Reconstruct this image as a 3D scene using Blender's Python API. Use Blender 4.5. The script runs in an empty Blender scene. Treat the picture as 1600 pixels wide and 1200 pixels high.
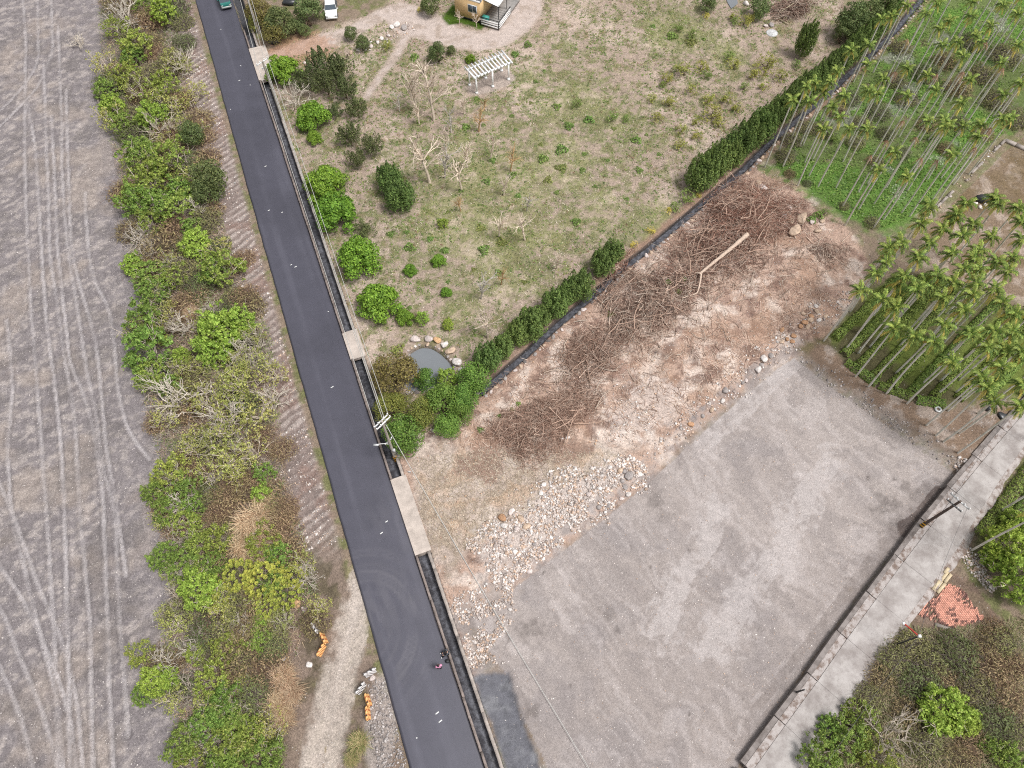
import bpy, bmesh, math, random
import numpy as np
from mathutils import Vector, Matrix

# ------------------------------------------------------------------ camera, sky, sun, exposure
SC = bpy.context.scene
COL = SC.collection
CAM_H, FPX, TILT = 66.0, 1130.0, math.radians(29.0)
cam_d = bpy.data.cameras.new('camera'); cam = bpy.data.objects.new('camera', cam_d); COL.objects.link(cam)
cam_d.sensor_width = 36.0; cam_d.lens = 36.0 * FPX / 1600.0
cam_d.clip_start = 0.5; cam_d.clip_end = 3000.0
cam.location = (0, 0, CAM_H); cam.rotation_euler = (TILT, 0, 0)
SC.camera = cam

SUN_EL, SUN_AZ = math.radians(64), math.radians(112)      # azimuth measured from +Y towards +X
world = bpy.data.worlds.new('World'); SC.world = world; world.use_nodes = True
wn = world.node_tree; wn.nodes.clear()
w_out = wn.nodes.new('ShaderNodeOutputWorld'); w_bg = wn.nodes.new('ShaderNodeBackground')
w_sky = wn.nodes.new('ShaderNodeTexSky'); w_hs = wn.nodes.new('ShaderNodeHueSaturation')
w_sky.sky_type = 'NISHITA'; w_sky.sun_disc = False; w_sky.sun_elevation = SUN_EL; w_sky.sun_rotation = SUN_AZ
w_sky.air_density = 1.0; w_sky.dust_density = 4.0
w_hs.inputs['Saturation'].default_value = 0.18            # a veil of cloud: nearly colourless light
w_bg.inputs['Strength'].default_value = 0.11
wn.links.new(w_sky.outputs[0], w_hs.inputs['Color']); wn.links.new(w_hs.outputs[0], w_bg.inputs['Color'])
wn.links.new(w_bg.outputs[0], w_out.inputs['Surface'])
sun_d = bpy.data.lights.new('sun', 'SUN'); sun = bpy.data.objects.new('sun', sun_d); COL.objects.link(sun)
sun_d.energy = 1.8; sun_d.angle = math.radians(16); sun_d.color = (1.0, 0.975, 0.955)
sdir = Vector((math.sin(SUN_AZ) * math.cos(SUN_EL), math.cos(SUN_AZ) * math.cos(SUN_EL), math.sin(SUN_EL)))
sun.rotation_euler = sdir.to_track_quat('Z', 'Y').to_euler(); sun.location = sdir * 120
vs = SC.view_settings; vs.view_transform = 'Standard'; vs.look = 'None'; vs.gamma = 1.0; vs.use_curve_mapping = False
vs.exposure = 0.54
try:
    SC.cycles.use_denoising = False; SC.cycles.filter_width = 1.1; SC.cycles.sample_clamp_indirect = 4.0
    SC.cycles.max_bounces = 5; SC.cycles.diffuse_bounces = 3; SC.cycles.glossy_bounces = 2; SC.cycles.transmission_bounces = 3
    SC.cycles.transparent_max_bounces = 4
except Exception: pass

# ------------------------------------------------------------------ helpers: noise, geometry
RS = np.random.RandomState(7)
PI = math.pi
def lin(c):
    c = np.asarray(c, float) / 255.0
    return np.where(c <= 0.04045, c / 12.92, ((c + 0.055) / 1.055) ** 2.4)
def tone(r, g, b): return lin((r, g, b)) / 1.15
_TAB = np.random.RandomState(99).rand(64, 1024)
_PRM = np.random.RandomState(98).permutation(1024)
def vnoise(x, y, seed=0):
    x = np.asarray(x, float) + seed * 17.13; y = np.asarray(y, float) - seed * 9.71
    xi = np.floor(x).astype(np.int64); yi = np.floor(y).astype(np.int64)
    fx = x - xi; fy = y - yi; fx = fx * fx * (3 - 2 * fx); fy = fy * fy * (3 - 2 * fy)
    t = _TAB[seed % 64]
    def h(a, b): return t[(_PRM[a & 1023] + b * 31) & 1023]
    a = h(xi, yi); b = h(xi + 1, yi); c = h(xi, yi + 1); d = h(xi + 1, yi + 1)
    return (a * (1 - fx) + b * fx) * (1 - fy) + (c * (1 - fx) + d * fx) * fy
def fbm(x, y, f, o=4, seed=0):
    s = 0; amp = 1; tot = 0
    for k in range(o):
        s = s + amp * vnoise(np.asarray(x) * f, np.asarray(y) * f, seed + k); tot += amp; amp *= .55; f *= 2.05
    return s / tot
def sst(a, b, x):
    t = np.clip((x - a) / (b - a), 0, 1); return t * t * (3 - 2 * t)

def ray(px, py):
    a = (px - 800) / FPX; b = -(py - 600) / FPX
    return np.array([a, math.sin(TILT) + b * math.cos(TILT), -math.cos(TILT) + b * math.sin(TILT)])
def GZ(px, py, z=0.0):                       # where a line of sight of the photograph meets the level z
    d = ray(px, py); t = (z - CAM_H) / d[2]
    return np.array([d[0] * t, d[1] * t])
def mpp(px, py, z=0.0):                      # metres per photo pixel there
    d = ray(px, py); return (z - CAM_H) / d[2] / FPX
def PZ(pts, z=0.0): return np.array([GZ(x, y, z) for x, y in pts])

def sdf(poly, X, Y, pad=4.0):
    """signed distance, positive inside; far outside = -pad"""
    poly = np.asarray(poly); out = np.full(X.shape, -pad)
    lo = poly.min(0) - pad; hi = poly.max(0) + pad
    m = (X > lo[0]) & (X < hi[0]) & (Y > lo[1]) & (Y < hi[1])
    x = X[m]; y = Y[m]
    if x.size == 0: return out
    d = np.full(x.shape, 1e9); ins = np.zeros(x.shape, bool)
    for i in range(len(poly)):
        ax, ay = poly[i]; bx, by = poly[(i + 1) % len(poly)]
        ex, ey = bx - ax, by - ay; L2 = ex * ex + ey * ey + 1e-9
        t = np.clip(((x - ax) * ex + (y - ay) * ey) / L2, 0, 1)
        d = np.minimum(d, (x - ax - t * ex) ** 2 + (y - ay - t * ey) ** 2)
        c = ((ay > y) != (by > y)) & (x < (bx - ax) * (y - ay) / (by - ay + 1e-12) + ax)
        ins ^= c
    d = np.sqrt(d); out[m] = np.where(ins, d, -np.minimum(d, pad)); return out
def pdist(line, X, Y, pad=2.0):
    """distance to a polyline and the run along it"""
    line = np.asarray(line); D = np.full(X.shape, pad); S = np.zeros(X.shape); run = 0.0
    for i in range(len(line) - 1):
        ax, ay = line[i]; bx, by = line[i + 1]
        m = (X > min(ax, bx) - pad) & (X < max(ax, bx) + pad) & (Y > min(ay, by) - pad) & (Y < max(ay, by) + pad)
        L = math.hypot(bx - ax, by - ay)
        if m.any():
            x = X[m]; y = Y[m]; t = np.clip(((x - ax) * (bx - ax) + (y - ay) * (by - ay)) / (L * L + 1e-9), 0, 1)
            d = np.hypot(x - ax - t * (bx - ax), y - ay - t * (by - ay))
            cur = D[m]; better = d < cur
            S_ = S[m]; S_[better] = (run + t * L)[better]; cur[better] = d[better]; D[m] = cur; S[m] = S_
        run += L
    return D, S
def resample(line, step):
    line = np.asarray(line, float); seg = np.linalg.norm(np.diff(line, axis=0), axis=1); s = np.r_[0, np.cumsum(seg)]
    n = max(2, int(s[-1] / step) + 1); q = np.linspace(0, s[-1], n)
    return np.stack([np.interp(q, s, line[:, k]) for k in range(line.shape[1])], 1)
def smooth(line, step=0.6, it=3):
    l = resample(line, step)
    for _ in range(it): l[1:-1] = (l[:-2] + 2 * l[1:-1] + l[2:]) / 4
    return l

# ------------------------------------------------------------------ helpers: meshes, objects, materials
class MB:
    """collects vertices, faces of 3 or 4 corners and a colour per face, then makes one mesh"""
    def __init__(s): s.v = []; s.f = []; s.c = []; s.n = 0
    def add(s, V, F, c=None):
        V = np.asarray(V, float).reshape(-1, 3); F = np.asarray(F, int)
        if F.shape[1] == 3: F = np.c_[F, np.full(len(F), -1)]
        s.v.append(V); s.f.append(np.where(F >= 0, F + s.n, -1)); s.n += len(V)
        c = np.ones((len(F), 3)) * .5 if c is None else np.asarray(c, float)
        if c.ndim == 1: c = np.tile(c, (len(F), 1))
        s.c.append(c); return s
    def quads(s, Q, c=None):                      # Q (n,4,3)
        n = len(Q); return s.add(Q.reshape(-1, 3), np.arange(4 * n).reshape(n, 4), c)
    def box(s, c, size, rz=0.0, col=None, taper=1.0):
        x, y, z = np.array(size) / 2.0
        V = np.array([[-x, -y, -z], [x, -y, -z], [x, y, -z], [-x, y, -z], [-x * taper, -y * taper, z], [x * taper, -y * taper, z], [x * taper, y * taper, z], [-x * taper, y * taper, z]])
        ca, sa = math.cos(rz), math.sin(rz); V = V @ np.array([[ca, sa, 0], [-sa, ca, 0], [0, 0, 1]]) + np.asarray(c)
        return s.add(V, [[0, 3, 2, 1], [4, 5, 6, 7], [0, 1, 5, 4], [1, 2, 6, 5], [2, 3, 7, 6], [3, 0, 4, 7]], col)
    def bar(s, a, b, w, h, col=None, up=(0, 0, 1)):
        a = np.asarray(a, float); b = np.asarray(b, float); d = b - a; L = np.linalg.norm(d); d /= L
        up = np.asarray(up, float); r = np.cross(d, up)
        if np.linalg.norm(r) < 1e-4: r = np.cross(d, (1, 0, 0))
        r /= np.linalg.norm(r); u = np.cross(r, d)
        V = []
        for p in (a, b):
            for i, j in ((-1, -1), (1, -1), (1, 1), (-1, 1)): V.append(p + r * w / 2 * i + u * h / 2 * j)
        return s.add(V, [[0, 1, 2, 3], [7, 6, 5, 4], [0, 4, 5, 1], [1, 5, 6, 2], [2, 6, 7, 3], [3, 7, 4, 0]], col)
    def tube(s, pts, rad, sides=5, col=None, cap=True):
        P = np.asarray(pts, float); n = len(P); R = np.broadcast_to(np.asarray(rad, float), (n,))
        T = np.gradient(P, axis=0); T /= np.linalg.norm(T, axis=1)[:, None] + 1e-9
        ref = np.array([0, 0, 1.0]) if abs(T[0][2]) < .9 else np.array([1.0, 0, 0])
        A = np.cross(T, ref); A /= np.linalg.norm(A, axis=1)[:, None] + 1e-9; B = np.cross(T, A)
        th = np.arange(sides) * 2 * PI / sides
        V = P[:, None, :] + R[:, None, None] * (A[:, None, :] * np.cos(th)[None, :, None] + B[:, None, :] * np.sin(th)[None, :, None])
        i = np.arange(n - 1)[:, None] * sides; j = np.arange(sides)[None]; k = (j + 1) % sides
        F = np.stack([i + j, i + k, i + sides + k, i + sides + j], 2).reshape(-1, 4)
        s.add(V.reshape(-1, 3), F, col)
        if cap and sides >= 3:
            for e, o in ((0, 1), (n - 1, 0)):
                c = P[e]; ring = V[e]; W = np.vstack([ring, c])
                FF = [[q, (q + 1) % sides, sides] if o == 0 else [(q + 1) % sides, q, sides] for q in range(sides)]
                s.add(W, FF, col if (col is None or np.ndim(col) == 1) else col[0])
        return s
    def lathe(s, prof, sides=12, c=(0, 0, 0), col=None):
        prof = np.asarray(prof, float); n = len(prof); th = np.arange(sides) * 2 * PI / sides
        V = np.stack([prof[:, 0:1] * np.cos(th), prof[:, 0:1] * np.sin(th), np.repeat(prof[:, 1:2], sides, 1)], 2).reshape(-1, 3) + np.asarray(c)
        i = np.arange(n - 1)[:, None] * sides; j = np.arange(sides)[None]; k = (j + 1) % sides
        return s.add(V, np.stack([i + j, i + k, i + sides + k, i + sides + j], 2).reshape(-1, 4), col)
    def prism(s, poly, z0, z1, col=None):
        poly = np.asarray(poly, float); n = len(poly)
        area = np.sum(poly[:, 0] * np.roll(poly[:, 1], -1) - np.roll(poly[:, 0], -1) * poly[:, 1])
        if area < 0: poly = poly[::-1]
        z1 = np.broadcast_to(z1, (n,)); z0 = np.broadcast_to(z0, (n,))
        V = np.vstack([np.c_[poly, z0], np.c_[poly, z1]]); F = [[i, (i + 1) % n, n + (i + 1) % n, n + i] for i in range(n)]
        s.add(V, F, col); c = poly.mean(0); top = np.vstack([np.c_[poly, z1], [[c[0], c[1], z1.mean()]]])
        return s.add(top, [[i, (i + 1) % n, n] for i in range(n)], col)
    def mesh(s, name, smooth=False):
        V = np.vstack(s.v); F = np.vstack(s.f); C = np.vstack(s.c)
        tot = np.where(F[:, 3] >= 0, 4, 3); start = np.r_[0, np.cumsum(tot)[:-1]]
        loops = F.reshape(-1); loops = loops[loops >= 0]
        me = bpy.data.meshes.new(name)
        me.vertices.add(len(V)); me.vertices.foreach_set('co', V.astype(np.float32).ravel())
        me.loops.add(len(loops)); me.loops.foreach_set('vertex_index', loops.astype(np.int32))
        me.polygons.add(len(F)); me.polygons.foreach_set('loop_start', start.astype(np.int32)); me.polygons.foreach_set('loop_total', tot.astype(np.int32))
        if smooth: me.polygons.foreach_set('use_smooth', np.ones(len(F), bool))
        a = me.attributes.new('col', 'FLOAT_COLOR', 'FACE'); a.data.foreach_set('color', np.c_[C, np.ones(len(C))].astype(np.float32).ravel())
        me.update(calc_edges=True); return me

def link(name, data, parent=None, loc=None, mat=None):
    o = bpy.data.objects.new(name, data); COL.objects.link(o)
    if parent is not None: o.parent = parent
    if loc is not None: o.location = tuple(float(q) for q in loc)
    if mat is not None and data is not None and not data.materials: data.materials.append(mat)
    return o
def tag(o, label, cat, group=None, kind=None):
    if label: o['label'] = label
    if cat: o['category'] = cat
    if group: o['group'] = group
    if kind: o['kind'] = kind
    return o
def thing(name, label, cat, loc=(0, 0, 0), rz=0.0, group=None, sc=1.0):
    o = bpy.data.objects.new(name, None); COL.objects.link(o); o.empty_display_size = .2
    o.location = tuple(float(q) for q in loc); o.rotation_euler = (0, 0, rz)
    o.scale = (sc, sc, sc) if np.isscalar(sc) else sc
    return tag(o, label, cat, group)
ORD = 'first second third fourth fifth sixth seventh eighth ninth tenth eleventh twelfth thirteenth fourteenth fifteenth sixteenth seventeenth eighteenth nineteenth twentieth'.split()
TENS = {2: 'twenty', 3: 'thirty', 4: 'forty', 5: 'fifty', 6: 'sixty', 7: 'seventy', 8: 'eighty', 9: 'ninety'}
def nth(i):
    n = i + 1
    if n <= 20: return ORD[i]
    if n >= 100: return 'hundred and ' + nth(n - 101) if n > 100 else 'hundredth'
    t, u = divmod(n, 10)
    return TENS[t] + '-' + ORD[u - 1] if u else TENS[t][:-1] + 'ieth'

class NT:
    def __init__(s, name):
        s.m = bpy.data.materials.new(name); s.m.use_nodes = True; s.t = s.m.node_tree; s.t.nodes.clear()
        s.out = s.t.nodes.new('ShaderNodeOutputMaterial')
    def n(s, typ, **kw):
        o = s.t.nodes.new('ShaderNode' + typ)
        for k, v in kw.items():
            if k in o.inputs.keys(): s.put(o, k, v)
            else: setattr(o, k, v)
        return o
    def put(s, node, key, v):
        i = node.inputs[key]
        if hasattr(v, 'links') or isinstance(v, bpy.types.NodeSocket): s.t.links.new(v, i)
        else: i.default_value = v
    def mix(s, a, b, f, mode='MIX'):
        o = s.t.nodes.new('ShaderNodeMix'); o.data_type = 'RGBA'; o.blend_type = mode
        for k, v in ((0, f), (6, a), (7, b)):
            if isinstance(v, bpy.types.NodeSocket): s.t.links.new(v, o.inputs[k])
            elif k == 0: o.inputs[0].default_value = v
            else: o.inputs[k].default_value = (*[float(q) for q in v], 1.0)
        return o.outputs[2]
    def math(s, op, a, b=0.0, c=None):
        o = s.t.nodes.new('ShaderNodeMath'); o.operation = op
        for k, v in ((0, a), (1, b)) + (((2, c),) if c is not None else ()):
            if isinstance(v, bpy.types.NodeSocket): s.t.links.new(v, o.inputs[k])
            else: o.inputs[k].default_value = v
        return o.outputs[0]
    def ramp(s, v, pts):
        o = s.t.nodes.new('ShaderNodeMapRange'); o.inputs['From Min'].default_value = pts[0]; o.inputs['From Max'].default_value = pts[1]
        o.inputs['To Min'].default_value = pts[2]; o.inputs['To Max'].default_value = pts[3]; o.clamp = True
        s.t.links.new(v, o.inputs['Value']); return o.outputs[0]
    def noise(s, co, scale, detail=3, rough=.6):
        o = s.n('TexNoise'); o.inputs['Scale'].default_value = scale; o.inputs['Detail'].default_value = detail; o.inputs['Roughness'].default_value = rough
        s.t.links.new(co, o.inputs['Vector']); return o.outputs['Fac']
    def surf(s, col, rough=.9, spec=.2, bump=None, bstr=.3, bdist=.02, metal=0.0):
        p = s.t.nodes.new('ShaderNodeBsdfPrincipled')
        if isinstance(col, bpy.types.NodeSocket): s.t.links.new(col, p.inputs['Base Color'])
        else: p.inputs['Base Color'].default_value = (*[float(q) for q in col], 1)
        if isinstance(rough, bpy.types.NodeSocket): s.t.links.new(rough, p.inputs['Roughness'])
        else: p.inputs['Roughness'].default_value = rough
        p.inputs['Specular IOR Level'].default_value = spec; p.inputs['Metallic'].default_value = metal
        if bump is not None:
            b = s.n('Bump'); b.inputs['Strength'].default_value = bstr; b.inputs['Distance'].default_value = bdist
            s.t.links.new(bump, b.inputs['Height']); s.t.links.new(b.outputs[0], p.inputs['Normal'])
        s.t.links.new(p.outputs[0], s.out.inputs['Surface']); s.p = p; return s.m
    def attr(s, name, out='Color'): return s.n('Attribute', attribute_name=name).outputs[out]
    def obj(s): return s.n('TexCoord').outputs['Object']
    def pos(s): return s.n('NewGeometry').outputs['Position']
    def rnd(s): return s.n('ObjectInfo').outputs['Random']

def mat_plain(name, c, rough=.8, spec=.3, var=.25, scale=4.0, bstr=.15, metal=0.0):
    t = NT(name); co = t.obj(); f = t.noise(co, scale, 4); g = t.noise(co, scale * 7, 3)
    k = t.math('MULTIPLY', t.ramp(f, (.3, .7, 1 - var, 1 + var)), t.ramp(g, (.3, .7, 1 - var * .6, 1 + var * .6)))
    col = t.mix(c, (0, 0, 0), 0.0); cc = t.n('VectorMath', operation='SCALE'); t.t.links.new(col, cc.inputs[0]); t.t.links.new(k, cc.inputs['Scale'])
    return t.surf(cc.outputs[0], rough, spec, g, bstr, .01, metal)
def mat_attr(name, rough=.85, spec=.2, var=.2, scale=5.0, bstr=.3, objvar=0.0, bdist=.02):
    t = NT(name); c = t.attr('col'); co = t.obj(); f = t.noise(co, scale, 4); g = t.noise(co, scale * 6, 3)
    k = t.math('MULTIPLY', t.ramp(f, (.3, .7, 1 - var, 1 + var)), t.ramp(g, (.3, .7, 1 - var * .6, 1 + var * .6)))
    if objvar: k = t.math('MULTIPLY', k, t.ramp(t.rnd(), (0, 1, 1 - objvar, 1 + objvar)))
    cc = t.n('VectorMath', operation='SCALE'); t.t.links.new(c, cc.inputs[0]); t.t.links.new(k, cc.inputs['Scale'])
    return t.surf(cc.outputs[0], rough, spec, g, bstr, bdist)
def mat_leaf(name, trans=.25, hv=.012, vv=.2, val=1.5, sat=.92, hc=.487):
    t = NT(name); c = t.attr('col'); r = t.rnd()
    hs = t.n('HueSaturation'); t.t.links.new(c, hs.inputs['Color'])
    t.t.links.new(t.ramp(r, (0, 1, hc - hv, hc + hv)), hs.inputs['Hue']); hs.inputs['Saturation'].default_value = sat
    r2 = t.math('FRACT', t.math('MULTIPLY', r, 17.3)); t.t.links.new(t.ramp(r2, (0, 1, val - vv, val + vv)), hs.inputs['Value'])
    p = t.n('BsdfPrincipled'); p.inputs['Roughness'].default_value = .6; p.inputs['Specular IOR Level'].default_value = .25
    tr = t.n('BsdfTranslucent'); mx = t.n('MixShader'); mx.inputs[0].default_value = trans
    t.t.links.new(hs.outputs[0], p.inputs['Base Color']); t.t.links.new(hs.outputs[0], tr.inputs['Color'])
    t.t.links.new(p.outputs[0], mx.inputs[1]); t.t.links.new(tr.outputs[0], mx.inputs[2]); t.t.links.new(mx.outputs[0], t.out.inputs['Surface'])
    return t.m
M = {}
M['leaf'] = mat_leaf('leaf'); M['dry'] = mat_leaf('dry_stalks', .15, .008, .15, 1.2, .88, .505)
M['bark'] = mat_attr('bark', .9, .15, .3, 9, .4, .15)
M['rock'] = mat_attr('rock', .9, .2, .3, 3.0, .6, .12)
M['concrete'] = mat_plain('weathered_concrete', tone(168, 158, 150), .9, .2, .28, 1.6, .3)
M['concrete_dark'] = mat_plain('stained_concrete', tone(140, 128, 122), .9, .2, .35, 2.2, .35)
M['white_paint'] = mat_plain('white_paint', (.85, .85, .84), .45, .4, .05, 6, .05)
M['galvanised'] = mat_plain('galvanised_steel', (.55, .56, .56), .5, .5, .12, 12, .1, .3)
M['black'] = mat_plain('black_paint', (.025, .026, .028), .5, .4, .2, 8, .1)
M['cable'] = mat_plain('grey_cable', (.5, .49, .46), .6, .3, .05, 2, 0)
M['cable_dark'] = mat_plain('dark_cable', (.12, .12, .12), .6, .3, .05, 2, 0)
M['glass'] = mat_plain('dark_glass', (.06, .08, .1), .08, .6, .1, 3, 0)
M['rubber'] = mat_plain('rubber', (.02, .02, .02), .8, .3, .2, 20, .1)

# ------------------------------------------------------------------ layout of the place (ground plan, metres)
RL0, RL1 = GZ(640, 1200), GZ(305, 0); RR0, RR1 = GZ(758, 1200), GZ(364, 0)
def line_frame(a, b):
    d = (b - a) / np.linalg.norm(b - a); return a, d, np.array([d[1], -d[0]])       # origin, along, to the right
LF = line_frame(RL0, RL1); RF = line_frame(RR0, RR1)
def fr(F, X, Y): 
    x = X - F[0][0]; y = Y - F[0][1]; return x * F[1][0] + y * F[1][1], x * F[2][0] + y * F[2][1]
def fpt(F, s, t): return F[0] + F[1] * s + F[2] * t
def run_of(px, py): 
    p = GZ(px, py); return float(fr(RF, p[0], p[1])[0])

LOT = PZ([(1240, 543), (1300, 590), (1380, 645), (1520, 745), (1530, 765), (1460, 815), (1365, 930), (1262, 1075), (1165, 1220), (1140, 1300), (860, 1300), (835, 1200), (800, 1130), (772, 1060), (745, 1030), (715, 965), (760, 930), (880, 840), (1000, 745), (1060, 690), (1150, 610), (1205, 565)], -.5)
RUBBLE = PZ([(630, 700), (700, 660), (770, 605), (850, 535), (900, 490), (1000, 405), (1110, 312), (1180, 255), (1235, 280), (1310, 345), (1345, 410), (1335, 455), (1300, 505), (1240, 543), (1190, 575), (1080, 660), (1010, 740), (880, 840), (770, 930), (720, 970), (735, 1060), (690, 960), (662, 880), (640, 800), (622, 740)])
STRAW = PZ([(640, 720), (700, 690), (780, 700), (900, 690), (1000, 700), (960, 725), (850, 770), (760, 840), (700, 900), (670, 860), (645, 790)])
WHITE_BANK = PZ([(745, 850), (790, 800), (860, 752), (950, 722), (1005, 738), (960, 775), (860, 850), (790, 900), (755, 900)])
CHALK = PZ([(950, 640), (985, 600), (1020, 585), (1075, 610), (1085, 645), (1040, 665), (1000, 690), (960, 690)])
RUBBLE_NEAR = PZ([(715, 940), (770, 900), (800, 910), (790, 960), (770, 1010), (790, 1035), (745, 1050), (720, 1000)])
MUD = PZ([(738, 1060), (765, 1050), (795, 1050), (806, 1090), (820, 1130), (838, 1180), (850, 1230), (800, 1230), (770, 1140)], -.6)
POND = PZ([(641, 553), (657, 543), (673, 544), (687, 552), (698, 562), (708, 574), (704, 586), (685, 601), (662, 611), (640, 613), (631, 602), (638, 585), (646, 570)], -.35)
FIELD = PZ([(395, 110), (430, 80), (470, 60), (600, 10), (640, -40), (1330, -40), (1290, 110), (1200, 210), (1090, 300), (960, 420), (760, 600), (700, 660), (640, 690), (600, 640), (545, 520), (480, 330), (420, 140)])
DRIVE = PZ([(398, 92), (430, 80), (470, 62), (540, 43), (590, 15), (625, 3), (655, 10), (700, 30), (735, 48), (765, 45), (778, 38), (786, 20), (790, -20), (850, -20), (846, 22), (825, 50), (790, 72), (745, 80), (700, 72), (665, 62), (640, 58), (628, 85), (600, 120), (575, 156), (566, 152), (588, 118), (615, 80), (625, 58), (600, 30), (560, 55), (500, 78), (450, 88), (420, 100)])
PERGOLA_PAD = PZ([(728, 135), (760, 118), (790, 105), (805, 118), (802, 130), (775, 142), (745, 150), (732, 146)])
TURF = PZ([(690, 28), (708, 2), (722, 18), (752, 33), (760, 40), (752, 47), (738, 42), (720, 36), (700, 40)])
GROVE = PZ([(1195, 262), (1230, 205), (1300, 140), (1400, 40), (1440, -40), (1800, -40), (1800, 215), (1590, 205), (1540, 250), (1440, 345), (1385, 370), (1310, 340), (1240, 285)])
LUSH = PZ([(1205, 262), (1240, 240), (1300, 265), (1370, 280), (1450, 240), (1500, 260), (1480, 300), (1430, 345), (1385, 368), (1310, 338), (1245, 285)])
FALLOW = PZ([(1572, 218), (1800, 262), (1800, 470), (1560, 480), (1450, 425), (1410, 405), (1440, 345), (1510, 280)])
CROP = PZ([(1292, 525), (1345, 465), (1400, 425), (1470, 430), (1620, 490), (1680, 560), (1640, 618), (1560, 622), (1480, 632), (1425, 622), (1370, 600), (1316, 563)])
CROP_EDGE = PZ([(1245, 540), (1290, 525), (1320, 565), (1380, 610), (1480, 640), (1600, 625), (1640, 650), (1575, 670), (1515, 728), (1380, 640), (1300, 588)])
DITCH = smooth(PZ([(752, 612), (765, 600), (800, 570), (830, 545), (860, 515), (890, 490), (920, 465), (950, 440), (965, 425), (985, 408), (1010, 390), (1040, 365), (1070, 340), (1100, 315), (1130, 290), (1160, 265), (1180, 245), (1210, 215), (1240, 190), (1270, 165), (1300, 140), (1330, 110), (1350, 95), (1370, 75), (1400, 45), (1430, 10), (1480, -50)]))
CRL = smooth(PZ([(1120, 1285), (1200, 1170), (1267, 1080), (1333, 985), (1433, 850), (1513, 747), (1570, 680), (1650, 590)], .12), 1.0)
CRR = smooth(PZ([(1190, 1285), (1250, 1197), (1330, 1087), (1400, 987), (1453, 917), (1493, 863), (1523, 812), (1557, 757), (1600, 697), (1690, 580)], .12), 1.0)
TRACK = PZ([(440, 1260), (470, 1150), (485, 1100), (510, 1050), (520, 990), (540, 930), (553, 885), (566, 925), (575, 960), (572, 1010), (552, 1060), (545, 1100), (535, 1160), (540, 1260)], -.3)
BRICKS = PZ([(1479, 911), (1495, 918), (1508, 925), (1520, 945), (1538, 968), (1518, 975), (1493, 983), (1460, 975), (1433, 961), (1444, 938), (1463, 933)], -.15)
GRAVEL_EDGE = [(150, -120), (150, -20), (158, 60), (150, 150), (185, 230), (190, 310), (215, 380), (215, 450), (230, 560), (245, 660), (238, 760), (250, 850), (265, 960), (255, 1030), (275, 1100), (265, 1180), (260, 1300)]
GRAVEL = np.vstack([PZ([(x + 24, y) for x, y in GRAVEL_EDGE], -1.5), [[-60, -14], [-190, -14], [-190, 200]]])
TRACKS = [[(60, -60), (58, 0), (60, 97), (33, 140), (0, 173), (-50, 215)], [(80, -60), (80, 0), (82, 77), (63, 130), (30, 167), (0, 197), (-50, 240)], [(42, 160), (55, 227), (58, 283), (65, 400), (72, 503), (85, 600), (95, 700), (100, 800), (105, 1000), (110, 1230)],
    [(68, 100), (72, 233), (75, 317), (77, 400), (90, 480), (100, 560), (115, 640), (120, 720), (125, 820), (140, 960), (145, 1230)], [(80, 180), (87, 333), (90, 400), (100, 487), (108, 570), (130, 613), (147, 677), (160, 760), (165, 900), (170, 1050), (178, 1230)],
    [(90, 40), (97, 200), (95, 250), (100, 333), (107, 400), (120, 477), (133, 570), (150, 650), (160, 730), (180, 800), (187, 980), (200, 1150)], [(103, 140), (107, 300), (112, 400), (130, 465), (150, 533), (158, 620), (165, 700), (180, 780), (197, 900)], [(132, 300), (138, 400), (147, 443), (170, 477), (180, 560), (183, 613), (200, 677), (233, 717)],
    [(-20, 720), (20, 800), (50, 893), (73, 947), (103, 1017), (123, 1117), (130, 1230)], [(-30, 850), (0, 883), (33, 933), (67, 1000), (110, 1117), (122, 1230)], [(-20, 930), (0, 943), (20, 1000), (50, 1077), (77, 1143), (97, 1230)], [(-30, 980), (20, 1087), (40, 1150), (57, 1230)], [(10, 500), (20, 600), (10, 700), (17, 800), (40, 900), (90, 1100), (100, 1230)], [(30, -60), (40, 60), (38, 200), (40, 330), (48, 480), (60, 640), (72, 800), (85, 1000), (92, 1230)]]
TRACKS_W = [PZ(t, -1.6) for t in TRACKS]
ROAD_W_ = 5.5
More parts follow.
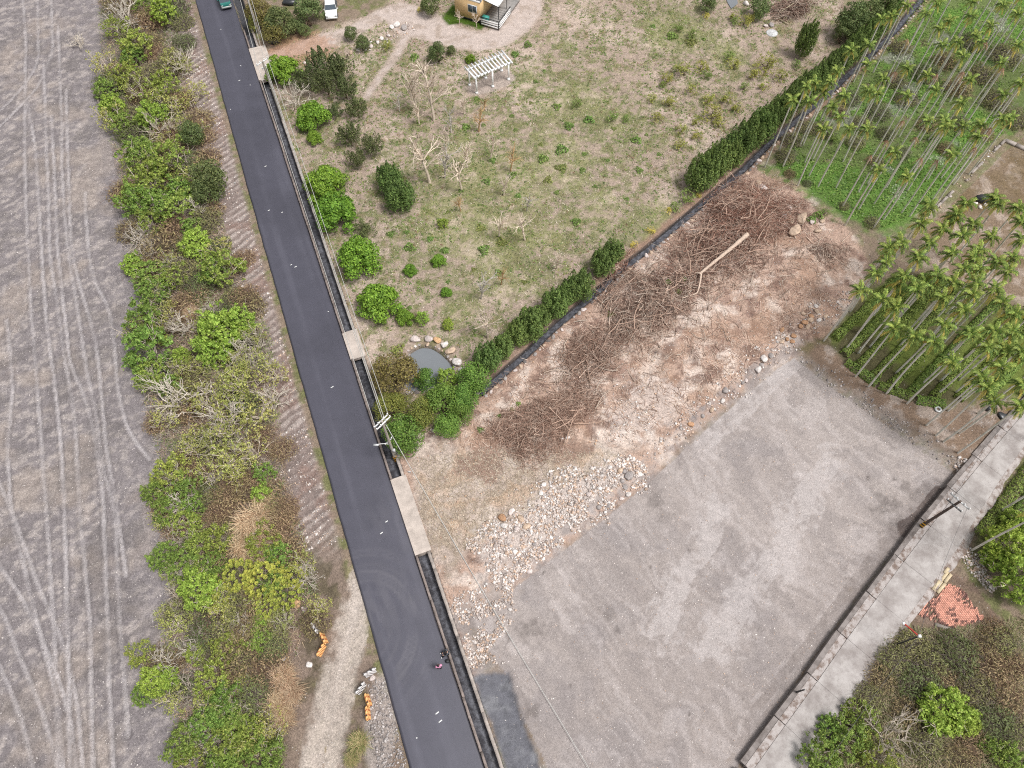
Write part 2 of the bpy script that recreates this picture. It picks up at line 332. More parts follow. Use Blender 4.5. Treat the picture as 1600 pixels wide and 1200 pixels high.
def hgt(X, Y, micro=True):
    X = np.asarray(X, float); Y = np.asarray(Y, float); shp = X.shape; X = np.atleast_1d(X); Y = np.atleast_1d(Y)
    sl, dl = fr(LF, X, Y); sr, dr = fr(RF, X, Y)
    h = .10 * (fbm(X, Y, .12, 3, 3) - .5) - .04
    d = -dl
    left = sst(.5, 1.5, d)
    down = .22 * sst(.7, 3, d) + .7 * sst(2.5, 7, d) + .7 * sst(7, 14, d)
    h = h * (1 - sst(-.5, .5, d)) - .06 * sst(-.5, .5, d) - down
    emb = sst(.6, 1.4, d) * (1 - sst(4.2, 6, d)) * sst(18, 24, sl)
    rib = .5 + .5 * np.sin((sl + .35 * d + .5 * fbm(X, Y, .7, 2, 31)) * 2 * PI / .95)
    h = h + emb * .10 * (rib - .5) + left * .25 * (fbm(X, Y, .45, 3, 12) - .5)
    slot = sdf(LOT, X, Y); h = h - .55 * sst(-1.3, .7, slot)
    srub = sdf(RUBBLE, X, Y); h = h + sst(-.2, 2.5, srub) * (.55 * (fbm(X, Y, .3, 4, 22) - .32))
    spond = sdf(POND, X, Y); h = h - .75 * sst(-.35, .35, spond)
    dd, _ = pdist(DITCH, X, Y, 2.5); h = np.where(dd < 2, h * sst(.3, 1.2, dd) - .8 * (1 - sst(.28, .5, dd)), h)
    drain = sst(.08, .2, dr) * (1 - sst(1.16, 1.34, dr)) * (dl > 3)
    h = h * (1 - drain) - 1.35 * drain
    inroad = (dl > -.1) & (dr < .25); h = np.where(inroad & (drain < .01), np.minimum(h, -.07), h)
    # right of the concrete road the ground lies a little lower; under the slabs it is flat
    cr, _ = pdist((CRL[:, :2][:min(len(CRL), len(CRR))] + CRR[:, :2][:min(len(CRL), len(CRR))]) / 2, X, Y, 6.0)
    h = h - .25 * sst(0, 3.2, 3.4 - cr)
    smud = sdf(MUD, X, Y); h = h - .22 * sst(-.3, .4, smud)
    sg = sdf(GRAVEL, X, Y, 6)
    if micro:
        g = sst(-.5, 1, sg)
        h = h + g * (.16 * (fbm(X, Y, .8, 4, 40) - .5) + .14 * (fbm(X, Y, 2.6, 3, 44) - .5))
        h = h + (1 - g) * (1 - sst(-.5, 0, slot)) * np.where(inroad, 0, 1) * .06 * (fbm(X, Y, 1.6, 3, 47) - .5) * (1 - drain)
    return h.reshape(shp)
def G(px, py, dz=0.0):                                  # a point of the ground under a photo position, or dz above it
    p = GZ(px, py, dz); 
    for _ in range(3):
        z = float(hgt(p[0], p[1])) + dz; p = GZ(px, py, z)
    return np.array([p[0], p[1], z - dz])

# ------------------------------------------------------------------ the ground: one sheet
def build_ground():
    ys = [-14.0]
    while ys[-1] < 132: ys.append(ys[-1] + .15 + .0011 * max(0, ys[-1]))
    ys = np.r_[-414, -164, -64, -34, -22, ys, 150, 190, 300, 600]
    u = np.linspace(-1, 1, 741); W = 54 + .33 * np.clip(ys, -14, 140)
    Xc = W[:, None] * u[None]; k = np.array([12, 45, 160, 500.0])
    X = np.hstack([-W[:, None] - k[::-1], Xc, W[:, None] + k]); Y = np.repeat(ys[:, None], X.shape[1], 1)
    n, m = X.shape; x = X.ravel(); y = Y.ravel(); z = hgt(x, y)
    sl, dl = fr(LF, x, y); sr, dr = fr(RF, x, y); d = -dl
    def blend(c, col, w):
        col = np.asarray(col); return c * (1 - w[:, None]) + (col if col.ndim == 2 else col[None]) * w[:, None]
    N = lambda f, o, s: fbm(x, y, f, o, s)
    n1, n2, n3, n4 = N(.22, 4, 5), N(.9, 4, 11), N(2.4, 3, 17), N(.06, 3, 29)
    base = np.tile(tone(140, 124, 108), (len(x), 1)); base = blend(base, tone(116, 116, 80), sst(.45, .62, n2))
    peb = np.full(len(x), .15); c = base
    wob = (n2 - .5) * 2.2 + (n3 - .5) * .9
    # the field: straw and bare soil with flushes of green
    f = sst(-.6, .6, sdf(FIELD, x, y) + wob)
    fc = np.tile(tone(168, 150, 136), (len(x), 1)); fc = blend(fc, tone(188, 170, 156), sst(.48, .72, n1)); fc = blend(fc, tone(142, 120, 98), sst(.55, .75, n2) * .8)
    fc = blend(fc, tone(178, 164, 136), sst(.5, .7, n3) * .4)
    green = np.zeros(len(x))
    for gx, gy, gr, a in ((760, 300, 200, .8), (900, 170, 80, .8), (960, 190, 70, .8), (1060, 45, 60, 1.1), (1140, 90, 45, .8), (800, 380, 120, .8), (930, 330, 110, .6), (700, 400, 80, .7), (880, 240, 120, .7), (660, 240, 90, .5), (880, 80, 40, .5), (1010, 350, 60, .9), (840, 120, 60, .5), (560, 330, 60, .3), (720, 480, 60, .7), (500, 230, 70, .3), (590, 100, 50, .4)):
        p = GZ(gx, gy); r = gr * mpp(gx, gy); green = np.maximum(green, a * np.exp(-(((x - p[0]) / r) ** 2 + ((y - p[1]) / (r * 1.2)) ** 2)))
    gm = sst(.42, .62, n2 * .5 + n3 * .5 + green * .22 - .07); fc = blend(fc, tone(118, 124, 80), gm * .7); fc = blend(fc, tone(150, 150, 100), sst(.3, .5, green * n1 * 1.3) * .3)
    c = blend(c, fc, f)
    # drive, path and pads of pale pinkish gravel
    s = sdf(DRIVE, x, y); w = sst(-.5, .5, s + wob * .35); dc = np.tile(tone(196, 181, 172), (len(x), 1)); dc = blend(dc, tone(176, 160, 148), sst(.45, .7, n2)); c = blend(c, dc, w); peb = np.maximum(peb, .5 * w)
    s = sdf(PERGOLA_PAD, x, y); c = blend(c, tone(172, 158, 148), sst(-.2, .3, s + wob * .25))
    leafy = np.exp(-(((x - GZ(470, 75)[0]) / 5.) ** 2 + ((y - GZ(470, 75)[1]) / 4.) ** 2)); c = blend(c, tone(180, 138, 112), sst(.3, .6, leafy + (n3 - .5) * .5) * .6)
    s = sdf(TURF, x, y); c = blend(c, tone(74, 98, 34), sst(-.1, .3, s + wob * .2))
    # rubble ground
    f = sst(-1.6, -.4, sdf(RUBBLE, x, y) + wob * .5); rc = np.tile(tone(184, 158, 142), (len(x), 1))
    rc = blend(rc, tone(150, 124, 112), sst(.5, .68, n2) * .8); rc = blend(rc, tone(216, 200, 188), sst(.5, .64, N(.5, 4, 34)) * .8); rc = blend(rc, tone(116, 92, 82), sst(.56, .68, N(.8, 4, 36)) * .7); rc = blend(rc, tone(170, 138, 116), sst(.55, .7, n1) * .5)
    s = sst(-.8, .8, sdf(STRAW, x, y) + wob * .7); sc_ = np.tile(tone(184, 168, 156), (len(x), 1)); sc_ = blend(sc_, tone(166, 150, 134), sst(.45, .65, n2)); sc_ = blend(sc_, tone(206, 192, 180), sst(.5, .66, N(.5, 4, 38)) * .7); sc_ = blend(sc_, tone(190, 160, 132), sst(.56, .68, N(.4, 3, 39)) * .5); sc_ = blend(sc_, tone(150, 126, 112), sst(.6, .75, n1)); rc = blend(rc, sc_, s)
    s = sst(-.9, 1.0, sdf(WHITE_BANK, x, y) + wob * 1.8); rc = blend(rc, tone(204, 192, 184), s * .85); peb = np.maximum(peb, s)
    s = sst(-.4, .8, sdf(CHALK, x, y) + wob * 1.6); rc = blend(rc, tone(218, 206, 198), s * .55)
    s = sst(-.4, .8, sdf(RUBBLE_NEAR, x, y) + wob * 1.3); rc = blend(rc, tone(160, 148, 140), s * .8)
    c = blend(c, rc, f); peb = np.maximum(peb, f * .6)
    # the levelled lot: grey fines, swept in arcs
    s0 = sdf(LOT, x, y, 5); f = sst(-.8, .7, s0 + wob * 1.0); lc = np.tile(tone(164, 154, 149), (len(x), 1))
    lc = blend(lc, tone(174, 164, 159), sst(.45, .7, n4)); lc = blend(lc, tone(154, 146, 144), sst(.5, .72, n1) * .7)
    arc = np.zeros(len(x)); arcw = np.zeros(len(x))
    for cx, cy, rr in ((1560, 470, 60), ):
        p = GZ(cx, cy, -.6); rx = np.hypot(x - p[0], y - p[1]); th = np.arctan2(y - p[1], x - p[0])
        wgt = np.full(len(x), .8); a = fbm(rx * 1.3 + (n1 - .5) * 9 + (n2 - .5) * 2, th * 7.0 + (n1 - .5) * 3, 1.0, 4, 51) - .5; arc = np.where(wgt > arcw, a, arc); arcw = np.maximum(arcw, wgt)
    p = GZ(1560, 470, -.6); rx = np.hypot(x - p[0], y - p[1]); th = np.arctan2(y - p[1], x - p[0]); scr = fbm(rx * 5 + (n1 - .5) * 16, th * 11 + (n4 - .5) * 8, 1.0, 3, 53) - .5; wq = sst(.4, .6, N(.16, 3, 54)); lc = blend(lc, tone(198, 190, 187), sst(.03, .2, scr) * wq * .32); lc = blend(lc, tone(134, 126, 124), sst(.05, .2, -scr) * wq * .3)
    lc = blend(lc, tone(196, 187, 184), sst(.02, .18, arc + (n3 - .5) * .2) * arcw * .42); lc = blend(lc, tone(140, 132, 130), sst(.03, .18, -arc + (n3 - .5) * .2) * arcw * .42)
    for ln, wd in (([(1125, 800), (1105, 850), (1065, 900), (1050, 950), (1030, 990)], 1.0), ([(1300, 720), (1260, 770), (1240, 830), (1190, 900), (1150, 960), (1110, 1010)], 1.3), ([(1330, 960), (1290, 1010), (1240, 1080), (1190, 1140)], 1.0), ([(1100, 690), (1150, 650), (1210, 590), (1240, 565)], .55)):
        dd, _ = pdist(PZ(ln, -.6), x, y, 3); lc = blend(lc, tone(196, 188, 185), sst(1.1, .0, dd / wd + (n2 - .5) * 3.0 + (n3 - .5) * 2.2) * .6)
    for px_, py_, rr in ((1380, 780, 2.2), (1430, 770, 2.4), (1480, 770, 1.6), (1030, 780, 2.2), (1400, 830, 1.8), (1280, 1000, 1.2), (830, 985, 2.0), (830, 1110, 1.6), (960, 960, 1.5), (1240, 1120, 1.3)):
        p = GZ(px_, py_, -.6); w = np.exp(-((x - p[0]) ** 2 + (y - p[1]) ** 2) / rr ** 2); lc = blend(lc, tone(118, 110, 106), sst(.55, .95, w * .55 + n3 * .5 + (n2 - .5) * .9) * .6)
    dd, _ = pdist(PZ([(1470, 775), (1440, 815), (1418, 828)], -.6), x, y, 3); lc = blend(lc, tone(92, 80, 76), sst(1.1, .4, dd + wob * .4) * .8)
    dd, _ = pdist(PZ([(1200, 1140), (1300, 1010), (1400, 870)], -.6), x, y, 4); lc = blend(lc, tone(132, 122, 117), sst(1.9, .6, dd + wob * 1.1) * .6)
    edge = sst(2.2, .2, np.abs(s0) + wob) * .6; lc = blend(lc, tone(140, 130, 126), edge * sst(.45, .65, n2))
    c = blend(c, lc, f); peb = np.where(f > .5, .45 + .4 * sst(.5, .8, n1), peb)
    s = sdf(MUD, x, y); w = sst(-.25, .25, s + wob * .25); mc = np.tile(tone(112, 112, 118), (len(x), 1)); mc = blend(mc, tone(132, 132, 136), sst(.5, .7, n2)); mc = blend(mc, tone(92, 92, 96), sst(.55, .7, n3) * .5); c = blend(c, mc, w); peb = peb * (1 - w) + .12 * w
    # bank of rubble and the brush strip
    f = sst(.3, 1., d) * (1 - sst(25, 40, d)); bc = np.tile(tone(136, 120, 108), (len(x), 1)); bc = blend(bc, tone(106, 96, 80), sst(.45, .65, n2)); bc = blend(bc, tone(142, 120, 106), sst(.55, .7, n1) * .7)
    e = (1 - sst(3.8, 5.8, d + wob)) * sst(17, 24, sl); rib = .5 + .5 * np.sin((sl + .35 * d + .5 * fbm(x, y, .7, 2, 31)) * 2 * PI / .95)
    ec = np.tile(tone(138, 124, 118), (len(x), 1)); ec = blend(ec, tone(176, 163, 156), sst(.35, .9, rib + (n3 - .5) * 1.3 + (n2 - .5)) * sst(.38, .55, n1 + .06)); ec = blend(ec, tone(140, 116, 106), sst(.55, .68, N(.35, 3, 61)) * .6)
    bc = blend(bc, ec, e); bc = blend(bc, tone(112, 112, 76), sst(1.1, .4, d + wob * .4) * sst(.42, .6, n2) * .7)
    c = blend(c, bc, f); peb = np.maximum(peb, f * e * .8)
    s = sst(-.7, .7, sdf(TRACK, x, y) + wob * 1.1); tc = np.tile(tone(164, 148, 134), (len(x), 1)); tc = blend(tc, tone(146, 132, 108), sst(.48, .66, n2)); tc = blend(tc, tone(128, 126, 88), sst(.56, .68, n3) * .5)
    for ln in ([(478, 1230), (492, 1130), (520, 1030), (545, 960), (562, 905)], [(520, 1230), (530, 1120), (548, 1040), (562, 975), (566, 920)]):
        dd, _ = pdist(smooth(PZ(ln, -.3)), x, y, 2); tc = blend(tc, tone(192, 180, 170), sst(.45, .12, dd + (n3 - .5) * .4 + (n2 - .5) * .3) * .85)
    c = blend(c, tc, s); peb = np.maximum(peb, .4 * s)
    p = GZ(595, 1130, -.2); w = np.exp(-(((x - p[0]) / 1.6) ** 2 + ((y - p[1]) / 4.5) ** 2)); c = blend(c, tone(168, 158, 152), sst(.35, .6, w) * .8); peb = np.maximum(peb, sst(.3, .6, w))
    # the gravel flat with machine tracks
    sg = sdf(GRAVEL, x, y, 6); f = sst(-.6, .8, sg + wob * .7); gc = np.tile(tone(138, 131, 131), (len(x), 1))
    st = fbm(x * 1.0 + y * .5, y * 1.6 - x * .9, 1.1, 5, 71); gc = blend(gc, tone(124, 117, 118), sst(.5, .68, st + (n3 - .5) * .3) * .6); gc = blend(gc, tone(184, 174, 168), sst(.5, .34, st + (n3 - .5) * .25) * .6); gc = blend(gc, tone(168, 154, 142), sst(.5, .7, n1) * .45)
    gc = blend(gc, tone(140, 133, 135), sst(5.5, 1.5, sg + wob) * .4); gc = blend(gc, tone(112, 106, 104), sst(.58, .7, N(.35, 4, 75)) * .45)
    tr = np.zeros(len(x)); rut = np.zeros(len(x))
    for i, ln in enumerate(TRACKS_W):
        dd, ss = pdist(smooth(ln, 1.0, 4), x, y, 1.2); a = sst(.15, .7, vnoise(ss * .3, np.full(len(x), i * 3.3), 77)) * .65 * (.55 + .45 * (i * 7 % 5) / 4) + .35
        q = sst(.24, .12, dd + (n3 - .5) * .1 + (n2 - .5) * .08) * a; tr = np.maximum(tr, q); rut = np.maximum(rut, sst(.14, .04, np.abs(dd - .31) + (n3 - .5) * .1) * a)
    gc = blend(gc, tone(180, 174, 174), tr * .8); gc = blend(gc, tone(112, 106, 107), rut * .5 * (1 - tr))
    c = blend(c, gc, f); peb = np.where(f > .5, .4 + .5 * sst(.45, .7, N(.3, 3, 79)), peb); z = z + f * (-.06 * tr + .06 * rut)
    # groves, fallow plot, margins right of the concrete road
    s = sst(-.5, .6, sdf(GROVE, x, y, 5) + wob * .6); gc = np.tile(tone(106, 120, 72), (len(x), 1)); gc = blend(gc, tone(98, 132, 60), sst(.42, .6, n1)); gc = blend(gc, tone(122, 106, 90), sst(.62, .76, n2) * .7); gc = blend(gc, tone(150, 150, 140), sst(.66, .75, N(.3, 3, 84)) * .6); c = blend(c, gc, s)
    s = sst(-.8, .8, sdf(LUSH, x, y) + wob * .8); c = blend(c, tone(100, 134, 62), s * .85)
    s = sst(-.3, .4, sdf(FALLOW, x, y, 5) + wob * .3); gc = np.tile(tone(136, 118, 100), (len(x), 1)); gc = blend(gc, tone(168, 152, 138), sst(.5, .66, n2)); gc = blend(gc, tone(116, 100, 74), sst(.5, .7, n1) * .7); c = blend(c, gc, s)
    s = sst(-.4, .5, sdf(CROP_EDGE, x, y) + wob * .5); gc = np.tile(tone(136, 116, 100), (len(x), 1)); gc = blend(gc, tone(170, 156, 146), sst(.5, .66, n2) * .8); gc = blend(gc, tone(112, 110, 70), sst(.52, .66, n1) * .7); c = blend(c, gc, s); peb = np.maximum(peb, .5 * s)
    s = sst(-.4, .5, sdf(CROP, x, y) + wob * .3); gc = np.tile(tone(96, 92, 66), (len(x), 1)); gc = blend(gc, tone(110, 122, 62), sst(.5, .66, n1)); c = blend(c, gc, s)
    s = (sdf(BRICKS, x, y) > -1.2) * 1.0; c = blend(c, tone(128, 108, 96), sst(.3, .7, s * n2 * 1.6) * .8)
    # wet strip beside the ditch, pond bed, drain bed
    dd, _ = pdist(DITCH, x, y, 2.5); c = blend(c, tone(150, 122, 106), sst(1.6, .8, dd + wob * .3) * .7); c = blend(c, tone(62, 60, 60), sst(.62, .38, dd))
    c = blend(c, tone(92, 88, 82), sst(-.5, .3, sdf(POND, x, y)))
    drain = (dr > .02) & (dr < 1.4) & (dl > 3); c = np.where(drain[:, None], tone(84, 84, 88)[None], c); peb = np.where(drain, .1, peb)
    me = bpy.data.meshes.new('ground'); V = np.c_[x, y, z]
    idx = np.arange(n * m).reshape(n, m); F = np.stack([idx[:-1, :-1], idx[:-1, 1:], idx[1:, 1:], idx[1:, :-1]], 2).reshape(-1, 4)
    me.vertices.add(len(V)); me.vertices.foreach_set('co', V.astype(np.float32).ravel())
    me.loops.add(F.size); me.loops.foreach_set('vertex_index', F.ravel().astype(np.int32))
    me.polygons.add(len(F)); me.polygons.foreach_set('loop_start', np.arange(0, F.size, 4, dtype=np.int32)); me.polygons.foreach_set('loop_total', np.full(len(F), 4, np.int32)); me.polygons.foreach_set('use_smooth', np.ones(len(F), bool))
    a = me.attributes.new('col', 'FLOAT_COLOR', 'POINT'); a.data.foreach_set('color', np.c_[np.clip(c, 0, 1), peb].astype(np.float32).ravel())
    ctr = np.full(len(x), .95); ctr = np.where(sst(-.7, .6, sdf(LOT, x, y, 5)) > .5, .42, ctr); ctr = np.where(sdf(GRAVEL, x, y, 6) > 0, .8, ctr); ctr = np.where(sdf(DRIVE, x, y) > 0, .55, ctr); ctr = np.where(sdf(MUD, x, y) > 0, .4, ctr)
    a = me.attributes.new('contrast', 'FLOAT', 'POINT'); a.data.foreach_set('value', ctr.astype(np.float32))
    me.update(calc_edges=True)
    t = NT('ground'); co = t.pos(); at = t.n('Attribute', attribute_name='col'); colr = at.outputs['Color']; den = at.outputs['Alpha']
    na = t.noise(co, 1.3, 6, .65); nb = t.noise(co, 6.0, 5, .7); nc = t.noise(co, 22.0, 3, .7)
    k = t.math('MULTIPLY', t.math('MULTIPLY', t.ramp(na, (.3, .7, .8, 1.2)), t.ramp(nb, (.3, .7, .62, 1.38))), t.ramp(nc, (.3, .7, .78, 1.22)))
    k = t.math('ADD', 1.0, t.math('MULTIPLY', t.math('SUBTRACT', k, 1.0), t.attr('contrast', 'Fac')))
    cc = t.n('VectorMath', operation='SCALE'); t.t.links.new(colr, cc.inputs[0]); t.t.links.new(k, cc.inputs['Scale'])
    v = t.n('TexVoronoi'); v.inputs['Scale'].default_value = 5.5; t.t.links.new(co, v.inputs['Vector'])
    big = t.math('LESS_THAN', v.outputs['Distance'], .26); sep = t.n('SeparateColor'); t.t.links.new(v.outputs['Color'], sep.inputs[0])
    on = t.math('MULTIPLY', big, t.math('LESS_THAN', sep.outputs[0], t.math('MULTIPLY', den, .33)))
    pc = t.mix(tone(150, 140, 136), tone(236, 228, 222), sep.outputs[1])
    fin = t.mix(cc.outputs[0], pc, t.math('MULTIPLY', on, .8))
    hb = t.math('ADD', t.math('MULTIPLY', nb, .6), t.math('ADD', t.math('MULTIPLY', nc, .25), t.math('MULTIPLY', on, .35)))
    mt = t.surf(fin, .95, .12, hb, 1.0, .14)
    me.materials.append(mt); o = link('ground', me); o['kind'] = 'structure'; o['label'] = 'bare and grassy ground of the gravel flat, field and lots'
    return o
ground = build_ground()
_RX0, _RY0, _RST = -100.0, -16.0, .3
def _raster():
    gx = np.arange(_RX0, 120, _RST); gy = np.arange(_RY0, 140, _RST); X, Y = np.meshgrid(gx, gy); return hgt(X.ravel(), Y.ravel()).reshape(X.shape)
_HR = _raster()
def hgt(X, Y, micro=True):                              # from here on: the same heights, read off a raster
    X = np.asarray(X, float); Y = np.asarray(Y, float); u = np.clip((X - _RX0) / _RST, 0, _HR.shape[1] - 2); v = np.clip((Y - _RY0) / _RST, 0, _HR.shape[0] - 2)
    i = u.astype(int); j = v.astype(int); a = u - i; b = v - j
    return (_HR[j, i] * (1 - a) + _HR[j, i + 1] * a) * (1 - b) + (_HR[j + 1, i] * (1 - a) + _HR[j + 1, i + 1] * a) * b

# ------------------------------------------------------------------ the asphalt road
def build_road():
    s0, s1 = -22.0, 150.0; ns, nt = 760, 26
    S = np.linspace(s0, s1, ns); V = []; 
    tt = np.linspace(0, 1, nt)
    P0 = np.array([fpt(LF, s, 0) for s in S]); P1 = np.array([fpt(RF, s, 0) for s in S])
    e0 = .10 * (fbm(S, S * 0, .6, 3, 3) - .5) + .12 * (fbm(S, S * 0, .1, 2, 8) - .5); P0 = P0 + LF[2] * e0[:, None]
    P1 = P1 - RF[2] * (.02 + .05 * fbm(S, S * 0 + 4, .5, 3, 6))[:, None]
    X = P0[:, None, 0] * (1 - tt) + P1[:, None, 0] * tt; Y = P0[:, None, 1] * (1 - tt) + P1[:, None, 1] * tt
    Z = .03 + .05 * (1 - (2 * tt - 1) ** 2)[None] + .01 * (fbm(X, Y, .5, 3, 13) - .5)
    top = np.stack([X, Y, Z], 2); lo = top.copy(); 
    grid = np.concatenate([top[:, :1] + [0, 0, -.12], top, top[:, -1:] + [0, 0, -.12]], 1); n, m = grid.shape[:2]
    x = grid[..., 0].ravel(); y = grid[..., 1].ravel()
    idx = np.arange(n * m).reshape(n, m); F = np.stack([idx[:-1, :-1], idx[:-1, 1:], idx[1:, 1:], idx[1:, :-1]], 2).reshape(-1, 4)
    c = np.tile(tone(76, 75, 86), (len(x), 1)); T = np.tile(np.r_[0, tt, 1], n); SS = np.repeat(S, m)
    def bl(c, col, w): return c * (1 - w[:, None]) + np.asarray(col)[None] * w[:, None]
    lane = fbm(T * 7, SS * .03, 1., 4, 21); c = bl(c, tone(90, 89, 100), sst(.45, .75, lane) * .6); c = bl(c, tone(68, 67, 77), sst(.5, .3, fbm(x, y, .12, 3, 23)) * .6)
    w = sst(.93, 1, np.abs(2 * T - 1) + (fbm(x, y, 2, 2, 25) - .5) * .06); c = bl(c, tone(50, 48, 54), w * .7)
    dust = np.zeros(len(x))
    p = GZ(565, 985)
    for r, a in ((4.6, .5), (4.25, .35), (3.9, .45), (3.0, .25), (5.9, .3), (6.3, .25), (2.2, .2), (5.1, .2)):
        q = np.hypot(x - p[0] - .3, (y - p[1]) * .85 + .2); dust = np.maximum(dust, a * sst(.2, .06, np.abs(q - r)) * sst(.3, .6, fbm(x, y, .5, 2, 27)))
    dust *= sst(9, 5, np.hypot(x - GZ(600, 960)[0], y - GZ(600, 960)[1]))
    for gx, gy, rr, a in ((600, 940, 3, .35), (612, 812, 2.2, .25), (575, 960, 1.6, .4), (630, 850, 1.5, .2)):
        p = GZ(gx, gy); dust = np.maximum(dust, a * np.exp(-((x - p[0]) ** 2 + (y - p[1]) ** 2) / rr ** 2) * sst(.4, .65, fbm(x * 2 + y, y * .5, 1.2, 3, 29)))
    c = bl(c, tone(150, 146, 148), dust * .3)
    me = bpy.data.meshes.new('asphalt_road'); me.vertices.add(n * m); me.vertices.foreach_set('co', grid.astype(np.float32).ravel())
    me.loops.add(F.size); me.loops.foreach_set('vertex_index', F.ravel().astype(np.int32)); me.polygons.add(len(F))
    me.polygons.foreach_set('loop_start', np.arange(0, F.size, 4, dtype=np.int32)); me.polygons.foreach_set('loop_total', np.full(len(F), 4, np.int32))
    a = me.attributes.new('col', 'FLOAT_COLOR', 'POINT'); a.data.foreach_set('color', np.c_[c, np.ones(len(c))].astype(np.float32).ravel()); me.update(calc_edges=True)
    t = NT('asphalt'); co = t.pos(); na = t.noise(co, .7, 4); nb = t.noise(co, 30, 2, .8)
    k = t.math('MULTIPLY', t.ramp(na, (.3, .7, .93, 1.07)), t.ramp(nb, (.3, .7, .9, 1.1))); cc = t.n('VectorMath', operation='SCALE'); t.t.links.new(t.attr('col'), cc.inputs[0]); t.t.links.new(k, cc.inputs['Scale'])
    o = link('asphalt_road', me, None, None, t.surf(cc.outputs[0], .5, .6, nb, .3, .008)); o['kind'] = 'structure'; o['label'] = 'fresh dark asphalt road running between the brush strip and the drain'
    mk = NT('road_paint').surf((.72, .72, .70), .6, .3)
    for px, py, ln in ((455, 414, .35), (462, 417, .5), (519, 605, .55), (374, 126, .5), (391, 133, .25), (367, 286, .3), (415, 260, .5), (420, 329, .45), (441, 332, .35), (596, 833, .5), (604, 815, .45), (683, 1114, .55), (688, 1127, .55), (651, 1153, .2), (376, 103, .3), (345, 46, .3), (513, 487, .2), (360, 171, .25)):
        p = GZ(px, py, .06); a = math.atan2(LF[1][1], LF[1][0]) + (PI / 2 if ln > .3 else .8) + .25
        link('paint_mark', MB().box((0, 0, 0), (ln * .6, .1, .006)).mesh('paint_mark'), o, (p[0], p[1], .095), mk).rotation_euler = (0, 0, a)
    return o
road = build_road()

# ------------------------------------------------------------------ roadside drain, its walls, water and crossings
M['water_dark'] = (lambda t: t.surf(t.mix(tone(70, 70, 75), tone(122, 124, 132), t.ramp(t.noise(t.pos(), 2.2, 5, .75), (.42, .68, 0, 1))), .3, .3, t.noise(t.pos(), 9, 3), .3, .05))(NT('murky_drain_water'))
def drain_strip(s0, s1, t0, t1, z0, z1, wob=0.0):
    b = MB(); n = max(1, int((s1 - s0) / .5)); ss = np.linspace(s0, s1, n + 1); rings = []
    for i, s in enumerate(ss):
        j = wob * (RS.rand() - .5); a = fpt(RF, s, t0 + j); c = fpt(RF, s, t1 + j * .7)
        rings.append([[a[0], a[1], z0], [a[0], a[1], z1 + j * .3], [c[0], c[1], z1 + j * .3], [c[0], c[1], z0]])
    V = np.array(rings).reshape(-1, 3); F = []
    for i in range(n):
        for k in range(3): F.append([4 * i + k, 4 * i + k + 1, 4 * i + 5 + k, 4 * i + 4 + k])
    F += [[3, 2, 1, 0], [4 * n, 4 * n + 1, 4 * n + 2, 4 * n + 3]]
    return b.add(V, F)
def build_drain(name, a, b, label):
    s0, s1 = run_of(*a), run_of(*b); s0, s1 = min(s0, s1), max(s0, s1)
    r = thing(name, label, 'drain', (0, 0, 0))
    k = s0; first = True
    while k < s1 - .2:                                   # the kerb wall on the road side stands in cast lengths
        e = min(s1, k + RS.uniform(3.6, 4.6)); e = s1 if s1 - e < 1.2 else e
        j = RS.uniform(-.03, .03); link('wall_segment', drain_strip(k + .03, e - .02, .0 + j, .2 + j, -1.3, .26 + RS.uniform(-.03, .03), .02).mesh('wall_segment'), r, None, M['concrete_dark']); k = e
    k = s0
    while k < s1 - .2:
        e = min(s1, k + RS.uniform(5, 7)); e = s1 if s1 - e < 1.5 else e
        link('wall_segment', drain_strip(k + .015, e - .015, 1.12, 1.40, -1.3, .12 + RS.uniform(-.02, .03), .03).mesh('wall_segment'), r, None, M['concrete']); k = e
    link('water', drain_strip(s0 - .3, s1 + .3, .15, 1.2, -1.25, -.7).mesh('water'), r, None, M['water_dark'])
    return r
build_drain('roadside_drain', (757, 1260), (648, 870), 'open concrete roadside drain in front of the grey lot, two people beside it')
build_drain('roadside_drain', (608, 752), (548, 563), 'open concrete roadside drain beside the pond trees and the double crossarm pole')
build_drain('roadside_drain', (533, 524), (404, 128), 'long open concrete roadside drain past the row of bright round trees')
build_drain('roadside_drain', (391, 76), (383, 48), 'short open stretch of concrete drain above the driveway bridge')
M['concrete_pale'] = mat_plain('pale_concrete', tone(192, 180, 170), .9, .2, .2, 1.2, .3)
def slab(pts, z0, z1, name, label, mat, cat='slab'):
    o = link(name, MB().prism(PZ(pts, z1), z0, z1).mesh(name), None, None, mat); tag(o, label, cat); return o
def drain_slab(a, b, t0, t1, z0, z1, name, label):
    s0, s1 = run_of(*a), run_of(*b); P = np.array([fpt(RF, s0, t0), fpt(RF, s0, t1), fpt(RF, s1, t1), fpt(RF, s1, t0)])
    o = link(name, MB().prism(P, z0, z1).mesh(name), None, None, M['concrete_pale']); tag(o, label, 'slab'); return o
drain_slab((549, 564), (532, 523), -.03, 1.62, -.22, .2, 'drain_cover_slab', 'small pale concrete slab with rubble on it bridging the roadside drain')
drain_slab((648, 869), (608, 751), -.02, 1.55, -1.0, .10, 'concrete_apron', 'pale concrete apron over the drain where vehicles enter the straw lot')
drain_slab((405, 128), (391, 77), -.05, 2.3, -.3, .14, 'driveway_bridge', 'pale concrete bridge over the drain at the mouth of the gravel drive')

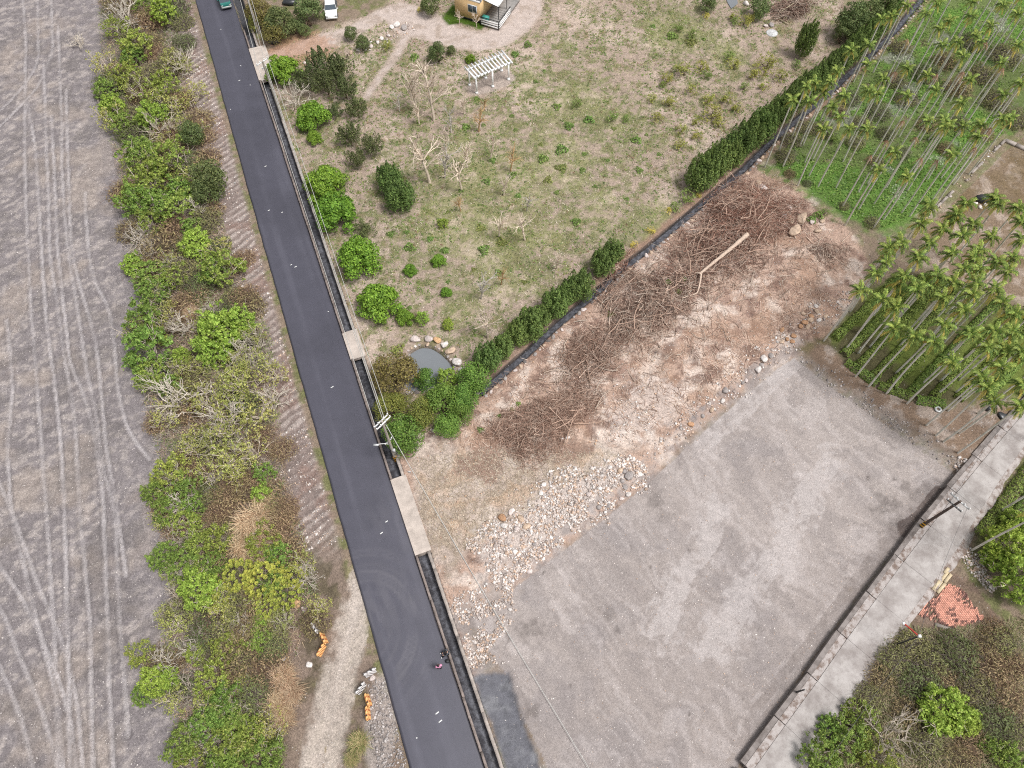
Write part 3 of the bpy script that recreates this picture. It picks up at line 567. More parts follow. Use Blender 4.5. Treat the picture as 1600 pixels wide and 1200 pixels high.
# ------------------------------------------------------------------ concrete lane at the right with its retaining wall
def build_lane():
    t = NT('lane_concrete'); co = t.pos(); na = t.noise(co, .55, 6, .7); nb = t.noise(co, 5, 4, .7); nc = t.noise(co, 26, 2)
    c = t.mix(tone(152, 144, 140), tone(188, 182, 178), t.ramp(na, (.38, .62, 0, 1))); c = t.mix(c, tone(132, 123, 119), t.ramp(nb, (.55, .75, 0, .6)))
    mc = t.surf(c, .9, .2, nc, .3, .01)
    t = NT('lane_margin'); co = t.pos(); na = t.noise(co, 1.4, 6, .7); nb = t.noise(co, 7, 3, .7)
    c = t.mix(tone(184, 176, 172), tone(128, 112, 103), t.ramp(na, (.46, .6, 0, 1))); c = t.mix(c, tone(150, 140, 134), t.ramp(nb, (.5, .7, 0, .5))); mm = t.surf(c, .95, .15, nb, .5, .03)
    t = NT('wall_face'); co = t.pos(); na = t.noise(co, 1.1, 6, .7); c = t.mix(tone(150, 142, 138), tone(104, 96, 92), t.ramp(na, (.4, .65, 0, 1))); mw = t.surf(c, .95, .15, na, .5, .03)
    L = resample(CRL, 4.4); fine = resample(CRR, .05); tl = np.gradient(L, axis=0); tl /= np.linalg.norm(tl, axis=1)[:, None]
    R = np.array([fine[np.argmin(np.abs((fine - p) @ t) + 1e-3 * np.linalg.norm(fine - p, axis=1))] for p, t in zip(L, tl)])
    n = min(len(L), len(R)); lane = tag(link('concrete_lane', None), 'pale weathered concrete lane along the edge of the grey lot', None, None, 'structure')
    W = tag(link('retaining_wall', None), 'low grey retaining wall and ledge holding the lane above the grey lot', 'wall')
    def q(a, b, z0, z1, gap=.008):
        return np.array([a[0] + (a[1] - a[0]) * gap / 4, b[0] + (b[1] - b[0]) * gap / 4, b[1] - (b[1] - b[0]) * gap / 4, a[1] - (a[1] - a[0]) * gap / 4])
    for i in range(n - 1):
        dv = (L[i] + L[i + 1] - R[i] - R[i + 1]); dv /= np.linalg.norm(dv); P = q((L[i], L[i + 1]), (R[i], R[i + 1]), 0, 0)
        link('slab', MB().prism(P, -.9, .12 + RS.uniform(-.006, .006)).mesh('slab'), lane, None, mc)
        o1 = dv * .022; o2 = dv * .64; o3 = dv * .662; o4 = dv * 1.0
        link('margin_slab', MB().prism(q((L[i] + o2, L[i + 1] + o2), (L[i] + o1, L[i + 1] + o1), 0, 0, .03), -.9, .09 + RS.uniform(-.02, .02)).mesh('margin_slab'), W, None, mm)
        link('wall_block', MB().prism(q((L[i] + o4 * (1 + RS.uniform(0, .12)), L[i + 1] + o4 * (1 + RS.uniform(0, .12))), (L[i] + o3, L[i + 1] + o3), 0, 0, .03), -1.0, .12 + RS.uniform(-.06, .06)).mesh('wall_block'), W, None, mw)
        ed = resample(np.array([R[i], R[i + 1]]), .35); wv = .42 + .75 * (fbm(ed[:, 0], ed[:, 1], .35, 3, 7) - .35); poly = np.vstack([ed - dv * .03 * 0 - dv * .02, (ed - dv * np.clip(wv, .12, .9)[:, None])[::-1]])
        vb = MB(); m_ = len(ed); zz = .05 + .03 * np.sin(np.arange(m_)); V_ = np.vstack([np.c_[ed - dv * .02, zz], np.c_[ed - dv * np.clip(wv, .12, .9)[:, None], zz - .08], np.c_[ed - dv * np.clip(wv + .25, .3, 1.2)[:, None], zz * 0 - .7]])
        vb.add(V_, [[k, k + 1, m_ + k + 1, m_ + k] for k in range(m_ - 1)] + [[m_ + k, m_ + k + 1, 2 * m_ + k + 1, 2 * m_ + k] for k in range(m_ - 1)]); link('dirt_verge', vb.mesh('dirt_verge'), lane, None, mm)
    return lane
lane = build_lane()

# ------------------------------------------------------------------ pond and ditch water
def build_pond():
    t = NT('pond_water'); m = t.surf(t.mix(tone(120, 124, 128), tone(134, 138, 142), t.noise(t.pos(), .5, 3)), .1, .5, t.noise(t.pos(), 3, 2), .05, .02)
    o = link('pond_water', MB().prism(smooth(np.vstack([POND, POND[:1]]), .3, 2)[:-1] * 1.0, -.8, -.42).mesh('pond_water'), None, None, m); o['kind'] = 'structure'; o['label'] = 'milky grey water of the small pond ringed with boulders'
    P2 = PZ([(1128, -14), (1136, 6), (1142, 16), (1152, 8), (1150, -8), (1140, -22)], -.2)
    o = link('pond_water', MB().prism(P2, -.5, .06).mesh('pond_water'), None, None, m); o['kind'] = 'structure'; o['label'] = 'pale patch of pond water at the far edge of the field'
    L = DITCH; T = np.gradient(L, axis=0); T /= np.linalg.norm(T, axis=1)[:, None]; Nn = np.c_[-T[:, 1], T[:, 0]]
    V = np.vstack([np.c_[L + Nn * .42, np.full(len(L), -.58)], np.c_[L - Nn * .42, np.full(len(L), -.52)]]); n = len(L)
    o = link('ditch_water', MB().add(V, [[i, i + 1, n + i + 1, n + i] for i in range(n - 1)]).mesh('ditch_water'), None, None, M['water_dark']); o['kind'] = 'structure'; o['label'] = 'dark water in the narrow ditch between field and rubble'
build_pond()

# ------------------------------------------------------------------ plants: library of meshes, one set per kind
def unit(n, rs):
    v = rs.normal(size=(n, 3)); return v / (np.linalg.norm(v, axis=1)[:, None] + 1e-9)
def leaf_quads(P, Nn, size, rs, aspect=.55, jit=.5):
    """a lozenge at each P, facing roughly Nn"""
    n = len(P); Nn = Nn + jit * rs.normal(size=(n, 3)); Nn /= np.linalg.norm(Nn, axis=1)[:, None] + 1e-9
    R = unit(n, rs); A = np.cross(Nn, R); A /= np.linalg.norm(A, axis=1)[:, None] + 1e-9; B = np.cross(Nn, A)
    s = (np.asarray(size) * (0.7 + .6 * rs.rand(n)))[:, None]
    return np.stack([P - A * s * .5, P - B * s * aspect * .5, P + A * s * .5, P + B * s * aspect * .5], 1)
def cols_for(n, base, rs, var=.22, alt=None, palt=0.0):
    c = np.tile(np.asarray(base, float), (n, 1))
    if alt is not None: m = rs.rand(n) < palt; c[m] = alt
    return c * (1 + var * (rs.rand(n, 1) * 2 - 1)) * (1 + .06 * (rs.rand(n, 3) - .5))
def limb(b, p, d, L, r, lev, rs, col, tips, spread=.6, nseg=3, kids=3, grav=0.0, shrink=.66, sides=4, rf=.55):
    pts = [p]; q = p.copy(); dd = d.copy()
    for i in range(nseg):
        dd = dd + rs.normal(size=3) * .18 + np.array([0, 0, -grav]); dd /= np.linalg.norm(dd); q = q + dd * L / nseg; pts.append(q)
    b.tube(pts, np.linspace(r, r * .55, nseg + 1), sides if r > .02 else 3, col * (1 + .2 * (rs.rand() - .5)), cap=False)
    tips.append((q, dd, lev))
    if lev > 0:
        for k in range(kids):
            f = rs.uniform(.35, 1.0); i = f * nseg; i0 = min(nseg - 1, int(i)); bp = pts[i0] + (pts[i0 + 1] - pts[i0]) * (i - i0)
            nd = dd + spread * rs.normal(size=3); nd[2] += .12; nd /= np.linalg.norm(nd)
            limb(b, bp, nd, L * shrink * rs.uniform(.75, 1.2), r * rf, lev - 1, rs, col, tips, spread, nseg, kids, grav, shrink, sides, rf)
PALE_BARK, DARK_BARK, GREY_TWIG = tone(186, 174, 160), tone(104, 88, 74), tone(160, 146, 136)
def lobes(rs, centers, radii, per, leaf, base, var=.25, alt=None, palt=.0, squash=(1, 1, 1), up=.35, jit=.55, inner=.72):
    b = MB()
    for c, r in zip(centers, radii):
        n = max(6, int(per * r * r / (np.mean(radii) ** 2))); d = unit(n, rs); d[:, 2] += up; d /= np.linalg.norm(d, axis=1)[:, None]
        P = np.asarray(c) + d * np.asarray(squash) * r * (inner + (1 - inner) * rs.rand(n, 1) ** .6)
        b.quads(leaf_quads(P, d, leaf, rs, .6, jit), cols_for(n, np.asarray(base) * rs.uniform(.85, 1.15), rs, var, alt, palt))
    return b
def dome(rs, n, R, Hh, z0, low=0.0):
    """points spread over and inside a dome"""
    d = unit(n, rs); d[:, 2] = np.abs(d[:, 2]) - low; rad = rs.uniform(.55, 1.0, (n, 1)) ** .5
    return d * rad * np.array([R, R, Hh]) + [0, 0, z0]

def k_round(seed, g1, g2, leaf=.17):                 # dense bright round citrus-like tree, radius 1.5
    rs = np.random.RandomState(seed); b = MB(); tips = []
    for k in range(4): limb(b, np.array([0, 0, 0.]), np.array([rs.normal() * .5, rs.normal() * .5, 1.]), 1.1, .06, 1, rs, DARK_BARK, tips, .5)
    C = np.vstack([dome(rs, 46, 1.28, 1.55, 1.0, .45), dome(rs, 16, .7, .9, 1.0)]); R = rs.uniform(.28, .48, len(C))
    f = lobes(rs, C, R, 95, leaf, g1, .28, g2, .4, (1, 1, .9), .5, .5)
    return [('trunk', b.mesh('trunk'), 'bark'), ('crown', f.mesh('crown'), 'leaf')], 1.55, 1.25
def flames(rs, n, R, Hh, base, leaf, spire=.24, per=170, alt=None, z0=.35, lean=.35, peaky=1.0):
    """upright flame-shaped sprays gathered into one crown"""
    b = MB()
    for k in range(n):
        a = rs.uniform(0, 2 * PI); q = math.sqrt(rs.rand()) if k > 2 else 0.1 * k; x, y = R * .72 * q * math.cos(a), R * .72 * q * math.sin(a)
        top = z0 + (Hh - z0) * (1 - .62 * q ** 1.3 * peaky) * rs.uniform(.8, 1.05); bot = z0 + .15 + .5 * (1 - q) * rs.rand()
        m = int(per * (top - bot) / Hh) + 12; t = rs.rand(m) ** .8; w = spire * (R / 1.0) * np.sin(np.clip(t * .92 + .08, 0, 1) * PI) ** .7 * (1.15 - .75 * t)
        th = rs.uniform(0, 2 * PI, m); ax = np.array([math.cos(a), math.sin(a)]) * lean * q
        P = np.c_[x + ax[0] * t * (top - bot) + w * np.cos(th), y + ax[1] * t * (top - bot) + w * np.sin(th), bot + (top - bot) * t]
        Nn = np.c_[np.cos(th), np.sin(th), .35 + .5 * t]
        b.quads(leaf_quads(P, Nn, leaf, rs, .5, .55), cols_for(m, np.asarray(base) * rs.uniform(.85, 1.15), rs, .3, alt, .2))
    return b
def k_juniper(seed):                                  # radius 1.25, 3.2 high
    rs = np.random.RandomState(seed); b = MB(); b.tube([(0, 0, -.1), (.03, 0, .5), (0, .05, 1.6), (0, 0, 2.4)], [.09, .08, .05, .02], 6, DARK_BARK)
    f = flames(rs, 26, 1.5, 3.3, tone(76, 88, 50), .18, .3, 260, tone(98, 108, 62), .75, .8)
    return [('trunk', b.mesh('trunk'), 'bark'), ('crown', f.mesh('crown'), 'leaf')], 1.3, 2.0
def k_cypress(seed):                                  # hedge tree, rounded top, radius 1.15, 3.4 high
    rs = np.random.RandomState(seed); b = MB(); b.tube([(0, 0, -.1), (0, 0, .6), (0, 0, 2.2)], [.1, .08, .03], 6, DARK_BARK)
    f = flames(rs, 40, 1.35, 3.2, tone(84, 110, 50), .17, .36, 260, tone(114, 138, 64), .2, .12, .45)
    return [('trunk', b.mesh('trunk'), 'bark'), ('crown', f.mesh('crown'), 'leaf')], 1.15, 1.9
def k_billow(seed, g1, g2, leaf=.14, n=30):           # soft cushiony tree in rounded billows, radius 1.6
    rs = np.random.RandomState(seed); b = MB(); tips = []
    for k in range(3): limb(b, np.array([0, 0, 0.]), np.array([rs.normal() * .4, rs.normal() * .4, 1.]), 1.5, .08, 1, rs, DARK_BARK, tips, .5)
    C = dome(rs, n, 1.15, 1.75, 1.3, .4); R = rs.uniform(.4, .68, len(C))
    f = lobes(rs, C, R, 150, leaf, g1, .26, g2, .35, (1, 1, .95), .5, .45, .82)
    return [('trunk', b.mesh('trunk'), 'bark'), ('crown', f.mesh('crown'), 'leaf')], 1.6, 1.7
def k_leafy(seed, g1, g2, bark=PALE_BARK, per=26, n=120, leaf=.2, cl=.26):   # open shrub: clumps of leaves at branch ends, radius 1.7
    rs = np.random.RandomState(seed); b = MB(); tips = []
    for k in range(6):
        a = k * PI / 3 + rs.rand(); limb(b, np.array([0, 0, 0.]), np.array([math.cos(a) * .75, math.sin(a) * .75, 1.]), 1.25, .055, 2, rs, bark * 1.15, tips, .55, 3, 3, 0, .66, 4, .65)
    T = np.array([t[0] for t in tips if t[2] <= 1]); T[:, :2] *= 1.0; pick = T[rs.permutation(len(T))[:n // 2]]
    C = np.vstack([pick, dome(rs, n - len(pick), 1.55, 1.5, .65, .15)]); r = np.hypot(C[:, 0], C[:, 1]); C[:, :2] *= np.minimum(1, 1.65 / (r + 1e-6))[:, None]; an = np.arctan2(C[:, 1], C[:, 0]); C *= (.62 + .75 * fbm(np.cos(an) * 1.6 + seed, np.sin(an) * 1.6 + C[:, 2] * .8, 1.0, 2, 15))[:, None]
    f = lobes(rs, C, rs.uniform(.6, 1.3, len(C)) * cl, per, leaf, g1, .3, g2, .4, (1, 1, .55), .9, .6, .3)
    return [('stems', b.mesh('stems'), 'bark'), ('foliage', f.mesh('foliage'), 'leaf')], 1.7, 1.3
def k_bare(seed, col=tone(216, 206, 192), lev=3, green=None):    # leafless spreading shrub, radius 1.8
    rs = np.random.RandomState(seed); b = MB(); tips = []
    for k in range(7):
        a = k * 2 * PI / 7 + rs.rand() * .6; limb(b, np.array([0, 0, 0.]), np.array([math.cos(a) * .8, math.sin(a) * .8, .8 + .4 * rs.rand()]), 1.15, .06, lev, rs, col, tips, .42, 3, 3, 0, .74, 4, .66)
    parts = [('branches', b.mesh('branches'), 'bark')]
    if green is not None:
        T = np.array([t[0] for t in tips if t[2] <= 1]); T = T[rs.permutation(len(T))[:110]]
        parts.append(('foliage', lobes(rs, T, np.full(len(T), .2), 9, .15, green, .3, None, 0, (1, 1, .6), .6, .6, .3).mesh('foliage'), 'leaf'))
    return parts, 1.8, 1.2
def k_tangle(seed, tw=GREY_TWIG, g=None, ng=900):      # low thicket of arching stems with small leaves, radius 1.5
    rs = np.random.RandomState(seed); b = MB()
    for k in range(210):
        a, q = rs.uniform(0, 2 * PI), math.sqrt(rs.rand()) * 1.0; p = np.array([q * math.cos(a), q * math.sin(a), 0.]); d = np.array([rs.normal() * .7, rs.normal() * .7, 1.2]); pts = [p]
        for i in range(4): d = d / np.linalg.norm(d) + rs.normal(size=3) * .25 - np.array([0, 0, .16 * i]); p = p + d / np.linalg.norm(d) * .32; pts.append(p)
        b.tube(pts, np.linspace(.016, .006, 5), 3, tw * rs.uniform(.7, 1.15), cap=False)
    parts = [('stems', b.mesh('stems'), 'bark')]
    C = dome(rs, ng, 1.45, 1.0, .1, 0); C *= (.72 + .5 * fbm(C[:, 0] * 1.3 + seed, C[:, 1] * 1.3 + C[:, 2], 1.0, 2, 7))[:, None]; Nn = C / (np.linalg.norm(C, axis=1)[:, None] + 1e-6) + [0, 0, .8]
    f = MB().quads(leaf_quads(C, Nn, .2, rs, .3, .8), cols_for(ng, g, rs, .4)); parts.append(('foliage', f.mesh('foliage'), 'leaf'))
    return parts, 1.5, .7
def k_straw(seed, c1, c2, n=800):                      # arching clump of dry cane grass, radius 1.4
    rs = np.random.RandomState(seed); b = MB(); Q = []; Cc = []
    flow = rs.uniform(0, 2 * PI)
    for k in range(n):
        a = rs.uniform(0, 2 * PI); q = math.sqrt(rs.rand()) * .6; p = np.array([q * math.cos(a), q * math.sin(a), .05]); th = flow + rs.normal() * 1.4
        h = rs.uniform(.5, 1.1); L = rs.uniform(.6, 1.3); w = rs.uniform(.011, .022); dr = np.array([math.cos(th), math.sin(th), 0]); sd = np.array([-dr[1], dr[0], 0]) * w
        pts = [p, p + dr * L * .3 + [0, 0, h * .8], p + dr * L * .7 + [0, 0, h], p + dr * L + [0, 0, h * .55]]; col = (c1 if rs.rand() < .6 else c2) * rs.uniform(.7, 1.2)
        for i in range(3): Q.append([pts[i] - sd * (1 - i * .25), pts[i] + sd * (1 - i * .25), pts[i + 1] + sd * (.75 - i * .25), pts[i + 1] - sd * (.75 - i * .25)]); Cc.append(col)
    b.quads(np.array(Q), np.array(Cc)); return [(None, b.mesh('dry_grass_clump'), 'dry')], 1.3, .5
def k_rosette(seed):                                   # shrub studded with yellow-green leaf rosettes, radius 1.6
    rs = np.random.RandomState(seed); b = MB(); tips = []
    for k in range(6):
        a = k * PI / 3 + rs.rand(); limb(b, np.array([0, 0, 0.]), np.array([math.cos(a) * .8, math.sin(a) * .8, 1.]), 1.0, .045, 2, rs, GREY_TWIG, tips, .5)
    C = dome(rs, 95, 1.6, 1.35, .35, .1); f = MB()
    for c in C:
        n = 16; th = np.arange(n) * 2 * PI / n * 2.0 + rs.rand(); tilt = np.where(np.arange(n) < 8, .25, .8)
        d = np.c_[np.cos(th) * np.cos(tilt), np.sin(th) * np.cos(tilt), np.sin(tilt)]; s = np.c_[-np.sin(th), np.cos(th), np.zeros(n)] * .055; L = .2 * rs.uniform(.8, 1.2)
        Q = np.stack([c + d * .02, c + d * L * .55 - s, c + d * L, c + d * L * .55 + s], 1); col = cols_for(n, tone(158, 166, 66) * rs.uniform(.8, 1.1), rs, .2, tone(110, 128, 50), .25); f.quads(Q, col)
    return [('stems', b.mesh('stems'), 'bark'), ('foliage', f.mesh('foliage'), 'leaf')], 1.6, 1.1
def k_sapling(seed, col):                              # bare slender young tree, 2.6 high
    rs = np.random.RandomState(seed); b = MB(); t = MB(); tips = []
    p = np.array([0, 0, 0.]); pts = [p]; d = np.array([0, 0, 1.])
    for i in range(6): d = d + rs.normal(size=3) * .1; d[2] = max(d[2], .7); d /= np.linalg.norm(d); p = p + d * .4; pts.append(p)
    b.tube(pts, np.linspace(.075, .03, 7), 5, col)
    for k in range(10):
        i = rs.randint(2, 6); a = rs.uniform(0, 2 * PI); limb(t, pts[i], np.array([math.cos(a) * .6, math.sin(a) * .6, .9]), rs.uniform(.5, .9), .042, 2, rs, col * 1.1, tips, .4, 2, 3)
    return [('trunk', b.mesh('trunk'), 'bark'), ('twigs', t.mesh('twigs'), 'bark')], .8, 1.5
def k_weed(seed, g1, g2, n=260):                       # low leafy weed, radius .6
    rs = np.random.RandomState(seed); C = dome(rs, n, .55, .42, .03, 0); C *= (.6 + .8 * fbm(C[:, 0] * 3 + seed, C[:, 1] * 3, 1.0, 2, 9))[:, None]; C[:, :2] *= (1 + .25 * np.sin(3 * np.arctan2(C[:, 1], C[:, 0]) + seed))[:, None]
    Nn = C + [0, 0, .5]; f = MB().quads(leaf_quads(C, Nn, .17, rs, .55, .6), cols_for(n, g1, rs, .3, g2, .35)); return [(None, f.mesh('weed_clump'), 'leaf')], .6, .25
def k_sprig(seed, g1, g2):                             # thin airy shrub, sparse small leaves, radius 1
    rs = np.random.RandomState(seed); b = MB(); tips = []
    for k in range(5): limb(b, np.array([0, 0, 0.]), np.array([rs.normal() * .7, rs.normal() * .7, 1.]), .7, .025, 2, rs, DARK_BARK * 1.2, tips, .55)
    T = np.array([t[0] for t in tips]); T = np.vstack([T, dome(rs, 30, .9, .9, .4)]); f = lobes(rs, T, np.full(len(T), .2), 6, .13, g1, .3, g2, .4, (1, 1, .7), .4, .7, .2)
    return [('stems', b.mesh('stems'), 'bark'), ('foliage', f.mesh('foliage'), 'leaf')], 1.0, .9
LIB = {}
def lib(k, *v): LIB[k] = list(v)
lib('round', *[k_round(s, tone(108, 148, 34), tone(82, 122, 28)) for s in (1, 2, 3)])
lib('juniper', *[k_juniper(s) for s in (11, 12, 13)])
lib('cypress', *[k_cypress(s) for s in (21, 22, 23, 24)])
lib('billow', *[k_billow(s, tone(82, 118, 42), tone(108, 142, 52)) for s in (31, 32)])
lib('dark', *[k_billow(s, tone(82, 100, 56), tone(106, 120, 68), .15, 24) for s in (35, 36)])
lib('olive', *[k_billow(s, tone(122, 118, 56), tone(104, 96, 60), .13) for s in (41,)], k_billow(42, tone(120, 126, 52), tone(98, 112, 46), .13))
lib('leafy', *[k_leafy(s, tone(116, 138, 52), tone(140, 154, 66), PALE_BARK, 15, 150, .17, .22) for s in (51, 52)], *[k_leafy(s, tone(98, 130, 50), tone(122, 148, 62), PALE_BARK, 17, 190, .16, .22) for s in (53, 54, 55)])
lib('pale', *[k_leafy(s, tone(140, 150, 74), tone(158, 160, 84), PALE_BARK * 1.2, 6, 95, .15) for s in (61, 62, 63)])
lib('lime', *[k_leafy(s, tone(120, 152, 50), tone(144, 170, 64), PALE_BARK, 20, 210, .17, .24) for s in (66, 67)])
lib('bare', *[k_bare(s) for s in (71, 72)], k_bare(73, tone(200, 188, 172)), k_bare(74, tone(206, 196, 180), 3, tone(140, 146, 80)))
lib('tangle', *[k_tangle(s, GREY_TWIG * .9, tone(120, 122, 74)) for s in (81, 82)], k_tangle(83, tone(150, 130, 110), tone(134, 124, 82), 600), k_tangle(84, GREY_TWIG * .85, tone(98, 110, 66), 1200))
lib('browntangle', *[k_tangle(s, tone(160, 132, 112), tone(146, 130, 92), 500) for s in (86, 87)])
lib('straw', *[k_straw(s, tone(206, 178, 142), tone(176, 138, 104)) for s in (91, 92, 93)])
lib('greenstraw', k_straw(95, tone(180, 160, 110), tone(128, 138, 70)))
lib('rosette', *[k_rosette(s) for s in (101, 102)])
lib('sapling', *[k_sapling(s, tone(218, 202, 184)) for s in (111, 112, 113)], k_sapling(114, tone(190, 160, 120)), k_sapling(115, tone(196, 188, 178)))
lib('weed', *[k_weed(s, tone(98, 132, 58), tone(120, 148, 70)) for s in (121, 122, 123)], k_weed(124, tone(112, 130, 62), tone(140, 146, 80)))
lib('sprig', *[k_sprig(s, tone(136, 146, 60), tone(156, 158, 76)) for s in (131, 132, 133)])
lib('yellow', *[k_sprig(s, tone(206, 200, 76), tone(190, 188, 66)) for s in (135,)])
lib('greensprig', *[k_sprig(s, tone(104, 134, 60), tone(124, 148, 72)) for s in (137, 138)])

CNT = {}
BOOST = {'cypress': 1.1, 'juniper': .88, 'billow': 1.35, 'olive': 1.28, 'leafy': 1.12, 'lime': 1.1, 'pale': 1.15, 'bare': 1.15, 'tangle': 1.2, 'browntangle': 1.2, 'rosette': 1.1}
def plant(kind, name, px, py, rpx, label, cat, group, zs=1.0, var=None, rz=None):
    """stand a plant of that kind so that its crown is centred where the photograph shows it"""
    vs_ = LIB[kind]; i = CNT.get(kind, 0); CNT[kind] = i + 1
    parts, rad, zc = vs_[i % len(vs_) if var is None else var]
    r = rpx * BOOST.get(kind, 1.0) * mpp(px, py, 1.0); s = r / rad; p = G(px, py, zc * s * zs)
    rz = RS.uniform(0, 2 * PI) if rz is None else rz; z = float(hgt(p[0], p[1])) - .03
    if len(parts) == 1:
        o = link(name, parts[0][1], None, (p[0], p[1], z), M[parts[0][2]]); o.rotation_euler = (0, 0, rz); o.scale = (s, s, s * zs); tag(o, label, cat, group)
    else:
        o = thing(name, label, cat, (p[0], p[1], z), rz, group, (s, s, s * zs))
        for nm, me, mt in parts: link(nm, me, o, None, M[mt])
    return o
def family(items, kind, name, lab, cat, group, key=None, zs=1.0, many=None):
    """items (px, py, r): labels count them off from one end"""
    items = sorted(items, key=key or (lambda q: q[1]))
    for i, it in enumerate(items):
        l = lab.format(nth(i)) if len(items) > 1 else lab.format('only')
        plant(kind, name, it[0], it[1], it[2], l, cat, group, zs * (it[3] if len(it) > 3 else 1))

# the brush strip between gravel and road
STRIP = {
 'leafy': [(192,115,22),(160,135,18),(250,130,25),(190,190,20),(215,235,30),(255,245,30),(230,275,32),(280,290,20),(215,310,28),(245,315,28),(240,340,22),(345,415,30),(235,450,25),(222,490,28),(225,540,38),(235,585,25),(265,735,28),(240,770,22),(260,795,25),(300,790,20),(290,815,22),(340,840,25),(255,870,25),(285,880,28),(330,880,22),(215,1022,20),(222,1085,18),(330,1060,28),(350,1090,25),(320,1130,28),(350,1160,28),(280,1160,28),(290,1195,25),(390,1150,25),(340,1192,25),(410,1182,30)],
 'lime': [(255,12,22),(170,160,22),(235,178,25),(340,510,38),(335,540,30),(205,410,20),(280,555,16),(310,918,36),(240,1062,25)],
 'pale': [(265,92,25),(300,140,25),(290,100,15),(270,165,22),(320,620,32),(370,600,38),(390,560,28),(350,660,42),(400,640,32),(360,710,36),(395,700,28),(270,980,30),(340,385,22)],
 'bare': [(190,15,35),(250,195,30),(270,410,25),(275,620,45),(250,660,22),(300,1010,26),(250,1040,30),(345,650,40),(120,62,16),(330,690,30)],
 'tangle': [(205,55,22),(228,62,22),(205,82,20),(235,115,25),(310,340,25),(250,380,35),(300,375,25),(300,590,26),(330,770,25),(320,985,30),(350,990,35),(370,1020,40),(400,980,30),(430,970,22),(390,1080,30),(310,440,25),(380,520,22),(260,230,30),(300,250,25),(370,940,30),(380,760,25),(425,1000,25),(282,30,18),(285,62,18)],
 'browntangle': [(215,145,18),(330,325,20),(285,470,24),(265,500,22),(300,750,28),(420,1040,32),(380,460,24),(440,830,30),(440,700,22),(350,790,28),(320,210,18),(380,400,18),(230,20,20),(420,770,28),(455,860,25),(400,900,20)],
 'straw': [(315,190,14),(300,490,16),(395,815,36),(380,850,30),(415,790,24),(455,1082,24),(440,1060,24),(432,1100,22),(445,1125,20),(425,840,22),(410,860,20)],
 'rosette': [(345,930,26),(370,895,27),(410,900,32),(440,922,28),(415,948,22),(458,900,20)],
 'dark': [(295,205,22),(320,270,30),(318,295,24)],
}
SLAB = {'leafy': 'leafy green shrub', 'lime': 'bright lime green shrub', 'pale': 'pale green shrub with whitish branches', 'bare': 'leafless grey branching shrub', 'tangle': 'olive tangled thicket bush', 'browntangle': 'brown half-dead thicket bush', 'straw': 'clump of arching dry cane grass', 'rosette': 'shrub studded with yellow-green leaf rosettes', 'dark': 'dark green dense shrub'}
SNAME = {'leafy': 'leafy_shrub', 'lime': 'lime_shrub', 'pale': 'pale_shrub', 'bare': 'bare_shrub', 'tangle': 'thicket_bush', 'browntangle': 'dead_thicket_bush', 'straw': 'dry_grass_clump', 'rosette': 'rosette_shrub', 'dark': 'dark_shrub'}
for k_, it_ in STRIP.items():
    family(it_, k_, SNAME[k_], '{} ' + SLAB[k_] + ' from the far end of the brush strip', 'grass' if k_ == 'straw' else 'shrub', SLAB[k_] + 's of the brush strip', zs=1.25 if k_ in ('leafy', 'lime', 'rosette', 'dark') else 1.0)
plant('greenstraw', 'grass_tussock', 562, 1160, 20, 'green and straw grass tussock between the dirt track and the asphalt road', 'grass', None)
plant('greenstraw', 'grass_tussock', 548, 1185, 14, 'small straw tussock just below the big one beside the dirt track', 'grass', None)

# field trees along the road
family([(440,103,29),(487,177,28),(508,282,37),(522,325,37),(558,397,38),(590,466,37)], 'round', 'round_tree', '{} bright green round tree beside the drain, counting from the driveway', 'tree', 'bright round trees by the drain')
family([(490,213,14),(632,493,16),(685,405,13),(640,420,12),(697,455,10),(735,90,9)], 'round', 'round_bush', '{} small bright green bush in the field, counting from the house', 'bush', 'small bright bushes in the field')
family([(502,90,24,1.1),(530,103,22),(477,120,20,.85),(507,123,22),(537,132,19),(522,168,13,.8),(557,165,17),(545,207,19),(580,220,17),(553,243,16),(570,357,18,.6)], 'juniper', 'juniper_tree', '{} dark ragged juniper tree in the field corner, counting from the driveway', 'tree', 'dark junipers in the field')
family([(607,273,18),(623,300,19)], 'cypress', 'conifer_tree', '{} upright olive-green conifer standing clear of the junipers, from the house end', 'tree', 'pair of conifers in the field')
plant('bare', 'bare_shrub', 460, 146, 24, 'dense leafless purple-grey twiggy bush between two bright round trees', 'shrub', None, 1.1, 0)
family([(660,495,11),(692,345,9),(700,505,10)], 'lime', 'lime_bush', '{} lime yellow sapling bush on the way down to the pond', 'bush', 'lime bushes above the pond', zs=1.5)
# trees at the far edge of the drive
family([(402,12,20),(425,47,16),(400,32,12)], 'olive', 'verge_tree', '{} yellowish olive tree at the roadside by the far utility pole', 'tree', 'olive trees by the far pole')
family([(435,28,28),(480,12,26),(460,38,14),(475,45,12)], 'dark', 'garden_tree', '{} dark dense tree behind the black bundle beside the drive', 'tree', 'dark trees by the drive')
family([(548,48,12),(565,64,13)], 'dark', 'garden_shrub', '{} rounded shrub in the rockery beside the drive', 'shrub', 'rockery shrubs', zs=1.2)
plant('dark', 'garden_shrub', 683, 77, 17, 'dark glossy bush at the bend of the drive below the house', 'shrub', None, 1.2)
plant('dark', 'garden_shrub', 705, 76, 9, 'small dark grey-green bush beside the glossy bush', 'shrub', None)
plant('sprig', 'garden_shrub', 605, 66, 9, 'slender thin-leaved young tree in the rockery', 'shrub', None, 1.4)
plant('dark', 'house_tree', 672, 2, 17, 'dark dense tree next to the yellow house', 'tree', None, 1.2)
plant('yellow', 'flower_bush', 657, 12, 6, 'yellow flowering bush at the foot of the dark tree by the house', 'bush', None)
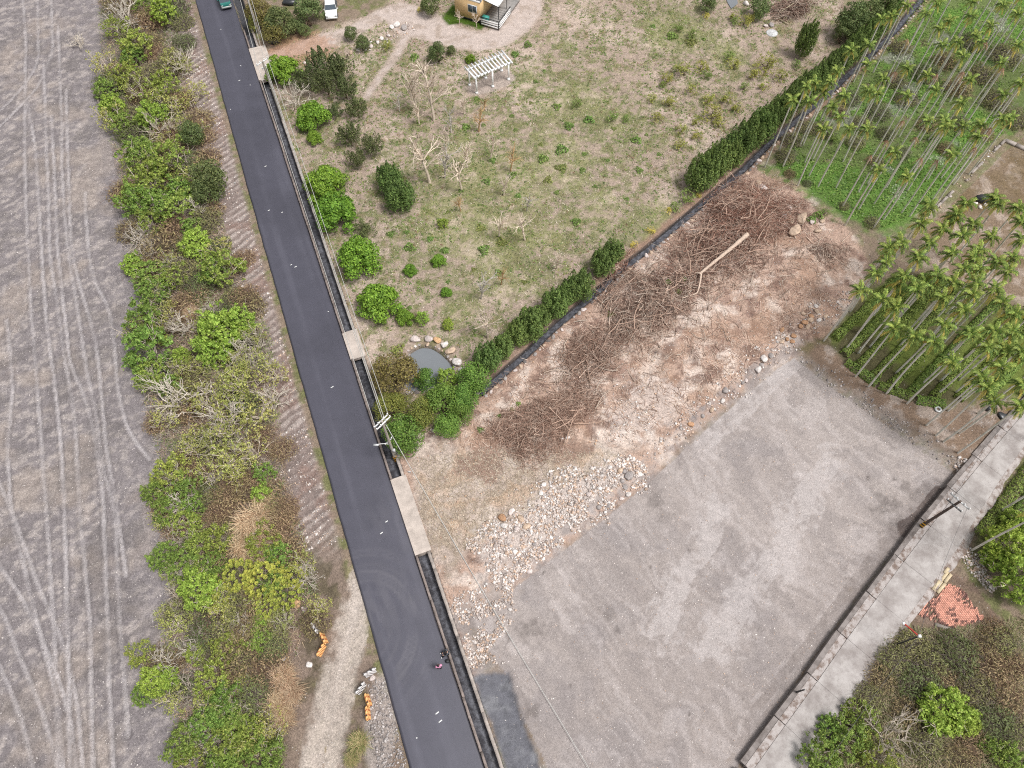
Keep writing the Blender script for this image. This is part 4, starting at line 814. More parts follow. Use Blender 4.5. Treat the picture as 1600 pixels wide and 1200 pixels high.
for q_ in ((647,88,7,'tiny green bush beside the gravel path below the drive bend'),(825,68,7,'small green bush at the edge of the drive loop'),(805,83,7,'small green bush between drive loop and white pergola')): plant('weed', 'green_bush', q_[0], q_[1], q_[2], q_[3], 'bush', None, 1.4)
# pond trees
plant('olive', 'pond_tree', 614, 578, 33, 'broad brownish olive tree between the drain and the pond', 'tree', None, .9, 0)
plant('olive', 'pond_tree', 610, 634, 24, 'yellow-olive cushiony tree behind the double crossarm utility pole', 'tree', None, 1, 1)
plant('olive', 'pond_tree', 655, 642, 23, 'dull olive tree in the middle of the clump below the pond', 'tree', None, 1, 1)
plant('billow', 'pond_tree', 631, 672, 27, 'mid green bushy tree hanging over the straw lot by the pole', 'tree', None, 1, 0)
plant('billow', 'pond_tree', 665, 592, 16, 'small leafy green tree on the near bank of the pond', 'tree', None, 1, 1)
plant('lime', 'pond_tree', 700, 588, 17, 'yellow-green rounded tree on the pond bank, right by the boulders', 'tree', None, 1.2, 0)
plant('billow', 'pond_tree', 741, 584, 22, 'dense green round tree at the end of the ditch', 'tree', None, 1.1, 0)
family([(692,622,24),(722,618,20),(698,660,18),(720,640,17)], 'billow', 'pond_tree', '{} rich green billowing tree of the clump between pond and brush piles', 'tree', 'rich green trees below the pond')
plant('weed', 'bank_weeds', 620, 545, 12, 'green weeds at the top of the brownish olive tree', 'weeds', None, 1)
# hedge along the ditch
family([(762,553,18),(785,538,15),(808,517,16),(830,500,20),(848,488,13),(868,467,18),(886,452,15),(907,440,19),(943,405,16),(960,388,14)], 'cypress', 'hedge_tree', '{} rounded conifer of the lower hedge along the ditch, counting from the pond', 'tree', 'lower hedge conifers along the ditch', key=lambda q: q[0])
family([(1100,262,20),(1117,250,16),(1127,240,18),(1147,236,15),(1142,226,15),(1160,215,18),(1175,203,18),(1193,190,18),(1205,178,16),(1222,166,16),(1238,152,16),(1253,138,15),(1268,126,15),(1283,115,14),(1298,103,14),(1311,91,14),(1325,80,14),(1340,68,14),(1353,56,14),(1366,44,13),(1378,32,13),(1390,20,12),(1400,8,12)], 'cypress', 'hedge_tree', '{} conifer of the dense upper hedge along the ditch, counting from the brush pile', 'tree', 'upper hedge conifers along the ditch', key=lambda q: q[0], zs=1.1)
family([(1335,22,26),(1362,14,24),(1322,45,18),(1385,2,22)], 'dark', 'woodland_tree', '{} large dark tree behind the upper hedge', 'tree', 'large dark trees behind the hedge', zs=1.3)
plant('cypress', 'columnar_conifer', 1266, 52, 12, 'lone columnar conifer between the two tree clumps at the far field edge', 'tree', None, 1.8)
family([(1108,3,15),(1187,6,20)], 'dark', 'pondside_tree', '{} dark tree beside the far pond patch', 'tree', 'dark trees at the far pond')
family([(1104,22,7),(1172,26,9),(1183,20,7),(1045,327,7),(1017,357,8),(992,380,7),(1092,302,6)], 'yellow', 'yellow_bush', '{} yellow bush along the field edge, counting from the far pond', 'bush', 'yellow bushes along the field edge')
family([(1072,105,16),(1097,100,13),(1145,97,14),(1200,90,19),(1185,107,16),(1220,113,13),(1197,132,11),(1045,118,13),(1080,137,11),(1050,155,12),(1110,150,13),(1140,150,13),(1115,170,18),(1155,165,11),(1125,190,12),(1090,185,11),(1067,197,11),(1090,207,11),(1065,222,11),(1025,180,11),(1020,150,10),(1165,28,12),(1150,22,10)], 'sprig', 'thin_shrub', '{} thin yellowish shrub of the far corner of the field', 'shrub', 'thin yellowish shrubs')
family([(1245,97,10),(1165,133,10),(1105,113,11),(1037,130,8),(1075,303,16),(1058,320,12),(1150,30,9),(1085,50,12),(1060,40,10),(1140,85,12),(900,158,11),(957,180,12),(980,183,9)], 'greensprig', 'green_shrub', '{} loose green shrub in the field, counting from the far edge', 'shrub', 'loose green shrubs of the field')
# bare saplings, given by foot and top in the photograph
def by_foot(kind, name, foot, top, label, group):
    parts, rad, zc = LIB[kind][CNT.get(kind, 0) % len(LIB[kind])]; CNT[kind] = CNT.get(kind, 0) + 1
    p = G(*foot); hh = CAM_H - p[2]; q = GZ(top[0], top[1], p[2]); Hh = max(1.2, hh * (1 - np.linalg.norm(p[:2]) / np.linalg.norm(q))); s = Hh / 2.6
    o = thing(name, label, 'tree', (p[0], p[1], p[2] - .02), RS.uniform(0, 6), group, (s, s, s))
    for nm, me, mt in parts: link(nm, me, o, None, M[mt])
SAP = sorted([((650,170),(647,105)),((678,188),(672,110)),((625,175),(622,150)),((705,207),(703,175)),((748,205),(750,165)),((725,178),(725,148)),((757,172),(762,150)),((671,285),(668,210)),((697,237),(698,205)),((695,278),(688,235)),((730,262),(735,220)),((721,297),(720,245)),((766,248),(765,215)),((798,268),(798,230)),((787,305),(787,275)),((720,330),(720,305)),((823,330),(823,305)),((780,370),(783,335)),((820,375),(820,335)),((752,467),(750,435)),((783,445),(783,420)),((762,528),(763,490)),((745,43),(744,22)),((718,38),(717,18)),((870,420),(870,395)),((655,195),(652,160))], key=lambda q: q[0][1])
for i_, (f_, t_) in enumerate(SAP): by_foot('sapling', 'bare_sapling', f_, t_, nth(i_) + ' bare whitish sapling in the field, counting from the house', 'bare saplings of the field')
WEEDS = [(877,232,11),(878,260,9),(845,225,8),(848,247,8),(805,202,6),(857,280,6),(770,250,11),(755,195,7),(728,197,7),(960,200,8),(995,217,9),(913,240,8),(910,265,6),(745,153,6),(837,127,8),(850,110,7),(760,282,7),(800,272,8),(720,297,8),(635,362,8),(672,372,12),(695,390,8),(783,377,13),(755,388,8),(750,355,8),(810,305,6),(1000,265,7),(700,330,8),(560,300,7),(655,190,6),(668,245,7),(610,365,7),(640,385,10),(700,440,8),(820,440,9),(740,420,9),(780,425,8),(870,300,9),(900,345,9),(930,290,8),(980,310,8),(1030,240,8),(1010,210,7),(950,250,7),(890,195,9),(920,185,10),(870,165,8),(800,180,8),(830,160,7),(1050,55,10),(1080,65,10),(1020,40,9),(1100,60,8),(780,540,6),(640,480,9),(800,640,8),(810,630,9),(780,650,8),(750,672,6),(1045,440,6),(1070,435,6),(1060,455,6),(945,565,7),(955,490,7),(1280,335,9),(1270,342,8)]
family([(x, y, r * (.55 + .75 * ((x * 7 + y * 13) % 10) / 9)) for x, y, r in WEEDS], 'weed', 'weed_clump', '{} green weed clump on open ground, counting from the far edge', 'weeds', 'green weed clumps on open ground')
# right-hand margin below the concrete lane
family([(1580,850,34),(1600,900,40),(1595,815,24),(1560,870,22)], 'lime', 'fruit_tree', '{} glossy bright green fruit tree beside the brick paving', 'tree', 'fruit trees by the brick paving', zs=1.3)
family([(1480,1110,42),(1510,1125,24)], 'lime', 'lime_shrub', '{} lush lime green shrub in the brown thicket below the lane', 'shrub', 'lime shrubs below the lane')
plant('bare', 'bare_shrub', 1395, 1150, 46, 'large leafless pale shrub below the lane', 'shrub', None, .9, 2)
family([(1290,1185,34),(1330,1150,30),(1350,1120,26),(1370,1180,28),(1300,1140,22),(1590,1190,24),(1570,1180,22),(1545,1165,16)], 'leafy', 'leafy_shrub', '{} leafy green shrub along the foot of the lane', 'shrub', 'leafy shrubs below the lane')
family([(1430,1010,26),(1400,1035,26),(1460,1030,30),(1500,1020,34),(1380,1060,24),(1440,1070,32),(1360,1090,22),(1420,1110,26),(1570,1000,26),(1530,1075,30),(1560,1130,30),(1450,1160,28),(1500,1190,28),(1545,1010,24),(1590,1140,24)], 'tangle', 'thicket_bush', '{} olive thicket bush below the lane, counting from the brick paving', 'shrub', 'olive thicket below the lane')
family([(1550,1040,30),(1580,1090,30),(1590,1040,24),(1520,1160,26),(1560,985,22),(1480,1060,22)], 'browntangle', 'dead_thicket_bush', '{} brown withered thicket bush below the brick paving', 'shrub', 'brown thicket below the lane')
# undergrowth between the upper palms
family([(1230,240,16),(1240,215,16),(1262,195,16),(1290,200,16),(1310,170,16),(1330,150,16),(1350,190,16),(1375,170,18),(1400,120,18),(1420,150,18),(1450,110,20),(1480,90,20),(1500,130,22),(1540,110,22),(1575,80,24),(1520,60,20),(1560,150,22),(1590,180,22),(1410,235,14),(1365,345,12),(1340,220,14),(1450,190,16),(1500,190,16),(1410,70,16),(1235,270,9),(1262,285,7),(1320,320,9),(1370,250,12),(1540,205,16),(1480,230,14),(1385,205,14)], 'tangle', 'understory_bush', '{} grey-green understory bush among the tall palms, counting from the far end', 'bush', 'understory bushes among the palms')
family([(1305,210,13),(1470,210,14),(1290,330,8)], 'greensprig', 'green_shrub', '{} fresh green shrub among the tall palms', 'shrub', 'fresh shrubs among the palms')

# ------------------------------------------------------------------ more of the brush strip, drawn by lot
STRIP_POLY = [(150, -10), (268, -10), (300, 130), (328, 280), (368, 400), (425, 520), (440, 640), (445, 720), (475, 830), (505, 950), (470, 1010), (450, 1100), (440, 1210), (275, 1210), (262, 1110), (230, 1050), (262, 940), (250, 850), (245, 720), (225, 640), (205, 560), (215, 440), (192, 330), (160, 170)]
def inpoly(p, poly): 
    x, y = p; c = False
    for i in range(len(poly)):
        (ax, ay), (bx, by) = poly[i], poly[(i + 1) % len(poly)]
        if (ay > y) != (by > y) and x < (bx - ax) * (y - ay) / (by - ay) + ax: c = not c
    return c
rs_ = np.random.RandomState(5); fill = []
while len(fill) < 190:
    q = (rs_.uniform(150, 510), rs_.uniform(-10, 1205))
    if inpoly(q, STRIP_POLY) and all(math.hypot(q[0] - a[0], q[1] - a[1]) > 15 for a in fill): fill.append(q)
FK = {}
for q in fill:
    zone = q[1]; w = {'tangle': 4, 'leafy': 2.0, 'pale': 2.4, 'bare': 2.6, 'browntangle': 2, 'lime': .4}
    if 560 < zone < 740: w['pale'] = 6; w['bare'] = 3
    if 740 < zone < 860: w['browntangle'] = 6
    if zone > 1000: w['leafy'] = 4
    if zone < 120: w['bare'] = 2.5
    ks = list(w); k = ks[rs_.choice(len(ks), p=np.array([w[z] for z in ks]) / sum(w.values()))]; FK.setdefault(k, []).append((q[0], q[1], rs_.uniform(17, 28)))
for k, it in FK.items(): family(it, k, SNAME[k], '{} smaller ' + SLAB[k] + ' along the brush strip', 'shrub', 'smaller ' + SLAB[k] + 's of the brush strip', zs=1.1)

def scatter(poly_px, n, rs, z=0.0):
    P = PZ(poly_px, z); lo, hi = P.min(0), P.max(0); X = rs.uniform(lo[0], hi[0], n * 3); Y = rs.uniform(lo[1], hi[1], n * 3)
    m = sdf(P, X, Y, .5) > 0; X, Y = X[m][:n], Y[m][:n]; return X, Y
def stuff(name, b, mat, label, parent=None):
    o = link(name, b.mesh(name), parent, None, M[mat]); o['kind'] = 'stuff'; o['label'] = label; return o
def blades(X, Y, Z, rs, L, w, col, lift=(.1, .9)):
    """thin tapering straws leaning every way"""
    n = len(X); th = rs.uniform(0, 2 * PI, n); el = rs.uniform(lift[0], lift[1], n); L = L * rs.uniform(.5, 1.3, n)
    d = np.c_[np.cos(th) * np.cos(el), np.sin(th) * np.cos(el), np.sin(el)] * L[:, None]; s = np.c_[-np.sin(th), np.cos(th), np.zeros(n)] * (w * rs.uniform(.6, 1.3, n))[:, None]
    P = np.c_[X, Y, Z]; return np.stack([P - s, P + s, P + d + s * .35, P + d - s * .35], 1), col
def undergrowth():
    rs = np.random.RandomState(8); b = MB(); X, Y = scatter(STRIP_POLY, 46000, rs, -.8); Z = hgt(X, Y); hump = np.clip(fbm(X, Y, .5, 3, 90) * 1.5 - .35, 0.05, 1) * .9
    n = len(X); pal = 1.35 * np.array([tone(150, 128, 108), tone(176, 150, 122), tone(120, 100, 84), tone(162, 146, 134), tone(130, 134, 84), tone(108, 122, 68), tone(140, 108, 88)])
    zone = fbm(X, Y, .3, 3, 93); k = np.where(zone > .55, rs.randint(3, 6, n), rs.randint(0, 4, n)); k = np.where(rs.rand(n) < .12, 6, k); C = pal[k] * rs.uniform(.7, 1.25, (n, 1))
    q, _ = blades(X, Y, Z + hump * rs.rand(n), rs, .6, .02, None, (-.1, .8)); b.quads(q, C)
    X, Y = scatter(STRIP_POLY, 30000, rs, -.8); Z = hgt(X, Y) + np.clip(fbm(X, Y, .5, 3, 90) * 1.5 - .35, .05, 1) * rs.rand(len(X)); zone = fbm(X, Y, .35, 3, 95); m = zone > .45; X, Y, Z = X[m], Y[m], Z[m]
    b.quads(leaf_quads(np.c_[X, Y, Z + .1], np.tile([0, 0, 1.], (len(X), 1)), .17, rs, .6, .6), cols_for(len(X), tone(116, 128, 68), rs, .35, tone(140, 142, 84), .4))
    stuff('undergrowth', b, 'dry', 'dry stalks and low weeds under the roadside shrubs')
undergrowth()
def field_grass():
    rs = np.random.RandomState(9); X = rs.uniform(-45, 60, 170000); Y = rs.uniform(28, 108, 170000); m = (sdf(FIELD, X, Y) > 0) & (sdf(DRIVE, X, Y) < 0) & (sdf(POND, X, Y) < -.6) & (sdf(PERGOLA_PAD, X, Y) < .1) & (sdf(TURF, X, Y) < 0)
    X, Y = X[m], Y[m]; dd, _ = pdist(DITCH, X, Y, 2); a = fbm(X, Y, .9, 4, 11); bb = fbm(X, Y, .12, 3, 97); c2 = fbm(X, Y, .4, 3, 98); keep = (dd > 1.2) & (rs.rand(len(X)) < .15 + .9 * sst(.35, .65, a)); X, Y, a, bb, c2 = X[keep], Y[keep], a[keep], bb[keep], c2[keep]
    n = len(X); green = sst(.42, .6, a * .5 + c2 * .35 + bb * .3 - .06 + rs.normal(size=n) * .05); Z = hgt(X, Y)
    g = rs.rand(n) < green * .85; pal = np.array([tone(192, 174, 154), tone(212, 196, 178), tone(168, 146, 124), tone(150, 130, 112)]); C = pal[rs.randint(0, 4, n)]; C[g] = np.array([tone(122, 134, 74), tone(148, 152, 92), tone(104, 122, 62)])[rs.randint(0, 3, g.sum())]
    C = C * rs.uniform(.6, 1.15, (n, 1)); q, _ = blades(X, Y, Z + .01, rs, .24, .035, None, (.1, 1.0)); b = MB().quads(q, C); stuff('field_grass', b, 'dry', 'dry and green grass tufts covering the field')
field_grass()
def field_weeds():
    rs = np.random.RandomState(12); X = rs.uniform(-45, 60, 26000); Y = rs.uniform(28, 108, 26000); m = (sdf(FIELD, X, Y) > 0) & (sdf(DRIVE, X, Y) < -.2) & (sdf(POND, X, Y) < -.6) & (sdf(PERGOLA_PAD, X, Y) < .1) & (sdf(TURF, X, Y) < 0) & (pdist(DITCH, X, Y, 2)[0] > 1.2)
    X, Y = X[m], Y[m]; c = fbm(X, Y, .35, 4, 57) * .6 + fbm(X, Y, .08, 3, 58) * .5; keep = rs.rand(len(X)) < sst(.46, .62, c) * .95 + .06; X, Y = X[keep], Y[keep]; n = len(X); r = rs.uniform(.08, .26, n); k = 9
    P = np.repeat(np.c_[X, Y, hgt(X, Y) + .03], k, 0) + rs.normal(size=(n * k, 3)) * np.repeat(r, k)[:, None] * [1, 1, .35] * .6; P[:, 2] = np.maximum(P[:, 2], np.repeat(hgt(X, Y), k) + .02)
    base = np.array([tone(92, 120, 54), tone(112, 136, 62), tone(128, 134, 70), tone(84, 104, 56), tone(134, 108, 84)])[rs.choice(5, n, p=[.3, .28, .2, .14, .08])] * .92; b = MB().quads(leaf_quads(P, np.tile([0, 0, 1.], (n * k, 1)), .15, rs, .6, .55), np.repeat(base, k, 0) * rs.uniform(.75, 1.25, (n * k, 1))); stuff('field_weeds', b, 'leaf', 'small green weeds dotted through the field')
field_weeds()
def grove_cover():
    rs = np.random.RandomState(10); X = rs.uniform(25, 95, 90000); Y = rs.uniform(40, 108, 90000); s = sdf(GROVE, X, Y, 5); lu = sdf(LUSH, X, Y); a = fbm(X, Y, .22, 4, 5); k = (s > 0) & ((rs.rand(len(X)) < sst(.3, .5, a) * .85) | ((lu > -.5) & (rs.rand(len(X)) < .95)))
    X, Y, lu = X[k], Y[k], lu[k]; n = len(X); Z = hgt(X, Y) + rs.rand(n) * .25; C = cols_for(n, tone(92, 124, 48), rs, .35, tone(116, 142, 66), .35); pale = fbm(X, Y, .3, 3, 84) > .78; C[pale] = tone(168, 176, 150) * rs.uniform(.8, 1.1, (pale.sum(), 1))
    b = MB().quads(leaf_quads(np.c_[X, Y, Z + .05], np.tile([0, 0, 1.], (n, 1)), .24, rs, .6, .5), C); stuff('ground_cover', b, 'leaf', 'lush green ground cover under the tall palms')
    X, Y = scatter([(1390, 980), (1480, 985), (1540, 975), (1640, 960), (1640, 1220), (1255, 1220), (1330, 1100)], 26000, rs, -.3); n = len(X); Z = hgt(X, Y); hump = np.clip(fbm(X, Y, .45, 3, 66) * 1.4 - .3, .03, 1) * .8
    C = 1.25 * np.array([tone(132, 120, 84), tone(150, 132, 108), tone(116, 122, 70), tone(136, 118, 92)])[rs.randint(0, 4, n)] * rs.uniform(.7, 1.2, (n, 1)); q, _ = blades(X, Y, Z + hump * rs.rand(n), rs, .45, .025, None, (0, .9)); stuff('thicket_floor', MB().quads(q, C), 'dry', 'brown and olive stalks of the thicket floor below the lane')
grove_cover()

# ------------------------------------------------------------------ stones
OCT_V = np.array([[1, 0, 0], [-1, 0, 0], [0, 1, 0], [0, -1, 0], [0, 0, 1], [0, 0, -1.]]); OCT_F = np.array([[0, 2, 4], [2, 1, 4], [1, 3, 4], [3, 0, 4], [2, 0, 5], [1, 2, 5], [3, 1, 5], [0, 3, 5]])
CUB_V = np.array([[x, y, z] for x in (-1, 1) for y in (-1, 1) for z in (-1, 1)], float) * .72; CUB_F = np.array([[0, 1, 3, 2], [4, 6, 7, 5], [0, 4, 5, 1], [2, 3, 7, 6], [0, 2, 6, 4], [1, 5, 7, 3]])
def stone_cloud(b, X, Y, Z, size, C, rs):
    n = len(X)
    for V0, F0, m in ((OCT_V, OCT_F, np.arange(n) % 2 == 0), (CUB_V, CUB_F, np.arange(n) % 2 == 1)):
        k = m.sum(); nv = len(V0); V = V0[None] + rs.normal(size=(k, nv, 3)) * .2; V *= (size[m][:, None] * rs.uniform(.6, 1.2, (k, 3)))[:, None, :]; V[:, :, 2] *= .7
        a = rs.uniform(0, 2 * PI, k); ca, sa = np.cos(a)[:, None], np.sin(a)[:, None]; x = V[:, :, 0] * ca - V[:, :, 1] * sa; y = V[:, :, 0] * sa + V[:, :, 1] * ca
        W = np.stack([x + X[m][:, None], y + Y[m][:, None], V[:, :, 2] + (Z[m] + size[m] * .3)[:, None]], 2)
        F = (F0[None] + (np.arange(k) * nv)[:, None, None]).reshape(-1, F0.shape[1]); b.add(W.reshape(-1, 3), F, np.repeat(C[m], len(F0), 0))
PALS = {'pale': [tone(216, 204, 196), tone(232, 224, 218), tone(186, 172, 164), tone(206, 180, 160)], 'grey': [tone(176, 168, 164), tone(150, 142, 140), tone(198, 190, 186)], 'tan': [tone(200, 168, 140), tone(188, 160, 142), tone(214, 196, 180), tone(168, 140, 120)]}
def stones(name, X, Y, smin, smax, pal, rs, label, pw=2.2):
    n = len(X); size = smin + (smax - smin) * rs.rand(n) ** pw; P = np.array(PALS[pal]); C = P[rs.randint(0, len(P), n)] * rs.uniform(.75, 1.12, (n, 1)); b = MB(); stone_cloud(b, X, Y, hgt(X, Y) - .01, size, C, rs); stuff(name, b, 'rock', label)
def all_stones():
    rs = np.random.RandomState(14)
    def within(poly, n, inset=0.0, wob=1.0, f=.8, thr=.35):
        lo, hi = poly.min(0) - 1, poly.max(0) + 1; X = rs.uniform(lo[0], hi[0], n * 4); Y = rs.uniform(lo[1], hi[1], n * 4); w = (fbm(X, Y, f, 3, 11) - .5) * 2.2 * wob
        m = (sdf(poly, X, Y) + w > inset) & (rs.rand(len(X)) < sst(thr, thr + .25, fbm(X, Y, 1.3, 3, 19))); return X[m][:n], Y[m][:n]
    X, Y = within(WHITE_BANK, 9000, -.3, 2.4, .6, .26); stones('bank_rubble', X, Y, .03, .17, 'pale', rs, 'pale broken stones heaped along the edge of the grey lot')
    X, Y = within(CHALK, 700, .2, 2.6, .7, .46); stones('chalk_rubble', X, Y, .03, .14, 'pale', rs, 'white chalky fragments in the rubble ground')
    X, Y = within(RUBBLE_NEAR, 3000, 0, 1.4); stones('entrance_rubble', X, Y, .03, .15, 'pale', rs, 'loose pale stones between the drain and the grey lot')
    X, Y = within(RUBBLE, 5200, .2, 1); stones('scattered_rubble', X, Y, .02, .11, 'tan', rs, 'small tan stones strewn over the rubble ground')
    X, Y = within(PZ([(1000, 745), (1060, 695), (1150, 615), (1210, 562), (1240, 540), (1300, 500), (1335, 460), (1310, 450), (1230, 520), (1150, 580), (1060, 660), (985, 720)]), 4200, -.3, 1.3, .7, .34); stones('edge_rubble', X, Y, .025, .16, 'pale', rs, 'tan and pale stones along the upper edge of the grey lot', 1.8)
    X, Y = within(LOT, 6500, .3, .3, .8, .38); stones('lot_gravel', X, Y, .015, .06, 'pale', rs, 'loose pale gravel on the grey lot', 2.5)
    X, Y = within(np.vstack([GRAVEL[:-3], [[-46, -10], [-95, 105]]]), 14000, 0, .3, .8, .3); stones('flat_gravel', X, Y, .02, .09, 'grey', rs, 'loose pale stones on the gravel flat', 2.5)
    s = rs.uniform(20, 118, 30000); d = rs.uniform(.7, 5.6, 30000); P = np.array(LF[0])[None] + s[:, None] * LF[1] - d[:, None] * LF[2]; X, Y = P[:, 0], P[:, 1]
    rib = .5 + .5 * np.sin((s + .35 * d + .5 * fbm(X, Y, .7, 2, 31)) * 2 * PI / .95); m = rs.rand(len(X)) < sst(.3, 1.1, rib + (fbm(X, Y, 1.1, 3, 63) - .5) * 1.8) * sst(.38, .58, fbm(X, Y, .35, 4, 5) + .06) * .75; stones('bank_stones', X[m], Y[m], .03, .12, 'pale', rs, 'rows of pale stones on the bank beside the asphalt road')
    X, Y = scatter([(575, 1060), (600, 1060), (640, 1210), (590, 1210), (575, 1130)], 900, rs, -.2); stones('verge_stones', X, Y, .03, .14, 'grey', rs, 'grey stones on the verge beside the barriers')
    X, Y = within(PZ([(1240, 545), (1290, 570), (1380, 632), (1450, 680), (1505, 718), (1510, 738), (1440, 695), (1370, 650), (1290, 595)]), 1500, 0, .4); stones('kerb_rubble', X, Y, .03, .13, 'grey', rs, 'grey stones in the berm between grey lot and crop rows')
    X, Y = scatter([(1498, 712), (1516, 722), (1508, 742), (1492, 730)], 60, rs, -.2); stones('corner_rubble', X, Y, .08, .22, 'pale', rs, 'heap of white stones at the corner of the grey lot')
    X, Y = scatter([(1500, 845), (1520, 860), (1555, 920), (1545, 930), (1510, 890), (1495, 865)], 500, rs, -.3); stones('lane_rubble', X, Y, .04, .16, 'pale', rs, 'rough stones heaped between lane and fruit trees')
    X, Y = scatter([(555, 70), (585, 62), (635, 35), (650, 45), (600, 72), (560, 85)], 130, rs); stones('rockery_stones', X, Y, .06, .22, 'pale', rs, 'small pale stones of the rockery by the drive')
    X, Y = scatter([(1560, 222), (1572, 220), (1444, 352), (1432, 350)], 250, rs); stones('plot_kerb_rubble', X, Y, .05, .2, 'pale', rs, 'pale rubble along the kerb of the fallow plot')
all_stones()
def rock_mesh(seed, flat=.7):
    rs = np.random.RandomState(seed); bm = bmesh.new(); bmesh.ops.create_icosphere(bm, subdivisions=2, radius=1.0)
    cuts = [(unit(1, rs)[0], rs.uniform(.55, .85)) for _ in range(9)]; sc = rs.uniform(.75, 1.15, 3); sc[2] *= flat
    V = []
    for v in bm.verts:
        p = np.array(v.co)
        for n_, d_ in cuts:
            q = p @ n_
            if q > d_: p = p - n_ * (q - d_) * .9
        V.append(p * sc * (1 + .05 * rs.normal()))
    bm.verts.ensure_lookup_table(); F = [[v.index for v in f.verts] for f in bm.faces]; bm.free(); return np.array(V), np.array(F)
ROCKS = {}
ROCK_C = {'white': tone(226, 218, 212), 'pinkish': tone(214, 200, 194), 'orange': tone(206, 168, 128), 'tan': tone(204, 180, 158), 'grey': tone(168, 160, 156), 'dark': tone(120, 112, 108), 'rust': tone(190, 150, 118)}
for ci, (cn, cc_) in enumerate(ROCK_C.items()):
    for k in range(3):
        V_, F_ = rock_mesh(300 + ci * 7 + k); rs_ = np.random.RandomState(k); ROCKS[cn, k] = MB().add(V_, F_, np.tile(cc_, (len(F_), 1)) * rs_.uniform(.82, 1.08, (len(F_), 1))).mesh('rock')
RK = [0]
def rock(px, py, rpx, cn, label, group=None, name='boulder', tall=1.0):
    RK[0] += 1; k = RK[0] % 3; r = rpx * mpp(px, py) ; p = G(px, py, r * .35); o = link(name, ROCKS[cn, k], None, (p[0], p[1], p[2] + r * .3), M['rock']); o.rotation_euler = (RS.uniform(-.2, .2), RS.uniform(-.2, .2), RS.uniform(0, 6)); o.scale = (r * 1.1, r * 1.0, r * tall); return tag(o, label, 'rock', group)
for px, py, r, c_, l in ((650, 530, 8.5, 'pinkish', 'first pale pinkish boulder of the pond rim, nearest the brownish olive tree'), (669, 529, 9, 'pinkish', 'broad pale boulder on the pond rim beside the orange one'), (683.5, 531, 7, 'orange', 'orange sandstone boulder on the far rim of the pond'), (694.5, 538, 8, 'white', 'white boulder on the pond rim just past the orange one'), (703.5, 548, 9, 'tan', 'large tan boulder on the pond rim between two white ones'), (714, 565, 9, 'white', 'white boulder with a dark side on the pond rim'), (721, 577, 7, 'white', 'last white boulder of the pond rim, against the round tree'), (633, 605, 5, 'grey', 'grey boulder at the tail of the pond'), (642, 611, 5, 'dark', 'dark boulder at the tail of the pond'), (637, 614, 4, 'grey', 'smaller grey boulder below the tail of the pond'), (651, 613, 4.5, 'dark', 'low dark boulder under the trees at the near pond bank')): rock(px, py, r, c_, l, 'boulders around the pond', tall=.85)
RIM = smooth(np.vstack([POND, POND[:1]]), .42, 1); ring_ = thing('pond_stone_ring', 'ring of small flat stones edging the pond', 'stonework')
for i, p in enumerate(RIM[:-1]):
    if RS.rand() < .9:
        r = RS.uniform(.16, .3); c_ = ('pinkish', 'tan', 'white', 'grey')[i % 4]; q = p + (p - POND.mean(0)) / np.linalg.norm(p - POND.mean(0)) * .3; o = link('stone', ROCKS[c_, i % 3], ring_, (q[0], q[1], float(hgt(q[0], q[1])) + .06), M['rock']); o.scale = (r, r * .85, r * .6); o.rotation_euler = (0, 0, RS.uniform(0, 6))
for i, (px, py, r, c_) in enumerate(((1194, 560, 7, 'white'), (1185, 577, 7.5, 'white'), (1204, 556, 5, 'grey'), (1190, 570, 5, 'grey'), (1160, 598, 4, 'grey'), (1166, 594, 4.5, 'pinkish'), (1134, 610, 7, 'grey'), (1129, 626, 5.5, 'white'), (1112, 640, 5, 'tan'), (1080, 663, 6, 'rust'), (1098, 650, 4.5, 'grey'))): rock(px, py, r, c_, nth(i) + ' larger block along the upper edge of the grey lot, counting from the crop rows', 'blocks along the lot edge')
for i, (px, py, r, c_) in enumerate(((982, 743, 8, 'grey'), (969, 735, 5.5, 'tan'), (976, 737, 5, 'grey'), (953, 730, 4.5, 'white'), (1000, 741, 4.5, 'white'), (972, 751, 5, 'grey'), (977, 760, 5, 'grey'), (982, 772, 5, 'white'), (972, 779, 4.5, 'pinkish'), (950, 790, 4.5, 'grey'), (920, 772, 4.5, 'pinkish'), (936, 793, 5, 'grey'), (800, 797, 5, 'white'), (785, 808, 7.5, 'rust'), (788, 821, 7, 'white'), (814, 810, 6.5, 'tan'), (798, 800, 5, 'pinkish'), (823, 822, 7, 'tan'), (808, 825, 6, 'pinkish'), (805, 862, 4.5, 'white'), (827, 893, 5.5, 'pinkish'), (845, 770, 5, 'white'), (850, 757, 4.5, 'white'), (878, 686, 4, 'white'), (887, 683, 4.5, 'white'), (835, 850, 4.5, 'grey'), (797, 952, 4, 'white'))): rock(px, py, r, c_, nth(i) + ' larger stone in the pale rubble bank, counting from its upper end', 'larger stones of the rubble bank')
for i, (px, py, r, c_) in enumerate(((1186, 285, 6, 'tan'), (1192, 292, 7, 'pinkish'), (1253, 340, 11, 'tan'), (1236, 344, 7, 'tan'), (1232, 324, 6, 'pinkish'), (1278, 360, 6, 'tan'), (1243, 360, 12, 'tan'), (1225, 337, 6, 'grey'), (1269, 346, 6, 'pinkish'), (1285, 345, 5, 'tan'))): rock(px, py, r, c_, nth(i) + ' tan boulder at the head of the rubble ground by the palm grove', 'tan boulders by the palm grove', tall=.7)
